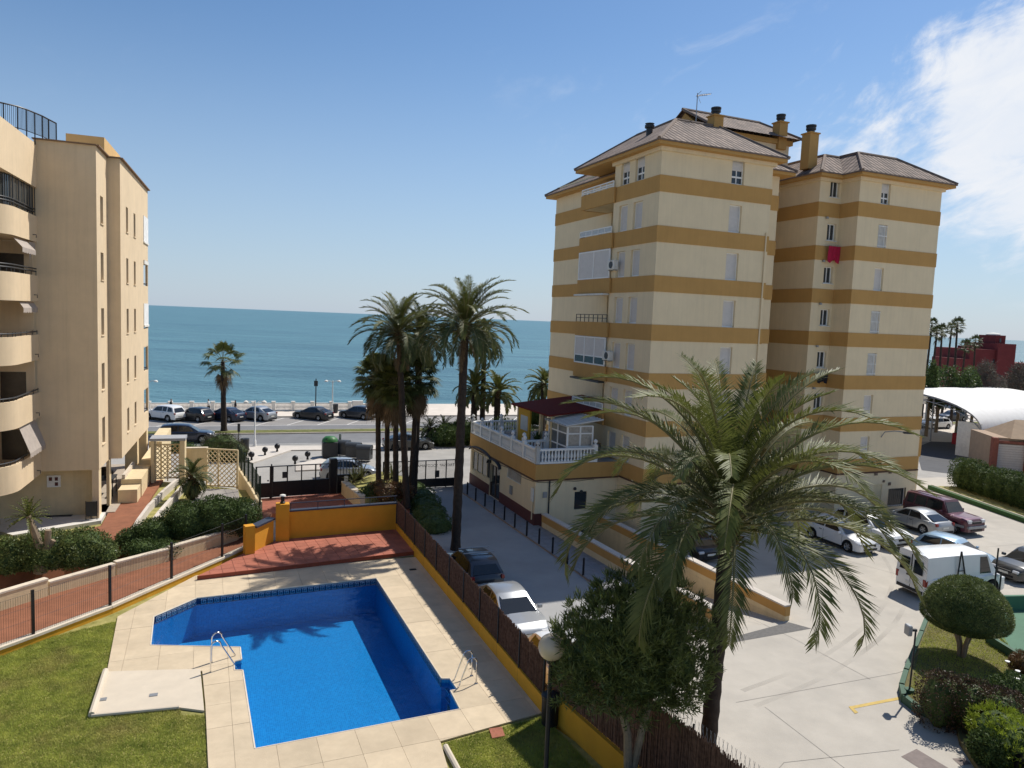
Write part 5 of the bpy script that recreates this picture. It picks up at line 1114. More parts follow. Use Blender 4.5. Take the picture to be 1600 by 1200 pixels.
for dx, dz in ((-.14, .12), (.12, .12), (.12, -.14)): MB().b2(h.x + dx - .07, h.x + dx + .07, .852, .859, h.z + dz - .09, h.z + dz + .09).build('notice_print', plinth, lb_)
# terraced walls of the ground floor gardens to the right of the block
tw_ = empty('garden_terrace_wall', P(190, 790, LG), R(LTH), 'stepped pale terrace walls of the ground floor patios beside the brick path', 'wall'); to = LINV @ (tw_.location - K0)
def tb(x0, x1, y0, y1, z1, nm='wall_body', mt=palecream): MB().b2(x0 - to.x, x1 - to.x, y0 - to.y, y1 - to.y, -1.3, z1 - LG).build(nm, mt, tw_)
tb(.35, 1.3, 3.1, 4.4, LG + .75); tb(.3, 1.35, 4.42, 8.4, LG + 1.05); tb(.8, 1.4, 8.42, 13.0, LG + 1.35); tb(.7, 1.5, 13.02, 19, LG + 1.7)
MB().b2(.35 - to.x, .5 - to.x, 4.5 - to.y, 8.2 - to.y, 1.06, 1.3).build('coping', coping, tw_)
bq = empty('patio_table', P(179, 742, LG + 1.0) + Vector((0, 0, 0)), R(LTH), 'dark patio furniture behind the terrace wall under the block', 'table')
bq.location = K0 + LU * -.6 + LV * 5.2 + Vector((0, 0, LG)); MB().b2(-.5, .5, -.7, .7, 1.0, 1.06).build('table_top', darkgrey, bq); ls = MB()
for x in (-.45, .45):
    for y in (-.6, .6): ls.tube([(x, y, 0), (x, y, 1.0)], .03, 6)
ls.build('legs', black, bq, kind='stuff'); MB().lathe([(0, 1.2), (.4, 1.22), (.42, 1.4), (.2, 1.62), (0, 1.65)], n=14).build('barbecue_lid', black, bq); MB().tube([(0, 0, 1.06), (0, 0, 1.22)], .05, 6).build('stem', black, bq)
MB().b2(-7, xs - .1, -.02 + 1.2, yc, LG - .1, LG + .06).build('patio_floor', mat('patio_tile', (.4, .34, .27), .8), lb_)
# kerb of the brick path and green bed
kw = empty('path_kerb', P(215, 812, LG), 0, 'pale raised kerb curving along the inner brick path', 'kerb'); ko = kw.location.copy()
kp = [P(x, y, LG + .25) for x, y in [(200, 842), (216, 812), (232, 790), (256, 766), (285, 742)]]
for a, b in zip(kp[:-1], kp[1:]): seg(a, b, LG - .3, LG + .28, .16, palepave, 'kerb_stone', kw, ko, .03)
kp2 = [P(x, y, LG + .25) for x, y in [(222, 838), (250, 800), (285, 760), (300, 745)]]
for a, b in zip(kp2[:-1], kp2[1:]): seg(a, b, LG - .3, LG + .32, .2, palepave, 'kerb_stone', kw, ko, .03)
# gatehouse: grey slab on a pillar, lattice gate behind, cream wall, big lattice gate
gh = empty('gate_shelter', P(262, 752, LG), R(LTH), 'small cream gate shelter with flat grey roof over a lattice gate', 'gate'); g0 = gh.location.copy()
Zg = (g0.x ** 2 + g0.y ** 2) ** .5
s = 1 / pxw(g0)
MB().b2(-.95, 1.05, -.5, .9, 2.62, 2.78).build('roof_slab', mat('grey_slab', (.30, .31, .33), .7, .1, 3), gh); MB().b2(.72, 1.0, -.45, .85, 0, 2.62).build('pillar', palecream, gh); MB().b2(-.9, -.72, -.45, .85, 0, 2.62).build('pillar', palecream, gh)
def lattice(x0, x1, z0, z1, step, r):
    m_ = MB(); 
    def clip(c, sg):
        pts = []
        for x in (x0, x1):
            z = c + sg * x
            if z0 <= z <= z1: pts.append((x, z))
        for z in (z0, z1):
            x = (z - c) / sg
            if x0 < x < x1: pts.append((x, z))
        return pts[:2] if len(pts) >= 2 else None
    for sg in (1, -1):
        c = z0 - max(sg * x0, sg * x1)
        while c < z1 - min(sg * x0, sg * x1):
            q = clip(c, sg)
            if q: m_.tube([(q[0][0], sg * r * .6, q[0][1]), (q[1][0], sg * r * .6, q[1][1])], r, 4, False)
            c += step
    return m_
lattice(-.7, .7, .25, 2.3, .28, .028).build('lattice', palecream, gh)
f = MB()
for x in (-.68, 0, .68): f.b2(x - .03, x + .03, -.04, .04, .02, 2.35)
f.b2(-.68, .68, -.041, .041, 2.3, 2.36); f.b2(-.68, .68, -.041, .041, .18, .25); f.build('gate_frame', palecream, gh)
wall('boundary_wall', [P(289, 745, LG), P(325, 744, LG)], LG - .3, LG + 1.85, .2, palecream, cap=.06, capm=coping, label='plain cream wall panel between the two lattice gates', cat='wall')
p0, p1 = P(323, 760, LG - .2), P(371, 763, LG - .2); lg2 = empty('lattice_gate', (p0 + p1) / 2, math.atan2((p1 - p0).y, (p1 - p0).x), 'wide cream diamond lattice gate across the side drive', 'gate'); L = (p1 - p0).length
lattice(-L / 2, L / 2, .1, 2.35, .30, .03).build('lattice', palecream, lg2); f = MB()
for x in (-L / 2, -L * .12, L / 2): f.b2(x - .04, x + .04, -.05, .05, 0, 2.4)
f.b2(-L / 2, L / 2, -.051, .051, 2.35, 2.42); f.b2(-L / 2, L / 2, -.051, .051, .05, .12); f.build('gate_frame', palecream, lg2)
MB().prism([xy(P(x, y, LG - .1)) for x, y in [(318, 764), (372, 765), (378, 800), (330, 815), (285, 800)]], 0, LG - .08, False).build('side_drive', mat('grey_drive', (.27, .25, .23), .9, .15, 1.5), kind='structure')
# boundary wall and dark green mesh fence up the side of the driveway
sf = empty('side_fence', P(405, 800, .5), 0, 'dark green mesh fence on a sloping pale wall beside the driveway', 'fence'); s0 = sf.location.copy()
sp = [P(406, 800, 1.2), P(394, 776, 1.2), P(382, 757, 1.2), P(372, 740, 1.2)]
gm = mat('dark_green_metal', (.012, .03, .018), .5, .1, 5)
for a, b in zip(sp[:-1], sp[1:]):
    seg(a, b, 0, 1.75, .25, palecream, 'wall_body', sf, s0); d = b - a; mbw = MB(); n_ = int(d.length / .1)
    for i in range(n_): q = a.lerp(b, (i + .5) / n_) - s0; mbw.tube([(q.x, q.y, 1.76 - s0.z), (q.x, q.y, 3.1 - s0.z)], .006, 3, False)
    for z in (1.9, 2.5, 3.05): mbw.tube([(a.x - s0.x, a.y - s0.y, z - s0.z), (b.x - s0.x, b.y - s0.y, z - s0.z)], .008, 3, False)
    mbw.build('wire_panel', gm, sf, kind='stuff')
for k in range(7): t = k / 6 * 3; i = min(int(t), 2); q = sp[i].lerp(sp[i + 1], t - i) - s0; MB().b2(q.x - .04, q.x + .04, q.y - .04, q.y + .04, 1.6 - s0.z, 3.2 - s0.z).build('post', gm, sf)
# black sliding gate and pedestrian gate, intercom pillar
GT = 2.05
ga_, gb_ = P(426, 778, GZ), P(514, 772, GZ); gx = (gb_ - ga_); ang = math.atan2(gx.y, gx.x); Lg = gx.length
bg_ = empty('driveway_gate', ga_, ang, 'wide black driveway gate, solid below and see-through mesh above', 'gate')
MB().b2(0, Lg, -.03, .03, .06, .98).build('solid_panel', black, bg_); f = MB()
for i in range(5): f.b2(Lg * i / 4 - .035, Lg * i / 4 + .035, -.05, .05, .05, GT)
f.b2(0, Lg, -.051, .051, GT - .05, GT); f.b2(0, Lg, -.051, .051, .98, 1.04); f.build('gate_frame', black, bg_); mw = MB()
for i in range(int(Lg / .06)): mw.tube([(i * .06, 0, 1.0), (i * .06, 0, GT)], .006, 3, False)
mw.build('mesh_infill', black, bg_, kind='stuff'); MB().b2(Lg * .16, Lg * .16 + .28, -.06, -.03, 1.25, 1.65).build('notice_plate', darkgrey, bg_)
pg = empty('pedestrian_gate', ga_, ang, 'narrow black pedestrian gate at the left of the driveway gate', 'gate'); wdt = (ga_ - P(400, 779, GZ)).length
MB().b2(-wdt, -.12, -.03, .03, .06, .98).build('solid_panel', black, pg); f = MB()
for x in (-wdt, -.14): f.b2(x - .05, x + .05, -.05, .05, 0, GT)
f.b2(-wdt, -.14, -.051, .051, GT - .05, GT); f.build('gate_frame', black, pg); MB().lathe([(0, 0), (.06, 0), (.06, .08), (0, .08)], (-.3, -.06, 1.1), 8).build('handle', grey, pg)
MB().b2(-.12, .0 - .05, -.08, .08, 0, GT + .12).build('gate_post', black, pg)
ip = empty('gate_pillar', P(519, 770, GZ), ang, 'black gate pillar with a white notice beside the planter', 'pillar'); MB().b2(-.2, .25, -.2, .2, 0, 2.3).build('pillar_post', black, ip); MB().b2(.3, 2.0, -.1, .1, 0, 1.2).build('low_panel', black, ip); MB().b2(.75, 1.0, -.13, -.101, .75, 1.1).build('notice', white, ip)
f = MB()
for i in range(9): f.b2(.3 + i * .2, .33 + i * .2, -.02, .02, 1.2, 2.2)
f.b2(.3, 2.0, -.025, .025, 2.15, 2.2); f.build('railing', black, ip)
# planter with shrubs at the right of the driveway
pk = empty('planter', P(545, 775, GZ), 0, 'beige stone planter wall with coping right of the driveway', 'planter'); k0 = pk.location.copy()
pp = [P(537, 772, GZ), P(566, 797, GZ), P(622, 790, GZ), P(640, 765, GZ)]
seg(pp[0], pp[1], 0, 1.15, .3, palecream, 'planter_wall', pk, k0)
for i in range(3): a = pp[0].lerp(pp[1], i / 3 + .03); b = pp[0].lerp(pp[1], (i + 1) / 3 - .03); seg(a, b, 1.152, 1.26, .42, coping, 'coping', pk, k0)
MB().prism([xy(p - k0) for p in (pp[0], pp[1], pp[2], pp[3], P(600, 752, GZ))], -.3, .75, False).build('soil', soil, pk)
# black fence with lettered banner across the alley mouth
b0, b1 = P(598, 766), P(712, 760); bx_ = b1 - b0; ang = math.atan2(bx_.y, bx_.x); Lb = bx_.length
ag = empty('alley_gate', b0, ang, 'black mesh gate with a solid foot and back-to-front lettering closing the alley', 'gate')
MB().b2(0, Lb, -.03, .03, .05, .6).build('solid_panel', black, ag); f = MB(); n_ = 7
for i in range(n_ + 1): f.b2(Lb * i / n_ - .03, Lb * i / n_ + .03, -.05, .05, 0, 2.0)
f.b2(0, Lb, -.051, .051, 1.95, 2.0); f.b2(0, Lb, -.051, .051, .6, .66); f.build('gate_frame', black, ag); mw = MB()
for i in range(int(Lb / .045)): mw.tube([(i * .045, 0, .6), (i * .045, 0, 1.97)], .007, 3, False)
mw.build('mesh_infill', black, ag, kind='stuff'); MB().b2(Lb * .70, Lb * .70 + .32, -.07, -.03, .75, 1.25).build('notice_plate', darkgrey, ag)
MB().b2(Lb + .02, Lb + .42, -.2, .2, 0, 2.5).build('gate_post', black, ag)
cu = bpy.data.curves.new('lettering', 'FONT'); cu.body = 'TRIO.SAP  SOCOTAMA  ABI AL'; cu.size = .27; cu.extrude = .005
tx = bpy.data.objects.new('lettering_tmp', cu); col.objects.link(tx); dg = bpy.context.evaluated_depsgraph_get(); me = bpy.data.meshes.new_from_object(tx.evaluated_get(dg)); bpy.data.objects.remove(tx)
me.transform(Matrix.Translation((Lb * .98, .0, 1.5)) @ Matrix.Rotation(R(180), 4, 'Z') @ Matrix.Rotation(R(90), 4, 'X')); me.materials.clear()
obj('lettering', me, black, ag, loc=(0, .09, 0))
# ================================================================== PLANTS
def frond_mesh(name, L, e0, curl, nl, ll, wd, seed, droop=.25, vee=.62):
    """feather leaf: rachis bending down under its weight, leaflets both sides; lies in +x, z up"""
    r = random.Random(seed); pts = []; p = Vector((0, 0, 0)); e = e0; n = 14; side = r.uniform(-.12, .12); yaw = 0
    for i in range(n + 1):
        pts.append(p.copy()); t = i / n; e -= curl / n * (.15 + 1.7 * t); yaw += side / n
        p = p + Vector((math.cos(e) * math.cos(yaw), math.cos(e) * math.sin(yaw), math.sin(e))) * (L / n)
    mb = MB(); mb.cur = 0; mb.tube(pts, [.035 * (1 - .85 * i / n) * L / 4 + .006 for i in range(n + 1)], 4, False)
    mb.cur = 1
    for k in range(nl):
        t = .14 + .86 * (k + .5) / nl; f = t * n; i = min(int(f), n - 1); b = pts[i].lerp(pts[i + 1], f - i); tg = (pts[i + 1] - pts[i]).normalized()
        sd = tg.cross(Vector((0, 0, 1)));
        sd = sd.normalized() if sd.length > 1e-3 else Vector((0, 1, 0)); up = sd.cross(tg)
        for s in (-1, 1):
            l = ll * (.55 + .6 * math.sin(math.pi * min(1, t * .9 + .08))) * r.uniform(.8, 1.15) * (1 if t < .9 else .75)
            fw = .55 + .5 * t; d = (tg * fw + sd * s * (1.0 - .35 * t) + up * (vee * r.uniform(.5, 1.3) * (1 - .4 * t))).normalized()
            m1 = b + d * l * .5; tip = b + d * l + Vector((0, 0, -droop * l * r.uniform(.5, 1.4))); m1 = m1 + Vector((0, 0, -.08 * l)); w_ = (tg - d * tg.dot(d)).normalized() * wd * r.uniform(.8, 1.2)
            mb.add([b - w_ * .4, b + w_ * .4, m1 + w_, m1 - w_, tip], [(0, 1, 2, 3), (3, 2, 4)])
    me = mb.mesh(name); return me
def trunk_mb(base, top, r0, r1, seg_=16, ring_=.05, n=12, lean=0.0):
    base = Vector(base); top = Vector(top); pts = []; rr = []
    for i in range(seg_ * 2 + 1):
        t = i / (seg_ * 2); p = base.lerp(top, t) + Vector((math.sin(t * 3.1) * lean, 0, 0)); pts.append(p); rr.append((r0 + (r1 - r0) * t) * (1 + (ring_ if i % 2 else -ring_)) * (1.25 if t < .03 else 1))
    return MB().tube(pts, rr, n)
def palm(name, lab, base, top, L, nf, r0, r1, mats, ll=.42, wd=.018, nl=42, seed=1, emin=-55, emax=82, curl=(1.0, 1.9), group=None, stub=True, dry=4, cat='palm tree', lean=0.0, shared=None):
    base = Vector(base); top = Vector(top); rt = empty(name, base, 0, lab, cat, group); rr = random.Random(seed)
    trunk_mb((0, 0, -.05), top - base, r0, r1, lean=lean).build('trunk', bark, rt); c = top - base
    key = (round(L, 2), nl, ll)
    if stub:
        st = MB()
        for i in range(60):
            a = i * 2.4; h = i / 60; q = Vector((math.cos(a), math.sin(a), 0)); b0 = c + Vector((0, 0, -.75 + .7 * h)) + q * r1 * .7; t_ = b0 + q * (.28 - .1 * h) + Vector((0, 0, .26)); s = Vector((-q.y, q.x, 0)) * .07
            st.add([b0 - s, b0 + s, t_ + s * .6, t_ - s * .6, b0 - s * .6 + Vector((0, 0, .14)), b0 + s * .6 + Vector((0, 0, .14))], [(0, 1, 2, 3), (4, 3, 2, 5)])
        st.build('leaf_bases', dryfrond, rt)
    var = {}
    ne = 9
    for i in range(nf):
        t = (i + .5) / nf; e = emax - (emax - emin) * t ** .85; b = int(t * ne); v = rr.randrange(2)
        if (b, v) not in var:
            me = frond_mesh('frond', L * rr.uniform(.9, 1.05) * (.85 if b == 0 else 1), R(e), rr.uniform(*curl) * (.55 + .45 * min(1, t * 1.6)), nl, ll, wd, seed * 100 + b * 10 + v)
            me.materials.append(stalkm); me.materials.append(mats[min(len(mats) - 1, int(t * len(mats)))]); var[(b, v)] = me
        o = obj('frond', var[(b, v)], None, rt, loc=c + Vector((0, 0, .12 - .35 * t))); o.rotation_euler = (rr.uniform(-.12, .12), rr.uniform(-.1, .1), i * 2.39996 + rr.uniform(-.25, .25)); s = rr.uniform(.88, 1.08); o.scale = (s, s, s)
    for i in range(dry):
        if ('d', i % 2) not in var:
            me = frond_mesh('dead_frond', L * .6, R(-62), .4, nl // 2, ll * .7, wd, seed * 7 + i); me.materials.append(dryfrond); me.materials.append(dryfrond); var[('d', i % 2)] = me
        o = obj('dead_frond', var[('d', i % 2)], None, rt, loc=c + Vector((0, 0, -.45))); o.rotation_euler = (0, 0, rr.uniform(0, 6.28))
    return rt
def fan_mesh(name, L, e0, rad, seed, mats, nseg=26, dead=False):
    r = random.Random(seed); mb = MB(); d = Vector((math.cos(e0), 0, math.sin(e0))); tip = d * L; mb.cur = 0; mb.tube([(0, 0, 0), tip * .5 + Vector((0, 0, .03)), tip], [.03, .022, .014], 4, False); mb.cur = 1
    nrm = Vector((-math.sin(e0), 0, math.cos(e0))); sd = Vector((0, 1, 0))
    for k in range(nseg):
        a = -2.1 + 4.2 * (k + .5) / nseg; q = d * math.cos(a) + sd * math.sin(a); l = rad * (1 - .12 * abs(a) / 2) * r.uniform(.9, 1.08); q2 = (-d * math.sin(a) + sd * math.cos(a)) * rad * .055
        z = nrm * (.07 * (1 if k % 2 else -1)); m1 = tip + q * l * .55 + z * .3; e = tip + q * l + Vector((0, 0, -l * (.32 if not dead else .5) * r.uniform(.6, 1.3)))
        mb.add([tip, m1 - q2 * 1.15, m1 + q2 * 1.15, e - q2 * .15, e + q2 * .15], [(0, 1, 2), (1, 3, 4, 2)])
    me = mb.mesh(name)
    for q in mats: me.materials.append(q)
    return me
def fan_palm(name, lab, base, top, L, rad, nf, r0, r1, skirt, seed=1, group=None, mats=None, nvar=7, trunkm=None):
    base = Vector(base); top = Vector(top); rt = empty(name, base, 0, lab, 'palm tree', group); rr = random.Random(seed); c = top - base
    trunk_mb((0, 0, -.05), c, r0, r1, 14, .04).build('trunk', trunkm or bark, rt); ms = mats or (stalkm, frondm); var = [fan_mesh('leaf', L * rr.uniform(.85, 1.1), R(78 - 110 * i / (nvar - 1)), rad, seed * 50 + i, ms) for i in range(nvar)]
    dv = [fan_mesh('dead_leaf', L * .7, R(-58 - 12 * i), rad * .85, seed * 50 + 40 + i, (dryfrond, dryfrond), 20, True) for i in range(3)]
    for i in range(nf):
        t = (i + .5) / nf; o = obj('leaf', var[min(nvar - 1, int(t * nvar))], None, rt, loc=c + Vector((0, 0, .1 - .3 * t))); o.rotation_euler = (rr.uniform(-.2, .2), rr.uniform(-.1, .1), i * 2.39996)
    for i in range(skirt):
        o = obj('dead_leaf', dv[i % 3], None, rt, loc=c + Vector((0, 0, -.2 - 1.1 * i / max(1, skirt)))); o.rotation_euler = (0, 0, i * 2.39996)
    return rt
def leaf_arrays(pos, dirs, ln, wd, rs):
    n = len(pos); a = rs.normal(size=(n, 3)); s = np.cross(dirs, a); s /= np.linalg.norm(s, axis=1)[:, None] + 1e-9; nn = np.cross(s, dirs)
    l = (ln * (.7 + .6 * rs.random(n)))[:, None]; w_ = (wd * (.7 + .6 * rs.random(n)))[:, None]
    V = np.stack([pos, pos + dirs * l * .5 + s * w_ / 2, pos + dirs * l - nn * l * .08, pos + dirs * l * .5 - s * w_ / 2], 1).reshape(-1, 3)
    return V
def blob_leaves(ells, n, ln, wd, seed, shell=.25, up=.3, whorl=0, zmin=None, bumps=.12, box=0):
    """leaves over a union of ellipsoids (centre, radii); whorl>0 groups them on shoot tips"""
    rs = np.random.default_rng(seed); vol = np.array([e[1][0] * e[1][1] + e[1][1] * e[1][2] + e[1][0] * e[1][2] for e in ells]); m_ = n if not whorl else max(1, n // whorl)
    idx = rs.choice(len(ells), m_, p=vol / vol.sum()); c = np.array([e[0] for e in ells])[idx]; rad = np.array([e[1] for e in ells])[idx]
    d = rs.normal(size=(m_, 3)); d /= np.linalg.norm(d, axis=1)[:, None]; k = 1 - shell * rs.random(m_) ** 1.4 + bumps * np.sin(d[:, 0] * 7 + idx) * np.sin(d[:, 1] * 6 + 1.3 * idx) * np.cos(d[:, 2] * 5)
    if box: k = k / (np.abs(d) ** box).sum(1) ** (1 / box)
    p = c + d * rad * k[:, None]; dn = d / rad; dn /= np.linalg.norm(dn, axis=1)[:, None]
    keep = np.ones(m_, bool)
    for j, e in enumerate(ells):                                   # drop leaves deep inside another lump
        q = ((p - np.array(e[0])) / np.array(e[1])); keep &= (np.linalg.norm(q, axis=1) > .72) | (idx == j)
    if zmin is not None: keep &= p[:, 2] > zmin
    p = p[keep]; dn = dn[keep]
    if whorl:
        p = np.repeat(p, whorl, 0); dn = np.repeat(dn, whorl, 0); p = p + rs.normal(size=p.shape) * ln * .18; dd_ = dn * .5 + rs.normal(size=p.shape) * .55 + np.array([0, 0, up])
    else: dd_ = dn * .6 + rs.normal(size=p.shape) * .7 + np.array([0, 0, up])
    dd_ /= np.linalg.norm(dd_, axis=1)[:, None]; V = leaf_arrays(p, dd_, ln, wd, rs); return V
def leaf_obj(name, V, mt, parent=None, **k):
    return obj(name, np_mesh(name, V, np.arange(len(V)).reshape(-1, 4)), mt, parent, **k)
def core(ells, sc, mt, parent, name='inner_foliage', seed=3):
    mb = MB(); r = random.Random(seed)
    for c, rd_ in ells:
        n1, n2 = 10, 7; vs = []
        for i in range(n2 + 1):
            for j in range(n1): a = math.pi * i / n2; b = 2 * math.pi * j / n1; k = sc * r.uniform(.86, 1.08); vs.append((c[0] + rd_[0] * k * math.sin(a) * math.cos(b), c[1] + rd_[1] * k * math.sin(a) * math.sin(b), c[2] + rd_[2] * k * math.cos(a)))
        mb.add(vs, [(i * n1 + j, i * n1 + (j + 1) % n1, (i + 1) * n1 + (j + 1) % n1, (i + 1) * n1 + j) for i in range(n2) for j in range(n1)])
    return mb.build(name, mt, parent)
def shrub(name, lab, loc_, ells, n, ln, wd, mt, seed=1, cat='shrub', group=None, sc=.74, zmin=.0, **k):
    rt = empty(name, loc_, 0, lab, cat, group); leaf_obj('foliage', blob_leaves(ells, n, ln, wd, seed, zmin=zmin, **k), mt, rt)
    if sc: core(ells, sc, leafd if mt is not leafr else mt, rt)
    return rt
# --- foreground date palm
palm('date_palm', 'large foreground date palm with arching fronds in front of the tower', (5.02, 16.6, 0), (5.2, 16.6, 7.72), 4.7, 56, .21, .175, (frondy, frondy, frondm, frondm), ll=.60, wd=.0175, nl=88, seed=3, emin=12, emax=86, curl=(1.6, 2.35), dry=0)
# --- oleander
ol = empty('oleander', (3.02, 15.55, DZ - .08), 0, 'tall dark oleander bush in front of the nearer reed fence', 'shrub')
el_ = [((-.75, .1, 4.1), (1.15, 1.2, 1.35)), ((.55, .3, 4.4), (1.25, 1.2, 1.45)), ((-.1, -.3, 4.8), (1.1, 1.1, 1.35)), ((1.0, .2, 3.8), (.8, .9, 1.05)), ((-1.15, .3, 3.7), (.7, .75, .9)), ((.1, .2, 3.4), (1.5, 1.0, .9))]
leaf_obj('foliage', blob_leaves(el_, 44000, .2, .026, 5, shell=.5, up=.8, whorl=18, bumps=.26), leafm, ol); core(el_, .5, leafd, ol)
tb_ = MB(); tb_.tube([(0, 0, -.05), (-.02, 0, 1.2), (-.1, 0, 2.2), (-.45, .05, 3.4)], [.13, .11, .09, .06], 8); tb_.tube([(.02, 0, 1.0), (.22, .05, 2.2), (.5, .1, 3.4)], [.09, .085, .05], 8); tb_.build('trunk', palebark, ol)
shrub('shrub', 'low dark shrub at the foot of the oleander on the yellow wall', (2.45, 15.0, DZ), [((0, 0, .6), (.9, .6, .75)), ((.8, -.5, .9), (.7, .6, .7))], 4200, .12, .03, leafd, 6)
# --- palms by the driveway: tall date palms and fan palms
def wp(px, py, y): return PY(px, py, y)
b = wp(712, 850, 37.2); palm('date_palm', 'tallest date palm standing in the alley bed behind the reed fence', (b.x, 37.2, 0), wp(727, 508, 37.2), 3.35, 62, .25, .20, (frondm, frondm, frondd), ll=.46, wd=.019, nl=56, seed=5, emin=-14, curl=(1.4, 2.2), dry=2)
b = wp(636, 790, 43.5); palm('date_palm', 'date palm with a dark leaning trunk rising from the planter cluster', (b.x, 43.5, .5), wp(623, 520, 43.5), 3.1, 56, .21, .18, (frondm, frondd), ll=.46, wd=.02, nl=52, seed=6, emin=-22, curl=(1.4, 2.2), dry=6)
b = wp(645, 780, 46); palm('date_palm', 'date palm half hidden behind the two taller crowns', (b.x, 46.5, .5), wp(658, 524, 46.5), 2.9, 46, .2, .17, (frondd, frondd), ll=.44, wd=.022, nl=46, seed=16, emin=-25, curl=(1.4, 2.2), dry=3)
for i, (px, tx, ty, yy, lab) in enumerate(((592, 590, 590, 46.5, 'leftmost fan palm of the cluster with a brown skirt'), (604, 606, 598, 48, 'fan palm second from left in the cluster, slim trunk'), (619, 618, 600, 45, 'fan palm in the middle of the cluster, short brown skirt'), (642, 652, 588, 46, 'right-hand fan palm of the cluster under the tall crowns'))):
    b = wp(px, 765, yy); fan_palm('fan_palm', lab, (b.x, yy, .5), wp(tx, ty, yy), 1.0, .85, 40, .2, .14, 34, seed=20 + i, group='fan palms by the driveway', mats=(stalkm, frondd if i % 2 else frondm))
b = P(350, 673, .15); fan_palm('fan_palm', 'lone fan palm on the grass median of the seafront road', b, wp(348, 565, b.y), 1.55, .95, 19, .30, .18, 6, seed=31, trunkm=bark)
# seafront planting behind the annexe
b = P(757, 668); palm('date_palm', 'slim tall palm by the seafront seen behind the tallest crown', (b.x, 74, 0), wp(757, 528, 74), 2.6, 34, .3, .22, (frondm,), ll=.46, nl=34, wd=.045, seed=8, dry=0)
for i, (px, cy, yy, lab) in enumerate(((742, 606, 73, 'left short date palm above the seafront shrubs'), (778, 612, 72, 'right short date palm above the seafront shrubs'), (850, 600, 80, 'date palm at the seaward edge of the tower'))):
    t = wp(px, cy, yy); palm('date_palm', lab, (t.x, yy, 0), t, 2.7, 34, .35, .3, (frondy, frondm), ll=.46, nl=34, wd=.045, seed=9 + i, dry=0, emin=-30)
sea_shr = [(700, 664, 68, 2.4, 1.8), (727, 655, 69, 2.6, 2.4), (752, 660, 70, 3.0, 2.6), (785, 655, 70, 3.2, 3.0), (808, 662, 69, 2.4, 2.0), (842, 622, 82, 3.0, 2.2)]
for i, (px, py, yy, w_, h) in enumerate(sea_shr):
    t = wp(px, py, yy); shrub('shrub', ['low dark shrub left of the seafront palms', 'dark shrub behind the tall palm trunk', 'leafy shrub below the slim seafront palm', 'broad shrub below the right short palm', 'shrub touching the annexe terrace on the seaward side', 'rounded dark tree beside the tower at the shore'][i], (t.x, yy, 0), [((0, 0, t.z * .5), (w_ / 2, 1.2, max(.6, t.z * .55))), ((w_ * .3, .2, t.z * .45), (w_ / 2.4, 1.1, t.z * .45)), ((-w_ * .3, -.2, t.z * .42), (w_ / 2.4, 1.1, t.z * .42))], 2600, .3, .1, leafd if i % 2 else leafg, 40 + i, group='shrubs along the seafront')
pl0 = P(655, 697); pl1 = P(712, 693); plr = wall('road_planter', [pl0, pl1], 0, .75, .3, palepave, label='long pale planter wall in front of the cycads by the road', cat='planter')
for i, (px, py) in enumerate(((672, 668), (693, 668), (668, 680), (703, 678))):
    yy = 68.5; t = wp(px, py, yy); palm('cycad', ['cycad at the left of the road planter', 'taller cycad right of centre in the road planter', 'low cycad spilling over the left of the planter wall', 'low cycad at the right end of the planter wall'][i], (t.x, yy + .3 * (i % 2), 0), (t.x, yy + .3 * (i % 2), t.z), 1.5, 26, .28, .24, (frondd,), ll=.22, nl=22, wd=.025, seed=50 + i, emin=-30, curl=(.9, 1.5), dry=0, stub=False, cat='cycad')
# planter shrubs by the driveway
q = P(600, 792, GZ); shrub('shrub', 'red and bronze leaved shrub in the driveway planter', (q.x, q.y, .7), [((0, 0, .6), (1.0, .8, .75)), ((.9, .6, .5), (.9, .8, .6)), ((-.5, .6, .5), (.8, .7, .6))], 4200, .13, .05, leafr, 61)
q = P(577, 792, GZ); shrub('shrub', 'dark green shrub at the planter corner beside the red one', (q.x, q.y, .6), [((0, 0, .45), (.7, .6, .6)), ((.1, .8, .5), (.6, .6, .6))], 2400, .12, .05, leafd, 62)
for i, (px, py) in enumerate(((552, 772), (565, 768), (612, 765))):
    q = P(px, py, GZ); palm('spiky_yucca', ['spiky yucca behind the planter coping', 'second spiky yucca beside the gate railing', 'pale yucca between the palm trunks'][i], (q.x, q.y, .7), (q.x, q.y, 1.25), .95, 30, .1, .1, (frondy if i != 1 else frondm,), ll=.07, nl=10, wd=.035, seed=65 + i, emin=0, curl=(.2, .6), dry=0, stub=False, cat='yucca')
# low hedge bed beside the alley
hb = [P(650, 766), P(690, 800), P(700, 828), P(690, 850), P(640, 790)]
shrub('hedge', 'low clipped green hedge bed beside the alley behind the fence', (hb[2].x - .8, hb[2].y, 0), [((0, 0, .25), (1.0, 1.2, .55)), ((-.5, 2.0, .25), (1.0, 1.4, .55)), ((-1.0, 4.2, .25), (.95, 1.5, .55)), ((-1.6, 6.4, .25), (.9, 1.5, .5)), ((-2.4, 8.2, .25), (.8, 1.2, .5))], 15000, .07, .045, leafg, 70, cat='hedge', sc=.95, shell=.12, box=3)
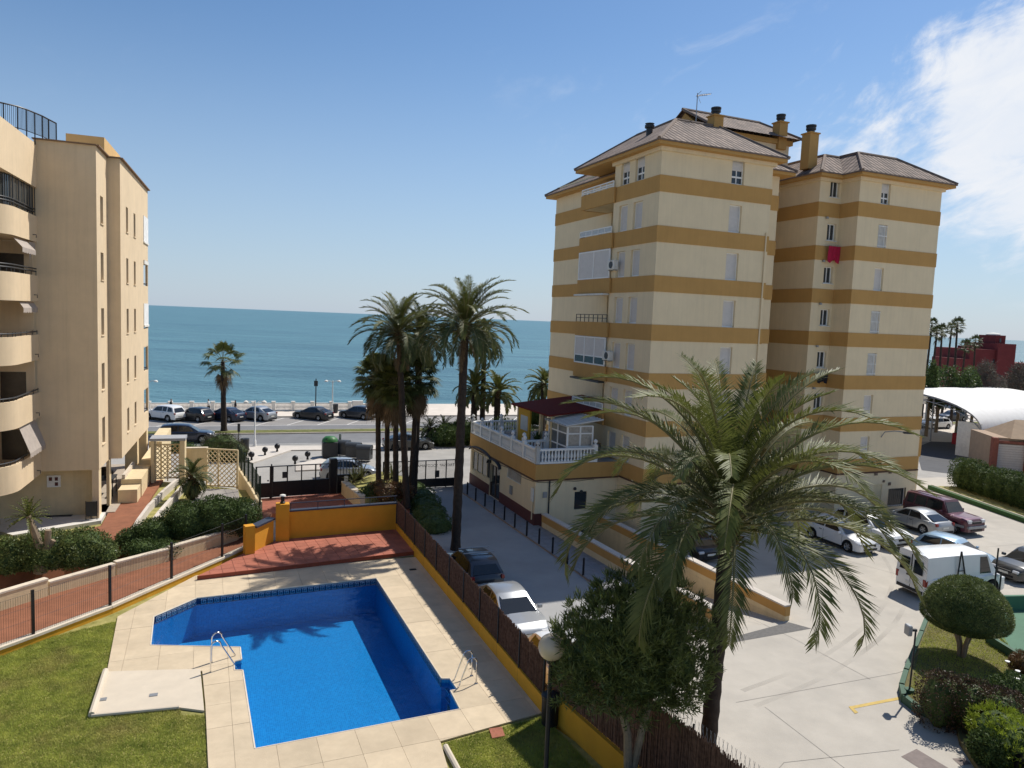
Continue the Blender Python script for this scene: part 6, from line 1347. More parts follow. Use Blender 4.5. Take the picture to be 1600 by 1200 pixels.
# left garden hedges
LGz = LG - .15
q = P(95, 905, LGz); shrub('hedge', 'big dark hedge in front of the left block entrance', (q.x - .3, q.y + 1.3, LGz), [((-2.6, -.6, .55), (1.4, 1.1, .82)), ((-1.2, .0, .62), (1.4, 1.1, .92)), ((.1, .4, .68), (1.2, 1.1, .9)), ((-3.9, -1.2, .5), (1.4, 1.1, .8)), ((.9, .6, .45), (.6, .8, .6))], 22000, .10, .05, leafm, 71, cat='hedge', sc=.85, shell=.22)
q = P(285, 862, LGz); shrub('hedge', 'big dark hedge between the side drive and the stepped wall', (q.x - .4, q.y + 1.6, LGz), [((-1.4, -.6, .45), (1.0, .9, .72)), ((-.2, .2, .8), (1.3, 1.0, 1.02)), ((1.0, .7, .95), (1.3, 1.0, 1.1)), ((1.9, 1.3, .85), (1.0, 1.0, .95)), ((-2.2, -1.0, .3), (.7, .7, .5))], 21000, .10, .05, leafd, 72, cat='hedge', sc=.85, shell=.22)
q = P(205, 880, LGz); shrub('shrub', 'low shrub between the two big hedges', (q.x, q.y + 1.0, LGz), [((0, 0, .25), (.9, .7, .5)), ((.7, .3, .2), (.8, .7, .45))], 3000, .09, .05, leafd, 73)
yq = P(40, 905, LGz); yu = empty('yucca_tree', (yq.x, yq.y + .9, LGz), 0, 'old yucca with forked pruned trunk in front of the left hedge', 'yucca'); tb_ = MB()
tb_.tube([(0, 0, -.05), (.05, 0, .8), (-.15, 0, 1.5), (-.45, 0, 2.3)], [.26, .2, .15, .1], 8); tb_.tube([(.05, 0, .7), (.3, 0, 1.1), (.35, 0, 1.75)], [.15, .13, .12], 8); tb_.tube([(.1, 0, .6), (.5, .1, 1.3)], [.12, .1], 8); tb_.build('trunk', palebark, yu)
for i in range(34):
    t = i / 34
    if i % 5 == 0: me = frond_mesh('blade', .85, R(85 - 120 * t), .5, 6, .1, .04, 300 + i); me.materials.append(frondm); me.materials.append(frondy)
    o = obj('blade', me, None, yu, loc=(-.45, 0, 2.28)); o.rotation_euler = (0, 0, i * 2.4)
q = P(300, 782, LGz); palm('date_palm', 'small dark palm in the side drive behind the left hedge', (q.x, q.y, LGz), wp(301, 745, q.y), 1.25, 40, .14, .13, (frondd,), ll=.3, nl=22, wd=.022, seed=75, emin=-70, curl=(1.2, 2.0), dry=6)
q = P(347, 715, .2); shrub('shrub', 'rounded brown green bush on the pavement beyond the lattice gate', (q.x, q.y, 0), [((0, 0, .9), (1.75, 1.3, 1.35)), ((.9, 0, .6), (1.3, 1.1, 1.0))], 9000, .09, .04, mat('olive_brown_leaf', (.075, .07, .035), .6, .3, 2, trans=.15), 76, sc=.88, shell=.14)
q = P(300, 700, 0); shrub('hedge', 'strip of green ground cover behind the cream wall', (q.x, q.y - 2, 0), [((0, 0, .3), (2.2, .7, .6)), ((3.0, 1.0, .3), (2.0, .7, .5))], 2600, .1, .06, leafg, 77, cat='hedge')
# --- right-hand garden: green kerb, lawn, clipped tree, hedges
RZ = .28
gk_px = [(1494, 1122), (1462, 1113), (1432, 1100), (1413, 1085), (1409, 1068), (1416, 1045), (1430, 1010), (1440, 985), (1449, 962)]
kb = [P(x, y, RZ) for x, y in gk_px]; inner_ = [P(x, y, RZ) for x, y in [(1455, 962), (1540, 940), (1545, 985), (1640, 1045), (1700, 1220), (1560, 1240), (1500, 1150)]]
MB().prism([xy(p) for p in kb + inner_], -.02, RZ - .1, False).build('planting_bed', mat('bed_soil', (.15, .12, .06), .95, .3, 2.5, .6, 40, rgb2=(.13, .12, .045)), kind='structure')
gkb = empty('green_kerb', kb[4], 0, 'curved green painted kerb round the right-hand garden', 'kerb'); go_ = gkb.location.copy()
for a, b in zip(kb[:-1], kb[1:]): seg(a, b, -.02, RZ, .16, greenpaint, 'kerb_segment', gkb, go_, .05)
o = scatter_grass('bed_grass', [[xy(p) for p in [P(x, y, RZ) for x, y in [(1420, 1085), (1440, 1000), (1455, 966), (1538, 945), (1600, 1040), (1600, 1090), (1470, 1105)]]]], RZ - .1, 26000, grassm, .05); tag(o, 'patchy grass inside the green kerb', 'grass')
tq = P(1503, 1022, RZ); tp_ = empty('clipped_tree', (tq.x, tq.y, RZ - .12), 0, 'clipped mushroom-shaped tree in the right-hand garden', 'tree'); s_ = 1 / pxw(tq)
rw = 62 * s_; hz_ = (wp(1503, 985, tq.y).z, wp(1503, 907, tq.y).z); cz_ = hz_[0] - tq.z + .12; hh_ = hz_[1] - hz_[0]
te = [((0, 0, cz_ + hh_ * .45), (rw, rw, hh_ * .56))]
def flat_(V, zc_, f): V = V.copy(); lo = V[:, 2] < zc_; V[lo, 2] = zc_ - (zc_ - V[lo, 2]) * f; return V
zc_ = cz_ + hh_ * .28; te = [((0, 0, zc_), (rw, rw, hh_ * .78))]
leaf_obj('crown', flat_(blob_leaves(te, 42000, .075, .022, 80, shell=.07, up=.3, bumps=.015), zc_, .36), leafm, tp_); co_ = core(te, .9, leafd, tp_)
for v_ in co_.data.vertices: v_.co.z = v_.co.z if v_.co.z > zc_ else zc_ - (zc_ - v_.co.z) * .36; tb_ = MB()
for a in (0, 1.6, 3.1, 4.6): tb_.tube([(.08 * math.cos(a), .08 * math.sin(a), -.02), (.14 * math.cos(a), .14 * math.sin(a), .5), (.45 * math.cos(a), .45 * math.sin(a), cz_ + .2)], [.08, .07, .05], 6)
tb_.build('trunk', palebark, tp_)
redh = mat('dark_red_hedge_leaf', (.06, .025, .018), .5, .4, 3, rgb2=(.09, .06, .03), trans=.12)
q = P(1492, 1128, RZ); shrub('hedge', 'clipped dark red hedge at the front of the right-hand garden', (q.x, q.y, 0), [((-.3, .35, .75), (.62, .6, .85)), ((.4, .1, .75), (.7, .6, .82)), ((1.1, -.35, .72), (.7, .6, .8))], 12000, .06, .04, redh, 81, cat='hedge', sc=.95, shell=.1, box=5)
for i, (px, py, mt_, lab, rr_) in enumerate(((1556, 1165, leafy, 'bright yellow green shrub beside the dark red hedge', .8), (1592, 1190, leafy, 'yellow green shrub at the right bottom edge', .8), (1585, 1110, leafd, 'dark glossy shrub with white flowers at the right edge', .8), (1545, 1110, leafd, 'dark low shrub behind the yellow green one', .6), (1545, 1185, leafd, 'dark shrub in front of the yellow green ones', .55), (1600, 1050, leafr, 'bronze shrub by the green court wall at the right edge', .5))):
    q = P(px, py, RZ); shrub('shrub', lab, (q.x, q.y, RZ - .1), [((0, 0, rr_ * .75), (rr_, rr_, rr_ * .85)), ((rr_ * .7, .1, rr_ * .6), (rr_ * .8, rr_ * .8, rr_ * .7))], 5200, .10 if mt_ is leafd else .13, .05 if mt_ is leafd else .02, mt_, 82 + i, whorl=0 if mt_ is leafd else 8, up=.3 if mt_ is leafd else .6)
fl = MB()
for i, (px, py) in enumerate(((1574, 1035), (1590, 1050), (1597, 1058), (1589, 1062))): q = P(px, py, 1.1); fl.lathe([(0, 0), (.07, .02), (.08, .05), (0, .07)], q, 7)
fl.build('flowers', white, label='few white blossoms on the dark glossy shrub', cat='flowers')
# hedge by the lot edge with green kerb
ha, hb_ = P(1452, 764), P(1700, 852); hd_ = (hb_ - ha); L = hd_.length; hd_.normalize(); hn = Vector((-hd_.y, hd_.x, 0)); hn = hn if hn.y > 0 else -hn
kk = empty('green_kerb', ha, 0, 'straight green kerb with pale edge in front of the long dark hedge', 'kerb'); ko_ = ha.copy()
seg(ha, hb_, -.02, .32, .3, mat('green_kerb_paint', (.03, .085, .02), .8, .2, 2), 'kerb_body', kk, ko_); seg(ha + hn * .2, hb_ + hn * .2, -.02, .36, .09, palepave, 'kerb_edge', kk, ko_)
MB().prism([xy(p) for p in (ha + hn * .25, hb_ + hn * .25, hb_ + hn * 3.8, ha + hn * 3.8)], 0, .25, False).build('hedge_bed', soil, kind='structure')
he = []; n_ = int(L / 1.1)
for i in range(n_): p = hd_ * (i * 1.1 + .3) + hn * 2.6; he.append(((p.x, p.y, 1.25 + .1 * math.sin(i * 1.7)), (.95, 1.0, 1.35)))
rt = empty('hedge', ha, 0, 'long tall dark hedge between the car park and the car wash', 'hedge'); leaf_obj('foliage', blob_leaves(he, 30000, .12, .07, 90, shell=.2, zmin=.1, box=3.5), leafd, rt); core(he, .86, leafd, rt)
# --- far right: tall fan palms, trees, red castle
fps = [(1464, 520, 576, 104), (1472, 517, 576, 106), (1487, 514, 572, 112), (1496, 508, 580, 100), (1509, 541, 562, 118), (1524, 534, 560, 122), (1456, 508, 576, 108)]
for i, (px, ty, by, yy) in enumerate(fps):
    t = wp(px, ty, yy); fan_palm('fan_palm', ['slender far fan palm nearest the tower edge', 'slender far fan palm, second from the tower', 'slender far fan palm in the middle of the group', 'tallest of the far slender fan palms', 'short fan palm in front of the red castle', 'fan palm rising beside the castle wall', 'far fan palm half hidden by the tower'][i], (t.x + (.4 if i % 2 else -.3), yy, 0), t, (.75 if i not in (4, 5) else .8), .62, 17, .2, .12, 2, seed=100 + i, group='far fan palms', mats=(stalkm, frondd))
def tree(lab, px, py0, py1, yy, wpx, mt, seed, bare=False, n=5000, group='trees before the castle'):
    t = wp(px, py0, yy); b = wp(px, py1, yy); w_ = wpx / pxw(t) / 2; H = t.z; rt = empty('tree', (b.x, yy, 0), 0, lab, 'tree', group); rr = random.Random(seed)
    els = [((rr.uniform(-.55, .55) * w_, rr.uniform(-.5, .5) * w_, H * rr.uniform(.5, .78)), (w_ * rr.uniform(.4, .6), w_ * rr.uniform(.4, .6), H * rr.uniform(.2, .28))) for _ in range(7)]
    tb_ = MB(); tb_.tube([(0, 0, -.05), (.05, 0, H * .3), (0, .1, H * .6)], [.22, .17, .09], 7)
    for e in els: tb_.tube([(0, 0, H * .28), (e[0][0] * .5, e[0][1] * .5, H * .45), e[0]], [.1, .07, .03], 5)
    if bare:
        for e in els:
            for _ in range(26):
                a = Vector(e[0]); d = Vector((rr.gauss(0, 1), rr.gauss(0, 1), abs(rr.gauss(.4, .8)))).normalized(); q = a + Vector((d.x * e[1][0], d.y * e[1][1], d.z * e[1][2])) * 1.2; tb_.tube([a, a.lerp(q, .5) + Vector((0, 0, .1)), q], [.03, .02, .012], 3, False)
                for __ in range(2): q2 = a.lerp(q, rr.uniform(.4, .9)); tb_.tube([q2, q2 + Vector((rr.gauss(0, .4), rr.gauss(0, .4), rr.uniform(.1, .7)))], [.018, .01], 3, False)
    tb_.build('trunk', twig if bare else palebark, rt)
    leaf_obj('crown', blob_leaves(els, n if not bare else 6500, .28 if not bare else .3, .14 if not bare else .09, seed, shell=.6), mt, rt)
tree('bright green tree right of the tower edge', 1468, 566, 612, 92, 46, leafg, 110)
tree('green tree in the middle before the castle', 1500, 572, 612, 90, 40, leafg, 111)
tree('green tree left of the bare crowns', 1522, 574, 612, 91, 36, leafg, 112)
oli = mat('sparse_grey_leaf', (.11, .10, .075), .7, .25, 2, trans=.15)
tree('bare branched grey tree before the castle tower', 1552, 564, 612, 92, 60, oli, 113, True); tree('bare branched grey tree at the right edge', 1592, 563, 612, 94, 60, oli, 114, True)
tree('dark conifer-like tree touching the tower edge', 1453, 562, 612, 88, 20, leafd, 115)
castle_m = mat('red_castle_stucco', (.16, .028, .028), .85, .15, 1.0)
cq = wp(1540, 575, 128); cs = empty('red_castle', (cq.x, 128, 0), R(3), 'dark red castle-like building with stepped towers at the sea', 'building'); k_ = 128 / F
def cb(x0, x1, y0, z1, d, nm): MB().b2((x0 - 1540) * k_, (x1 - 1540) * k_, y0, y0 + d, 0, z1).build(nm, castle_m, cs)
zc = lambda y: wp(1540, y, 128).z
cb(1498, 1516, 0, zc(562), 8, 'low_wing'); cb(1515, 1557.5, .5, zc(546), 10, 'main_block'); cb(1534, 1548, 3, zc(542), 4, 'roof_house'); cb(1557, 1586, 0, zc(536), 9, 'tower'); cb(1565, 1581, 2, zc(523), 4.5, 'upper_tower'); cb(1586.5, 1640, 2, zc(566), 8, 'low_wing')
MB().lathe([(1.15, zc(523)), (1.15, zc(521.5)), (.9, zc(520)), (0, zc(518.5))], ((1573 - 1540) * k_, 4, 0), 12).build('dome', offwhite, cs)
for x, y in ((1572.5, 531), (1555, 564)): MB().b2((x - 1.4 - 1540) * k_, (x + 1.4 - 1540) * k_, (1.95 if x > 1560 else .45), (2.0 if x > 1560 else .5), zc(y + 3), zc(y - 3)).build('window', glass, cs)
# ================================================================== VEHICLES
tyrem = mat('tyre_rubber', (.012, .012, .012), .85, .2, 5); rimm = mat('alloy_rim', (.42, .43, .44), .35, .05, 5, metal=.7); carglass = mat('car_glass', (.014, .017, .02), .04, .1, 2, spec=.65)
lampm = mat('headlight_glass', (.62, .63, .64), .12, .05, 4, spec=.6); tailm = mat('tail_lamp', (.22, .012, .012), .2, .1, 4, spec=.6); plate = mat('number_plate', (.7, .69, .62), .5); trim = mat('black_trim', (.018, .018, .02), .55)
def interp(tab, x):
    for (a, va), (b, vb) in zip(tab[:-1], tab[1:]):
        if x <= b: t = (x - a) / (b - a) if b > a else 0; return va + (vb - va) * max(0, t)
    return tab[-1][1]
ST = {  # belt/hood line (x from rear), greenhouse (rear base, rear top, front top, front base), wheel x
 'hatch': dict(top=[(0, .44), (.015, .60), (.08, .655), (.45, .64), (.72, .62), (.9, .54), (.975, .45), (1, .34)], gh=(.02, .13, .56, .76), wx=(.19, .81)),
 'suv': dict(top=[(0, .42), (.012, .58), (.06, .64), (.45, .63), (.72, .62), (.9, .57), (.975, .50), (1, .38)], gh=(.015, .09, .57, .74), wx=(.20, .80)),
 'coupe': dict(top=[(0, .46), (.015, .62), (.14, .67), (.45, .64), (.70, .62), (.9, .53), (.975, .43), (1, .34)], gh=(.06, .26, .54, .75), wx=(.20, .82)),
 'jeep': dict(top=[(0, .40), (.01, .58), (.05, .62), (.45, .61), (.70, .60), (.93, .57), (.985, .53), (1, .36)], gh=(.015, .035, .60, .70), wx=(.20, .82)),
 'van': dict(top=[(0, .42), (.006, .50), (.05, .52), (.5, .52), (.80, .52), (.93, .47), (.985, .38), (1, .26)], gh=(.004, .02, .74, .90), wx=(.17, .80))}
def car(name, lab, style, L, W, H, paint, pos, heading, cat='car', group=None, rack=False):
    s = ST[style]; rt = empty(name, pos, heading, lab, cat, group); hw = W / 2; rw_ = H * (.215 if style not in ('jeep', 'van') else .19); rw_ = max(rw_, .3); wxs = [x * L - L / 2 for x in s['wx']]; cl = .19 if style not in ('jeep', 'suv', 'van') else .26
    xs_ = sorted(set([round(v, 4) for v in list(np.linspace(-L / 2, L / 2, 34)) + [w_ + rw_ * 1.18 * math.cos(a) for w_ in wxs for a in np.linspace(0, math.pi, 11)] + [-L / 2 + .01, -L / 2 + .04, L / 2 - .015, L / 2 - .05]]))
    mb = MB(); secs = []
    for x in xs_:
        f = (x + L / 2) / L; zt = interp(s['top'], f) * H; zb = cl
        for w_ in wxs:
            d = abs(x - w_)
            if d < rw_ * 1.18: zb = max(zb, rw_ + math.sqrt((rw_ * 1.18) ** 2 - d * d))
        if f > .97: zb = max(zb, cl + (f - .97) * 3 * .3)
        zb = min(zb, zt - .1); e = max(0, abs(f - .5) - .36) / .14; wv = hw * (1 - .16 * e ** 2.2)
        m1 = zb + (zt - zb) * .55
        secs.append([(x, -wv * .97, zb), (x, -wv, m1), (x, -wv * .985, zt - .10 * (zt - zb)), (x, -wv * .90, zt), (x, -wv * .45, zt + .025), (x, wv * .45, zt + .025), (x, wv * .90, zt), (x, wv * .985, zt - .10 * (zt - zb)), (x, wv, m1), (x, wv * .97, zb)])
    k = 10; vs = [p for q in secs for p in q]; fs = [(i * k + j, i * k + j + 1, (i + 1) * k + j + 1, (i + 1) * k + j) for i in range(len(secs) - 1) for j in range(k - 1)]
    fs.append(tuple(range(k))[::-1]); fs.append(tuple((len(secs) - 1) * k + j for j in range(k))); mb.add(vs, fs, True)
    # greenhouse shell
    r0, r1, f1, f0 = [v * L - L / 2 for v in s['gh']]; zbr, zbf = interp(s['top'], s['gh'][0]) * H, interp(s['top'], s['gh'][3]) * H; bw, tw2 = hw * .93, hw * (.74 if style != 'van' else .84)
    prof_ = []; nr = 10
    for i in range(nr + 1): t = i / nr; x = r1 + (f1 - r1) * t; prof_.append((x, H * (1 - .05 * (2 * t - 1) ** 2 - (.035 if t < .01 else 0)) if style not in ('van', 'jeep') else H * (1 - .012 * (2 * t - 1) ** 2)))
    gv = [];
    st_ = [(r0, zbr - .05, bw * .98, bw * .98)] + [(x, z, 0, 0) for x, z in prof_] + [(f0, zbf - .05, bw * .96, bw * .96)]
    rows = []
    for i, (x, z, a, b) in enumerate(st_):
        if a: rows.append([(x, -a, z), (x, -a * .98, z), (x, -a * .5, z), (x, a * .5, z), (x, a * .98, z), (x, a, z)])
        else:
            zz = interp(s['top'], (x + L / 2) / L) * H - .05; rows.append([(x, -bw, zz), (x, -tw2, z - .05), (x, -tw2 * .8, z), (x, tw2 * .8, z), (x, tw2, z - .05), (x, bw, zz)])
    k = 6; vs = [p for q in rows for p in q]; fs = [(i * k + j, i * k + j + 1, (i + 1) * k + j + 1, (i + 1) * k + j) for i in range(len(rows) - 1) for j in range(k - 1)]; mb.add(vs, fs, True)
    body = mb.build('body', paint, rt, fixn=True)
    for p in body.data.polygons: p.use_smooth = True
    try: body.data.set_sharp_from_angle(angle=R(32))
    except Exception: pass
    def pane(nm, q, off, pr=None):
        q = [Vector(v) for v in q]; n_ = (q[1] - q[0]).cross(q[2] - q[0]).normalized()
        if n_.dot(Vector(off)) < 0: n_ = -n_
        MB().quad(*[v + n_ * .009 for v in q]).build(nm, carglass, rt)
    def lerp(a, b, t): return Vector(a).lerp(Vector(b), t)
    def insetq(a, b, c, d, m_): cc = (Vector(a) + Vector(b) + Vector(c) + Vector(d)) / 4; return [Vector(v).lerp(cc, m_) for v in (a, b, c, d)]
    zf = prof_[-1][1]; zr = prof_[0][1]
    pane('windscreen', insetq((f0, -bw * .93, zbf), (f0, bw * .93, zbf), (f1, tw2 * .88, zf - .03), (f1, -tw2 * .88, zf - .03), .06), (1, 0, .5))
    if style != 'van': pane('rear_window', insetq((r0, -bw * .9, zbr + .02), (r0, bw * .9, zbr + .02), (r1, tw2 * .86, zr - .03), (r1, -tw2 * .86, zr - .03), .12), (-1, 0, .3))
    for sgn in (-1, 1):
        def sp(x, t):
            zz = interp(s['top'], (x + L / 2) / L) * H - .03
            top_x = x; zt = interp([(a, b) for a, b in prof_], min(max(x, r1), f1)) - .07
            return Vector((x, sgn * (bw + (tw2 - bw) * t), zz + (zt - zz) * t))
        if style == 'van': cuts = [(f1 - .28, f1 + .02, f0 - .5)]
        else: mid = (r1 + f1) / 2 + .05 * L; cuts = [(r1 + .1, r1 + .16, mid - .05)] if style in ('coupe',) else [(r1 + .06, r1 + .12, mid - .06 - .22 * (mid - r1)), ]
        if style == 'van':
            pane('side_window', [sp(f1 - .45, .1), sp(f0 - .55, .1), sp(f1 - .02, .92), sp(f1 - .45, .92)], (0, sgn, 0))
        else:
            segs = [(r1 + .04 * L, mid - .035)] if style not in ('suv', 'jeep') else [(r1 + .03 * L, r1 + .13 * L), (r1 + .16 * L, mid - .035)]
            for a, b in segs: pane('side_window', [sp(a - (.05 * L if a < r1 + .06 * L and style != 'jeep' else 0), .1), sp(b, .1), sp(b, .93), sp(a, .93)], (0, sgn, 0))
            pane('side_window', [sp(mid + .035, .1), sp(f0 - .16 * L * .55, .1), sp(f1 - .01, .93), sp(mid + .035, .93)], (0, sgn, 0))
        # mirror, handles
        mx_ = f0 - .12 * L * .6; MB().box((mx_, sgn * (hw + .09), zbf + .08), (.12, .2, .14)).build('mirror', paint, rt, bevel=.02)
        hx = (r1 + f1) / 2; MB().box((hx, sgn * (hw + .002), zbf - .1), (.18, .025, .03)).build('door_handle', trim, rt)
        MB().box((0, sgn * (hw - .0), cl + .03), (wxs[1] - wxs[0] - rw_ * 2.4, .04, .1)).build('sill_trim', trim, rt)
        def secpt(x, j):
            i = min(range(len(xs_)), key=lambda q: abs(xs_[q] - x)); v = secs[i][j if sgn < 0 else 9 - j]; return (v[0], v[1] + sgn * .004, v[2])
        dg_ = MB()
        for x in ((r1 + f1) / 2 + .05 * L, f0 - .045 * L, r1 + .10 * L):
            if any(abs(x - w_) < rw_ * 1.2 for w_ in wxs): continue
            for j in (0, 1): a, b = Vector(secpt(x, j)), Vector(secpt(x, j + 1)); e_ = Vector((.008, 0, 0)); dg_.quad(a - e_, a + e_, b + e_, b - e_)
        if dg_.v: dg_.build('door_gap', trim, rt)
        for w_ in wxs:
            wh = empty('wheel', (w_, sgn * (hw - .1), rw_)); wh.parent = rt
            t_ = MB().lathe([(rw_ * .62, -.09), (rw_ * .93, -.10), (rw_, -.06), (rw_, .06), (rw_ * .93, .10), (rw_ * .62, .09)], n=22); t_.v = [(x, z * 1.0, y) for x, y, z in t_.v]; t_.build('tyre', tyrem, wh)
            r_ = MB().lathe([(0, .05), (rw_ * .2, .06), (rw_ * .25, .045), (rw_ * .56, .055), (rw_ * .62, .085), (rw_ * .66, .085)], n=20); r_.v = [(x, z * sgn, y) for x, y, z in r_.v]; RM = r_.build('rim', rimm, wh)
            hb2 = MB()
            for a in range(5): aa = a * 1.2566 + .3; hb2.box((math.cos(aa) * rw_ * .42, sgn * .058, math.sin(aa) * rw_ * .42), (.1, .02, .1)) if False else hb2.add([(math.cos(aa + d_) * rw_ * r_2, sgn * .066, math.sin(aa + d_) * rw_ * r_2) for d_, r_2 in ((-.28, .3), (.28, .3), (.24, .56), (-.24, .56))], [(0, 1, 2, 3)])
            hb2.build('rim_gap', trim, RM)
        zl = interp(s['top'], .95) * H - .13
        MB().box((L / 2 - .12, sgn * hw * .66, zl), (.26, hw * .36, .13 if style != 'jeep' else .2)).build('headlight', lampm, rt, bevel=.03)
        zl = interp(s['top'], .03) * H - .1; MB().box((-L / 2 + .09, sgn * hw * .80, zl if style != 'van' else .85), (.2, hw * .18, .18 if style not in ('van', 'jeep') else .34)).build('tail_lamp', tailm, rt, bevel=.02)
    MB().b2(-L / 2 + .1, L / 2 - .12, -hw + .2, hw - .2, cl - .04, cl + .25).build('underbody', trim, rt)
    for w_ in wxs: MB().b2(w_ - rw_ * 1.15, w_ + rw_ * 1.15, -hw + .12, hw - .12, cl, rw_ * 1.9).build('wheel_arch', trim, rt)
    MB().box((L / 2 - .02, 0, interp(s['top'], .96) * H - .18), (.1, hw * .85, .14)).build('grille', trim, rt); MB().box((L / 2 - .01, 0, cl + .12), (.08, hw * 1.1, .1)).build('air_intake', trim, rt)
    MB().box((L / 2 + .025, 0, cl + .27), (.02, .5, .11)).build('number_plate', plate, rt); MB().box((-L / 2 - .015, 0, cl + .36), (.02, .5, .11)).build('number_plate', plate, rt); MB().box((-L / 2 + .01, 0, cl + .1), (.08, hw * 1.5, .14)).build('rear_bumper', trim, rt)
    if style == 'van':
        for sgn in (-1, 1): 
            q = [(-L / 2 + .004, sgn * (.12), 1.15), (-L / 2 + .004, sgn * .66, 1.15), (-L / 2 + .05, sgn * .62, 1.78), (-L / 2 + .05, sgn * .12, 1.78)]; pane('rear_window', q, (-1, 0, 0))
        MB().box((-L / 2 - .006, -.02, .98), (.03, .5, .07)).build('door_handle', trim, rt); MB().b2(-L / 2 - .012, -L / 2 + .05, -.008, .008, .4, 2.0).build('door_gap', trim, rt)
    if style == 'jeep':
        MB().b2(-L / 2 + .3, L / 2 - .2, -hw - .012, -hw + .03, .52, .66).build('side_stripe', grey, rt); MB().b2(L / 2 - .05, L / 2 + .08, -hw * .9, hw * .9, .48, .66).build('front_bumper', grey, rt, bevel=.02)
        for sgn in (-1, 1): MB().tube([(r1 + .15, sgn * tw2 * .85, H + .06), (f1 - .2, sgn * tw2 * .85, H + .06)], .02, 5).build('roof_rail', trim, rt)
    if rack: MB().tube([(-.1, -tw2 - .1, H + .07), (-.1, tw2 + .1, H + .07)], .03, 6).build('roof_bar', grey, rt); MB().tube([(-.8, -tw2 - .1, H + .06), (-.8, tw2 + .1, H + .06)], .03, 6).build('roof_bar', grey, rt)
    return rt
pw = carpaint('white', (.74, .74, .73), 0); ps = carpaint('silver', (.33, .345, .36), .5); pk_ = carpaint('black', (.014, .015, .018), .2); pn = carpaint('navy', (.016, .024, .05), .3); pm = carpaint('maroon', (.10, .022, .04), .3); pb_ = carpaint('sky_blue', (.22, .34, .46), .4); pg_ = carpaint('grey', (.05, .052, .05), .4); pd = carpaint('charcoal', (.05, .055, .065), .4)
H22 = R(112.5)
def c3(v): return (v[0], v[1], .012)
GL = 'cars in the car park'; GP = 'cars parked along the promenade'; GS = 'cars parked in the alley'
car('parked_car', 'silver coupe parked nose-in beside the tower', 'coupe', 4.35, 1.76, 1.36, ps, c3((26.05, 45.4)), R(112.5), group=GL)
car('parked_car', 'maroon off-road car facing out behind the silver coupe', 'jeep', 4.6, 1.8, 1.88, pm, c3((28.2, 46.0)), R(-67.5), group=GL)
car('parked_car', 'white SUV with dark grille facing out beside the tower', 'suv', 4.6, 1.88, 1.62, pw, c3((21.7, 42.3)), R(-67.5), group=GL)
car('parked_car', 'white car mostly hidden by palm fronds beside the tower', 'hatch', 4.2, 1.78, 1.5, pw, c3((19.4, 41.1)), R(-67.5), group=GL)
car('parked_car', 'dark car in the tower shade above the ramp wall', 'hatch', 4.2, 1.76, 1.48, pk_, c3((9.9, 38.6)), R(-67.5), group=GL)
car('parked_car', 'light blue small car beyond the white van', 'hatch', 3.9, 1.68, 1.46, pb_, c3((24.3, 38.3)), R(-55), group=GL)
vq = P(1484, 945); car('white_van', 'white panel van parked with its rear doors towards the palm', 'van', 4.9, 1.95, 2.12, pw, (21.45, 33.9, .012), R(17), 'van', GL)
car('parked_car', 'grey hatchback at the right edge behind the court fence', 'hatch', 4.1, 1.75, 1.5, pg_, c3((27.3, 36.6)), R(200), group=GL)
bq_ = P(1600, 1222); car('parked_car', 'black car roof at the bottom right corner', 'hatch', 4.2, 1.78, 1.48, pk_, (15.9, 17.9, .012), R(112), group=GL)
car('parked_car', 'silver sedan in the alley close to the reed fence', 'coupe', 4.5, 1.78, 1.42, ps, c3((.25, 28.2)), R(-67.5), group=GS)
car('parked_car', 'dark car with roof bars in the alley beyond the silver sedan', 'hatch', 4.2, 1.76, 1.5, pd, c3((-1.5, 32.9)), R(112.5), group=GS, rack=True)
car('parked_car', 'white car in the alley hidden behind lamp and oleander', 'hatch', 4.1, 1.75, 1.46, pw, c3((2.3, 23.3)), R(-67.5), group=GS)
gq = P(541, 750); car('parked_car', 'silver hatchback parked outside the driveway gate', 'hatch', 4.05, 1.72, 1.5, ps, (gq.x, gq.y + .6, .02), R(17), group='cars on the forecourt')
gq = P(636, 703); car('parked_car', 'grey sedan behind the palm trunks on the forecourt', 'coupe', 4.5, 1.8, 1.45, pg_, (gq.x, gq.y + .6, .02), R(19.5), group='cars on the forecourt')
nq = P(284, 693); car('driving_car', 'navy estate car driving along the near lane', 'suv', 4.75, 1.85, 1.68, pn, (nq.x, nq.y + .8, .004), R(19.5))
for i, (px, py, st, L, H, pt, lab) in enumerate(((257, 656, 'suv', 4.6, 1.66, pw, 'white SUV at the left of the promenade parking'), (305, 657, 'hatch', 4.0, 1.5, pk_, 'black hatchback next to the white SUV'), (352, 656.5, 'coupe', 4.5, 1.45, pn, 'dark blue car behind the median palm trunk'), (400, 655.5, 'coupe', 4.6, 1.55, ps, 'silver car with dark roof behind the white lamp post'), (489, 654.5, 'coupe', 4.6, 1.46, pk_, 'black sedan alone in the middle of the promenade bays'), (559, 653.5, 'hatch', 4.3, 1.52, pd, 'dark hatchback nearest the palm cluster on the promenade'))):
    q = P(px, py); car('parked_car', lab, st, L, 1.8, H, pt, (q.x, q.y, .012), R(158), group=GP)
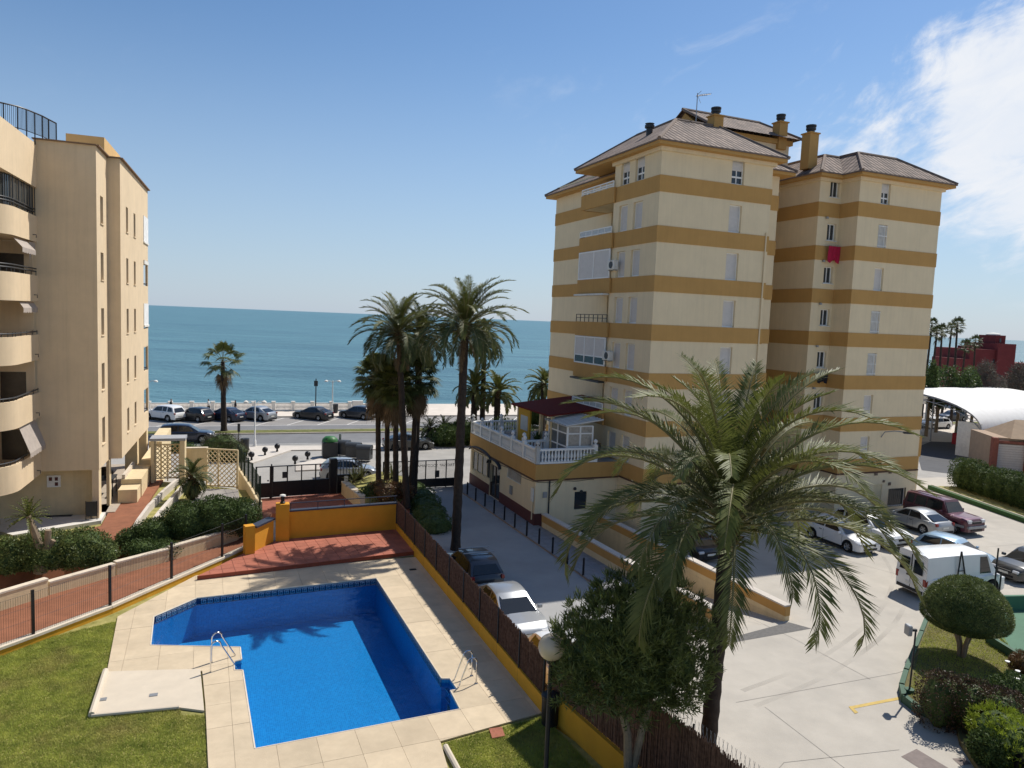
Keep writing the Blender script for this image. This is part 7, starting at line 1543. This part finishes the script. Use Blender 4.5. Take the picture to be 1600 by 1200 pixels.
# ================================================================== PROMENADE AND STREET FURNITURE
e_bal = (P(547, 644) - RO).dot(RU); b_rt = empty('promenade_balustrade', rp(0, 0) + Vector((0, 0, .13)), R(19.5), 'long white balustrade along the sea promenade', 'balustrade')
a0 = -62; npst = int((e_bal - a0) / 2.25)
pme = MB().b2(-.2, .2, -.2, .2, 0, 1.08).b2(-.25, .25, -.25, .25, 1.08, 1.18).mesh('post'); pme.materials.append(offwhite)
bb_ = MB()
for i in range(13): x = .3 + i * .138; bb_.lathe([(.05, .14), (.04, .3), (.065, .45), (.035, .8), (.05, .86)], (x, 0, 0), 5)
bb_.b2(.2, 2.05, -.11, .11, 0, .14); bb_.b2(.2, 2.05, -.12, .12, .86, .98); bme_ = bb_.mesh('baluster_panel'); bme_.materials.append(offwhite)
for i in range(npst + 1):
    x = e_bal - i * 2.25; obj('post', pme, None, b_rt, loc=(x, 0, 0))
    if i < npst: obj('baluster_panel', bme_, None, b_rt, loc=(x - 2.25, 0, 0))
MB().b2(e_bal + .3, e_bal + 1.6, -.25, .25, 0, 1.25).build('end_pier', offwhite, b_rt)
for i in range(4): MB().b2(e_bal + 1.6 + i * .45, e_bal + 2.05 + i * .45, -.2, .2, 0, .9 - i * .2).build('end_step', offwhite, b_rt)
def street_lamp(px, py, z0, top_py, lab, colm, arms=2, group='street lamps'):
    b = P(px, py, z0); t = wp(px, top_py, b.y); rt = empty('street_lamp', b, R(19.5), lab, 'street lamp', group); H = t.z - z0
    MB().lathe([(0, 0), (.14, 0), (.12, .5), (.07, .6), (.05, H), (0, H)], n=10).build('pole', colm, rt)
    for s in ((-1, 1) if arms == 2 else (1,)):
        MB().tube([(0, 0, H - .3), (s * .35, 0, H - .05), (s * .7, 0, H - .05)], .03, 6).build('arm', colm, rt); MB().lathe([(0, H - .12), (.22, H - .2), (.2, H - .08), (.06, H + .02), (0, H + .03)], (s * .75, 0, 0), 10).build('lamp_head', offwhite, rt)
street_lamp(398, 697, .11, 626, 'white double lamp in the middle of the forecourt pavement', white); street_lamp(519, 646, .13, 594, 'white double lamp on the promenade by the balustrade end', offwhite); street_lamp(232, 648, .13, 594, 'white lamp at the corner of the left block', offwhite, 1); street_lamp(652, 694, .0, 622, 'slim grey lamp right of the fan palms', grey, 1)
q = P(493, 645, .13); t = wp(493, 592, q.y); sl = empty('flag_pole', q, 0, 'dark promenade post with a small dark sign on top', 'sign post'); MB().lathe([(0, 0), (.07, 0), (.06, t.z - .1), (0, t.z - .1)], n=8).build('pole', darkgrey, sl); MB().b2(-.22, .22, -.05, .05, t.z - 1.0, t.z - .35).build('sign', darkgrey, sl)
for i, (px, py, tpy, lab) in enumerate(((373, 703, 662, 'thin dark post with small box by the side fence'), (531, 712, 678, 'thin grey sign post beside the green bin'))):
    q = P(px, py); t = wp(px, tpy, q.y); sg = empty('sign_post', q, 0, lab, 'sign post'); MB().lathe([(0, 0), (.04, 0), (.04, t.z), (0, t.z)], n=8).build('pole', darkgrey if i == 0 else grey, sg); MB().b2(-.1, .1, -.06, .06, t.z - .7, t.z).build('sign', darkgrey if i == 0 else grey, sg)
def bin_(px, py, r, h, lab):
    q = P(px, py, .11); b = empty('litter_bin', q, 0, lab, 'litter bin'); MB().lathe([(0, .08), (r, .08), (r * 1.08, h), (r * .7, h), (0, h * .9)], n=12).build('bin_body', darkgrey, b); MB().lathe([(0, 0), (.08, 0), (.08, .08), (0, .08)], n=8).build('foot', black, b)
bin_(382.5, 704, .34, 1.05, 'dark litter bin near the white double lamp'); bin_(524, 645.5, .3, 1.1, 'dark litter bin at the balustrade by the promenade lamp')
for i, (px, py) in enumerate(((393, 719), (414, 711), (433, 705.5), (461, 725), (480.5, 718))):
    q = P(px, py, .11); b = empty('round_bollard', q, 0, ['black ball bollard nearest the side fence', 'second black ball bollard from the side fence', 'third black ball bollard, farthest towards the road', 'black ball bollard on the island nearest the gate', 'black ball bollard on the island farther from the gate'][i], 'bollard', 'ball bollards on the forecourt')
    MB().lathe([(0, 0), (.1, 0), (.08, .22), (.05, .26)], n=10).build('stem', black, b); MB().lathe([(max(0, .24 * math.sin(math.pi * k / 10)), .46 - .24 * math.cos(math.pi * k / 10)) for k in range(11)], n=12).build('ball', black, b)
# recycling containers
gq = P(515, 714); rc_ = empty('recycling_container', gq, R(19.5), 'dark recycling container with a green domed lid', 'container'); MB().b2(-.62, .62, -.6, .6, .05, 1.35).build('tub', darkgrey, rc_, bevel=.06); gl_ = mat('green_plastic', (.03, .14, .035), .5, .1, 4)
MB().lathe([(.66, 1.36), (.62, 1.55), (.4, 1.75), (0, 1.8)], n=14).build('lid', gl_, rc_); MB().lathe([(0, 0), (.1, 0), (.1, .03), (0, .03)], n=10).build('hole', black, rc_, loc=(.1, -.5, 1.58)).rotation_euler = (R(60), 0, 0); MB().lathe([(0, 0), (.1, 0), (.1, .03), (0, .03)], n=10).build('hole', black, rc_, loc=(-.3, -.45, 1.58)).rotation_euler = (R(60), 0, 0)
gb2_ = mat('grey_bin_plastic', (.055, .06, .065), .4, .1, 4)
for i, (px, py) in enumerate(((535, 713), (552, 717), (569, 721))):
    q = P(px, py); r_ = empty('refuse_container', q, R(-5), ['grey wheeled refuse container next to the green-lidded one', 'middle grey wheeled refuse container with domed lid', 'rightmost grey wheeled refuse container'][i], 'container', 'refuse containers'); MB().prism([(-.55, -.42), (.55, -.42), (.6, .45), (-.6, .45)], .18, 1.1).build('tub', gb2_, r_, bevel=.04); l_ = MB()
    l_.tube([(-.62, 0, 1.08), (.62, 0, 1.08)], .47, 16); l_.v = [(x, y, max(z, 1.1) * .75 + .27) for x, y, z in l_.v]; l_.build('lid', gb2_, r_)
    for s in (-1, 1): MB().tube([(s * .64, 0, .6), (s * .64, 0, 1.1)], .04, 6).build('handle', black, r_); MB().lathe([(.1, -.03), (.1, .03)], n=10).build('wheel', black, r_, loc=(s * .45, -.3, .1)).rotation_euler = (R(90), 0, 0)
# lamp in the right garden, fence posts, court
lq = P(1421, 1077, RZ); gl2 = empty('garden_lamp', lq - Vector((0, 0, .1)), 0, 'thin dark lamp post with a side-mounted flood lamp at the kerb', 'lamp post'); H = wp(1429, 980, lq.y).z - lq.z
MB().tube([(0, 0, 0), (.02, 0, H * .5), (.03, 0, H)], .03, 8).build('pole', darkgrey, gl2); MB().lathe([(0, 0), (.16, 0), (.15, .12), (0, .12)], n=10).build('base', greenpaint, gl2); MB().b2(-.15, .06, -.04, .04, H - .04, H + .04).build('arm', darkgrey, gl2); hd = MB().box((0, 0, 0), (.16, .28, .36)); hd.build('flood_lamp', grey, gl2, loc=(-.22, 0, H), bevel=.03)
ct = [P(x, y, .2) for x, y in [(1545, 940), (1700, 936), (1800, 1120), (1545, 984)]]
MB().prism([xy(p) for p in [P(1542, 938, .1), P(1700, 934, .1), P(1760, 1080, .1), P(1604, 1040, .1), P(1548, 978, .1)]], -.02, .1, False).build('green_court', greencourt, kind='structure')
cw = empty('court_wall', P(1545, 985, 0), 0, 'low dark green wall along the near side of the green court', 'wall'); co = cw.location.copy(); seg(P(1546, 992, .5), P(1660, 1062, .5), -.02, .5, .15, greenpaint, 'wall_body', cw, co); seg(P(1540, 950, .5), P(1546, 992, .5), -.02, .5, .15, greenpaint, 'wall_body', cw, co)
cw2 = empty('court_wall', P(1540, 948, 0), 0, 'green wall along the far side of the court behind the van', 'wall'); co = cw2.location.copy(); seg(P(1530, 950, .2), P(1720, 946, .2), -.02, .75, .15, mat('mid_green_paint', (.05, .15, .085), .7, .1, 2), 'wall_body', cw2, co)
cf = empty('court_fence', P(1553, 940, 0), 0, 'tall black wire fence posts behind the green court', 'fence'); co = cf.location.copy()
for px, py, tpy in ((1551, 945, 856), (1559, 948, 893)):
    q = P(px, py); t = wp(px, tpy, q.y); MB().tube([q - co, Vector((q.x, q.y, t.z)) - co], .035, 6).build('post', black, cf)
q0 = P(1551, 945); w_ = MB()
for i in range(6): w_.tube([Vector((q0.x, q0.y, .8 + i * .35)) - co, Vector((q0.x + 9, q0.y + .8, .8 + i * .35)) - co], .004, 3, False)
w_.build('wire', black, cf)
a1 = P(1473, 930, 0); fr_ = empty('post_frame', a1 + Vector((.3, -.6, 0)), R(20), 'black A-shaped frame standing in front of the white van', 'frame'); tz = wp(1474, 855, a1.y).z; f = MB(); f.tube([(-.18, 0, 0), (.0, 0, tz)], .035, 6); f.tube([(.75, 0, 0), (.02, 0, tz)], .035, 6); f.tube([(-.08, 0, tz * .6), (.3, 0, tz * .6)], .02, 6); f.build('legs', black, fr_)
# ================================================================== CAR WASH AND STATION beyond the hedge
vu = R(30); vo = P(1533, 672, 3.0)
cwh = empty('car_wash_canopy', (vo.x, vo.y, 0), vu, 'white vaulted sheet canopy of the car wash with open trussed end', 'canopy')
arc = [(9.0 - 9.0 * math.cos(math.pi * i / 20), 3.0 + 3.1 * math.sin(math.pi * i / 20)) for i in range(21)]
for k in range(16):                                            # separate roof sheets
    m_ = MB(); x0, x1 = k * 1.35 + .012, (k + 1) * 1.35 - .012; n_ = len(arc)
    m_.add([(x, y, z + dz) for dz in (0, .05) for x in (x0, x1) for y, z in arc], [(n_ * 2 + i, n_ * 3 + i, n_ * 3 + i + 1, n_ * 2 + i + 1) for i in range(n_ - 1)] + [(i, i + 1, n_ + i + 1, n_ + i) for i in range(n_ - 1)], True); m_.build('roof_sheet', mat('white_sheet_metal', (.72, .70, .66), .55, .05, 2), cwh)
f = MB()
for x in (0, 7, 14, 21):
    f.tube([(x + .05, y, z - .06) for y, z in arc], .07, 5); f.tube([(x + .05, y, max(3.0, z - .6)) for y, z in arc], .05, 5)
    for i in range(2, 19): f.tube([(x + .05, arc[i][0], arc[i][1] - .06), (x + .05, arc[i + 1][0], max(3.0, arc[i + 1][1] - .6))], .03, 4)
    for y in (.1, 9, 17.9): f.tube([(x + .05, y, 0), (x + .05, y, interp(arc, y) - .1)], .1, 6)
f.build('steel_frame', grey, cwh); MB().b2(-.1, 21.7, -.08, .08, 2.75, 3.02).build('gutter', darkgrey, cwh); MB().b2(.15, .35, .1, 2.4, 0, 3.6).build('end_panel', offwhite, cwh)
MB().prism([xy(P(x, y)) for x, y in [(1430, 700), (1455, 690), (1560, 694), (1640, 720), (1640, 760), (1440, 735)]], -.02, .02, False).build('station_asphalt', mat('dark_asphalt', (.07, .072, .078), .85, .15, 1), kind='structure')
MB().prism([xy(P(x, y)) for x, y in [(1430, 690), (1455, 640), (1640, 640), (1640, 712), (1560, 692)]], -.02, .016, False).build('station_forecourt', palepave, kind='structure')
sq = P(1502, 694); stn = empty('vacuum_station', sq, R(20), 'red and green vacuum cleaning station by the car wash', 'machine'); MB().b2(-1.1, -.35, -.4, .4, 0, 1.3).build('red_box', mat('red_enamel', (.35, .015, .02), .5), stn, bevel=.04); MB().b2(-.3, .7, -.1, .6, 0, 2.0).build('green_cabinet', mat('grey_green_enamel', (.12, .15, .12), .6), stn, bevel=.04); MB().b2(.2, 1.4, -.5, -.12, 0, 1.4).build('dark_unit', black, stn, bevel=.04); MB().b2(1.0, 1.5, -.7, -.52, 0, .9).build('wood_crate', palebark, stn)
for x in (-.1, .45): MB().lathe([(0, 2.0), (.15, 2.0), (.17, 2.3), (0, 2.35)], (x, .2, 0), 10).build('cyclone_top', black, stn)
for i, (px, py, pt, st, lab, hd) in enumerate(((1461, 669, pw, 'hatch', 'white car under the car wash canopy', 200), (1487, 657, pd, 'hatch', 'dark car at the back of the car wash', 195))): q = P(px, py); car('parked_car', lab, st, 4.3, 1.8, 1.5, pt, (q.x, q.y, .02), R(hd), group='cars at the car wash')
bq2 = P(1552, 738); sb = empty('service_building', bq2, R(-12), 'brown service building with brick piers and roller doors at the right edge', 'building'); brk = mat('brick_pier', (.22, .075, .05), .85, .2, 3)
MB().b2(0, 12, .5, 5.8, 0, 3.2).build('wall', mat('brown_render', (.36, .26, .18), .9, .1, 2), sb); MB().b2(-.1, 3.0, .2, .45, 2.7, 2.95).build('lintel', brk, sb)
for x in (0, 2.75, 5.5): MB().b2(x - .22, x + .22, 0, .6, 0, 3.2).build('brick_pier', brk, sb)
for x in (1.38, 4.12):
    m_ = MB()
    for k in range(12): m_.b2(x - 1.14, x + 1.14, .30, .34, k * .22, k * .22 + .2)
    m_.build('roller_door', mat('pale_roller_door', (.55, .48, .42), .6, .06, 3), sb)
MB().add([(1.2, .1, 3.2), (12, .1, 3.2), (12, 3, 4.7), (2.6, 3, 4.7), (12, 6, 3.2), (1.2, 6, 3.2), (1.2, 3, 3.2)], [(0, 1, 2, 3), (3, 2, 4, 5), (0, 3, 5)]).build('roof', mat('tan_roof', (.33, .24, .16), .9, .12, 1.5), sb)
# ================================================================== PEOPLE on the promenade
def person(lab, px, py, h, heading, cl_top, cl_leg, walk=.25):
    q = P(px, py, .13); me = bpy.data.meshes.new('person'); s = h / 1.72
    J = {'pel': (0, 0, .95), 'ch': (0, .02, 1.25), 'nk': (0, .02, 1.47), 'hd': (0, .04, 1.58), 'ht': (0, .03, 1.70), 'hl': (-.10, 0, .9), 'kl': (-.11, walk * .6, .5), 'al': (-.11, walk * .5, .08), 'fl': (-.11, walk * .5 + .16, .04), 'hr': (.10, 0, .9), 'kr': (.11, -walk * .1, .5), 'ar': (.11, -walk, .1), 'fr': (.11, -walk + .15, .04), 'sl': (-.19, .0, 1.40), 'el': (-.25, -walk * .5, 1.12), 'wl': (-.24, -walk * .2, .86), 'sr': (.19, 0, 1.40), 'er': (.25, walk * .3, 1.12), 'wr': (.24, walk * .8, .90)}
    rad = {'pel': .15, 'ch': .15, 'nk': .055, 'hd': .095, 'ht': .06, 'hl': .09, 'hr': .09, 'kl': .06, 'kr': .06, 'al': .042, 'ar': .042, 'fl': .04, 'fr': .04, 'sl': .065, 'sr': .065, 'el': .046, 'er': .046, 'wl': .035, 'wr': .035}
    ks = list(J); E = [('pel', 'ch'), ('ch', 'nk'), ('nk', 'hd'), ('hd', 'ht'), ('pel', 'hl'), ('hl', 'kl'), ('kl', 'al'), ('al', 'fl'), ('pel', 'hr'), ('hr', 'kr'), ('kr', 'ar'), ('ar', 'fr'), ('ch', 'sl'), ('sl', 'el'), ('el', 'wl'), ('ch', 'sr'), ('sr', 'er'), ('er', 'wr')]
    me.from_pydata([tuple(v * s for v in J[k]) for k in ks], [(ks.index(a), ks.index(b)) for a, b in E], []); o = bpy.data.objects.new('tmp_person', me); col.objects.link(o)
    sk = o.modifiers.new('s', 'SKIN'); ss = o.modifiers.new('u', 'SUBSURF'); ss.levels = ss.render_levels = 1
    for i, k in enumerate(ks): o.data.skin_vertices[0].data[i].radius = (rad[k] * s, rad[k] * s)
    o.data.skin_vertices[0].data[0].use_root = True; dg = bpy.context.evaluated_depsgraph_get(); m2 = bpy.data.meshes.new_from_object(o.evaluated_get(dg)); bpy.data.objects.remove(o)
    m2.materials.clear()
    for q_ in (mat('skin', (.42, .25, .17), .6), cl_top, cl_leg, mat('dark_hair', (.02, .014, .01), .7)): m2.materials.append(q_)
    for p in m2.polygons:
        z = p.center.z / s; x = abs(p.center.x / s); p.use_smooth = True
        p.material_index = 3 if z > 1.63 or (z > 1.53 and p.center.y < .02) else 0 if z > 1.47 else 1 if (z > .92 and not (x > .2 and z < 1.1)) else 0 if (x > .18 and z > .8) else 2
    pr_ = obj('person', m2, None, None, lab, 'person', 'people on the promenade', loc=q); pr_.rotation_euler = (0, 0, heading); pr_.name = 'person'
dk_ = mat('dark_jacket', (.02, .02, .024), .9); bl_ = mat('blue_jeans', (.04, .06, .11), .9); lt_ = mat('pale_shirt', (.5, .5, .48), .9)
person('person in dark clothes walking on the promenade behind the white SUV', 267, 647, 1.75, R(-70), dk_, dk_); person('person in dark clothes standing behind the median palm', 368, 648.5, 1.74, R(100), dk_, bl_); person('person in a pale shirt at the balustrade between dark cars', 326, 645.8, 1.68, R(80), lt_, dk_)
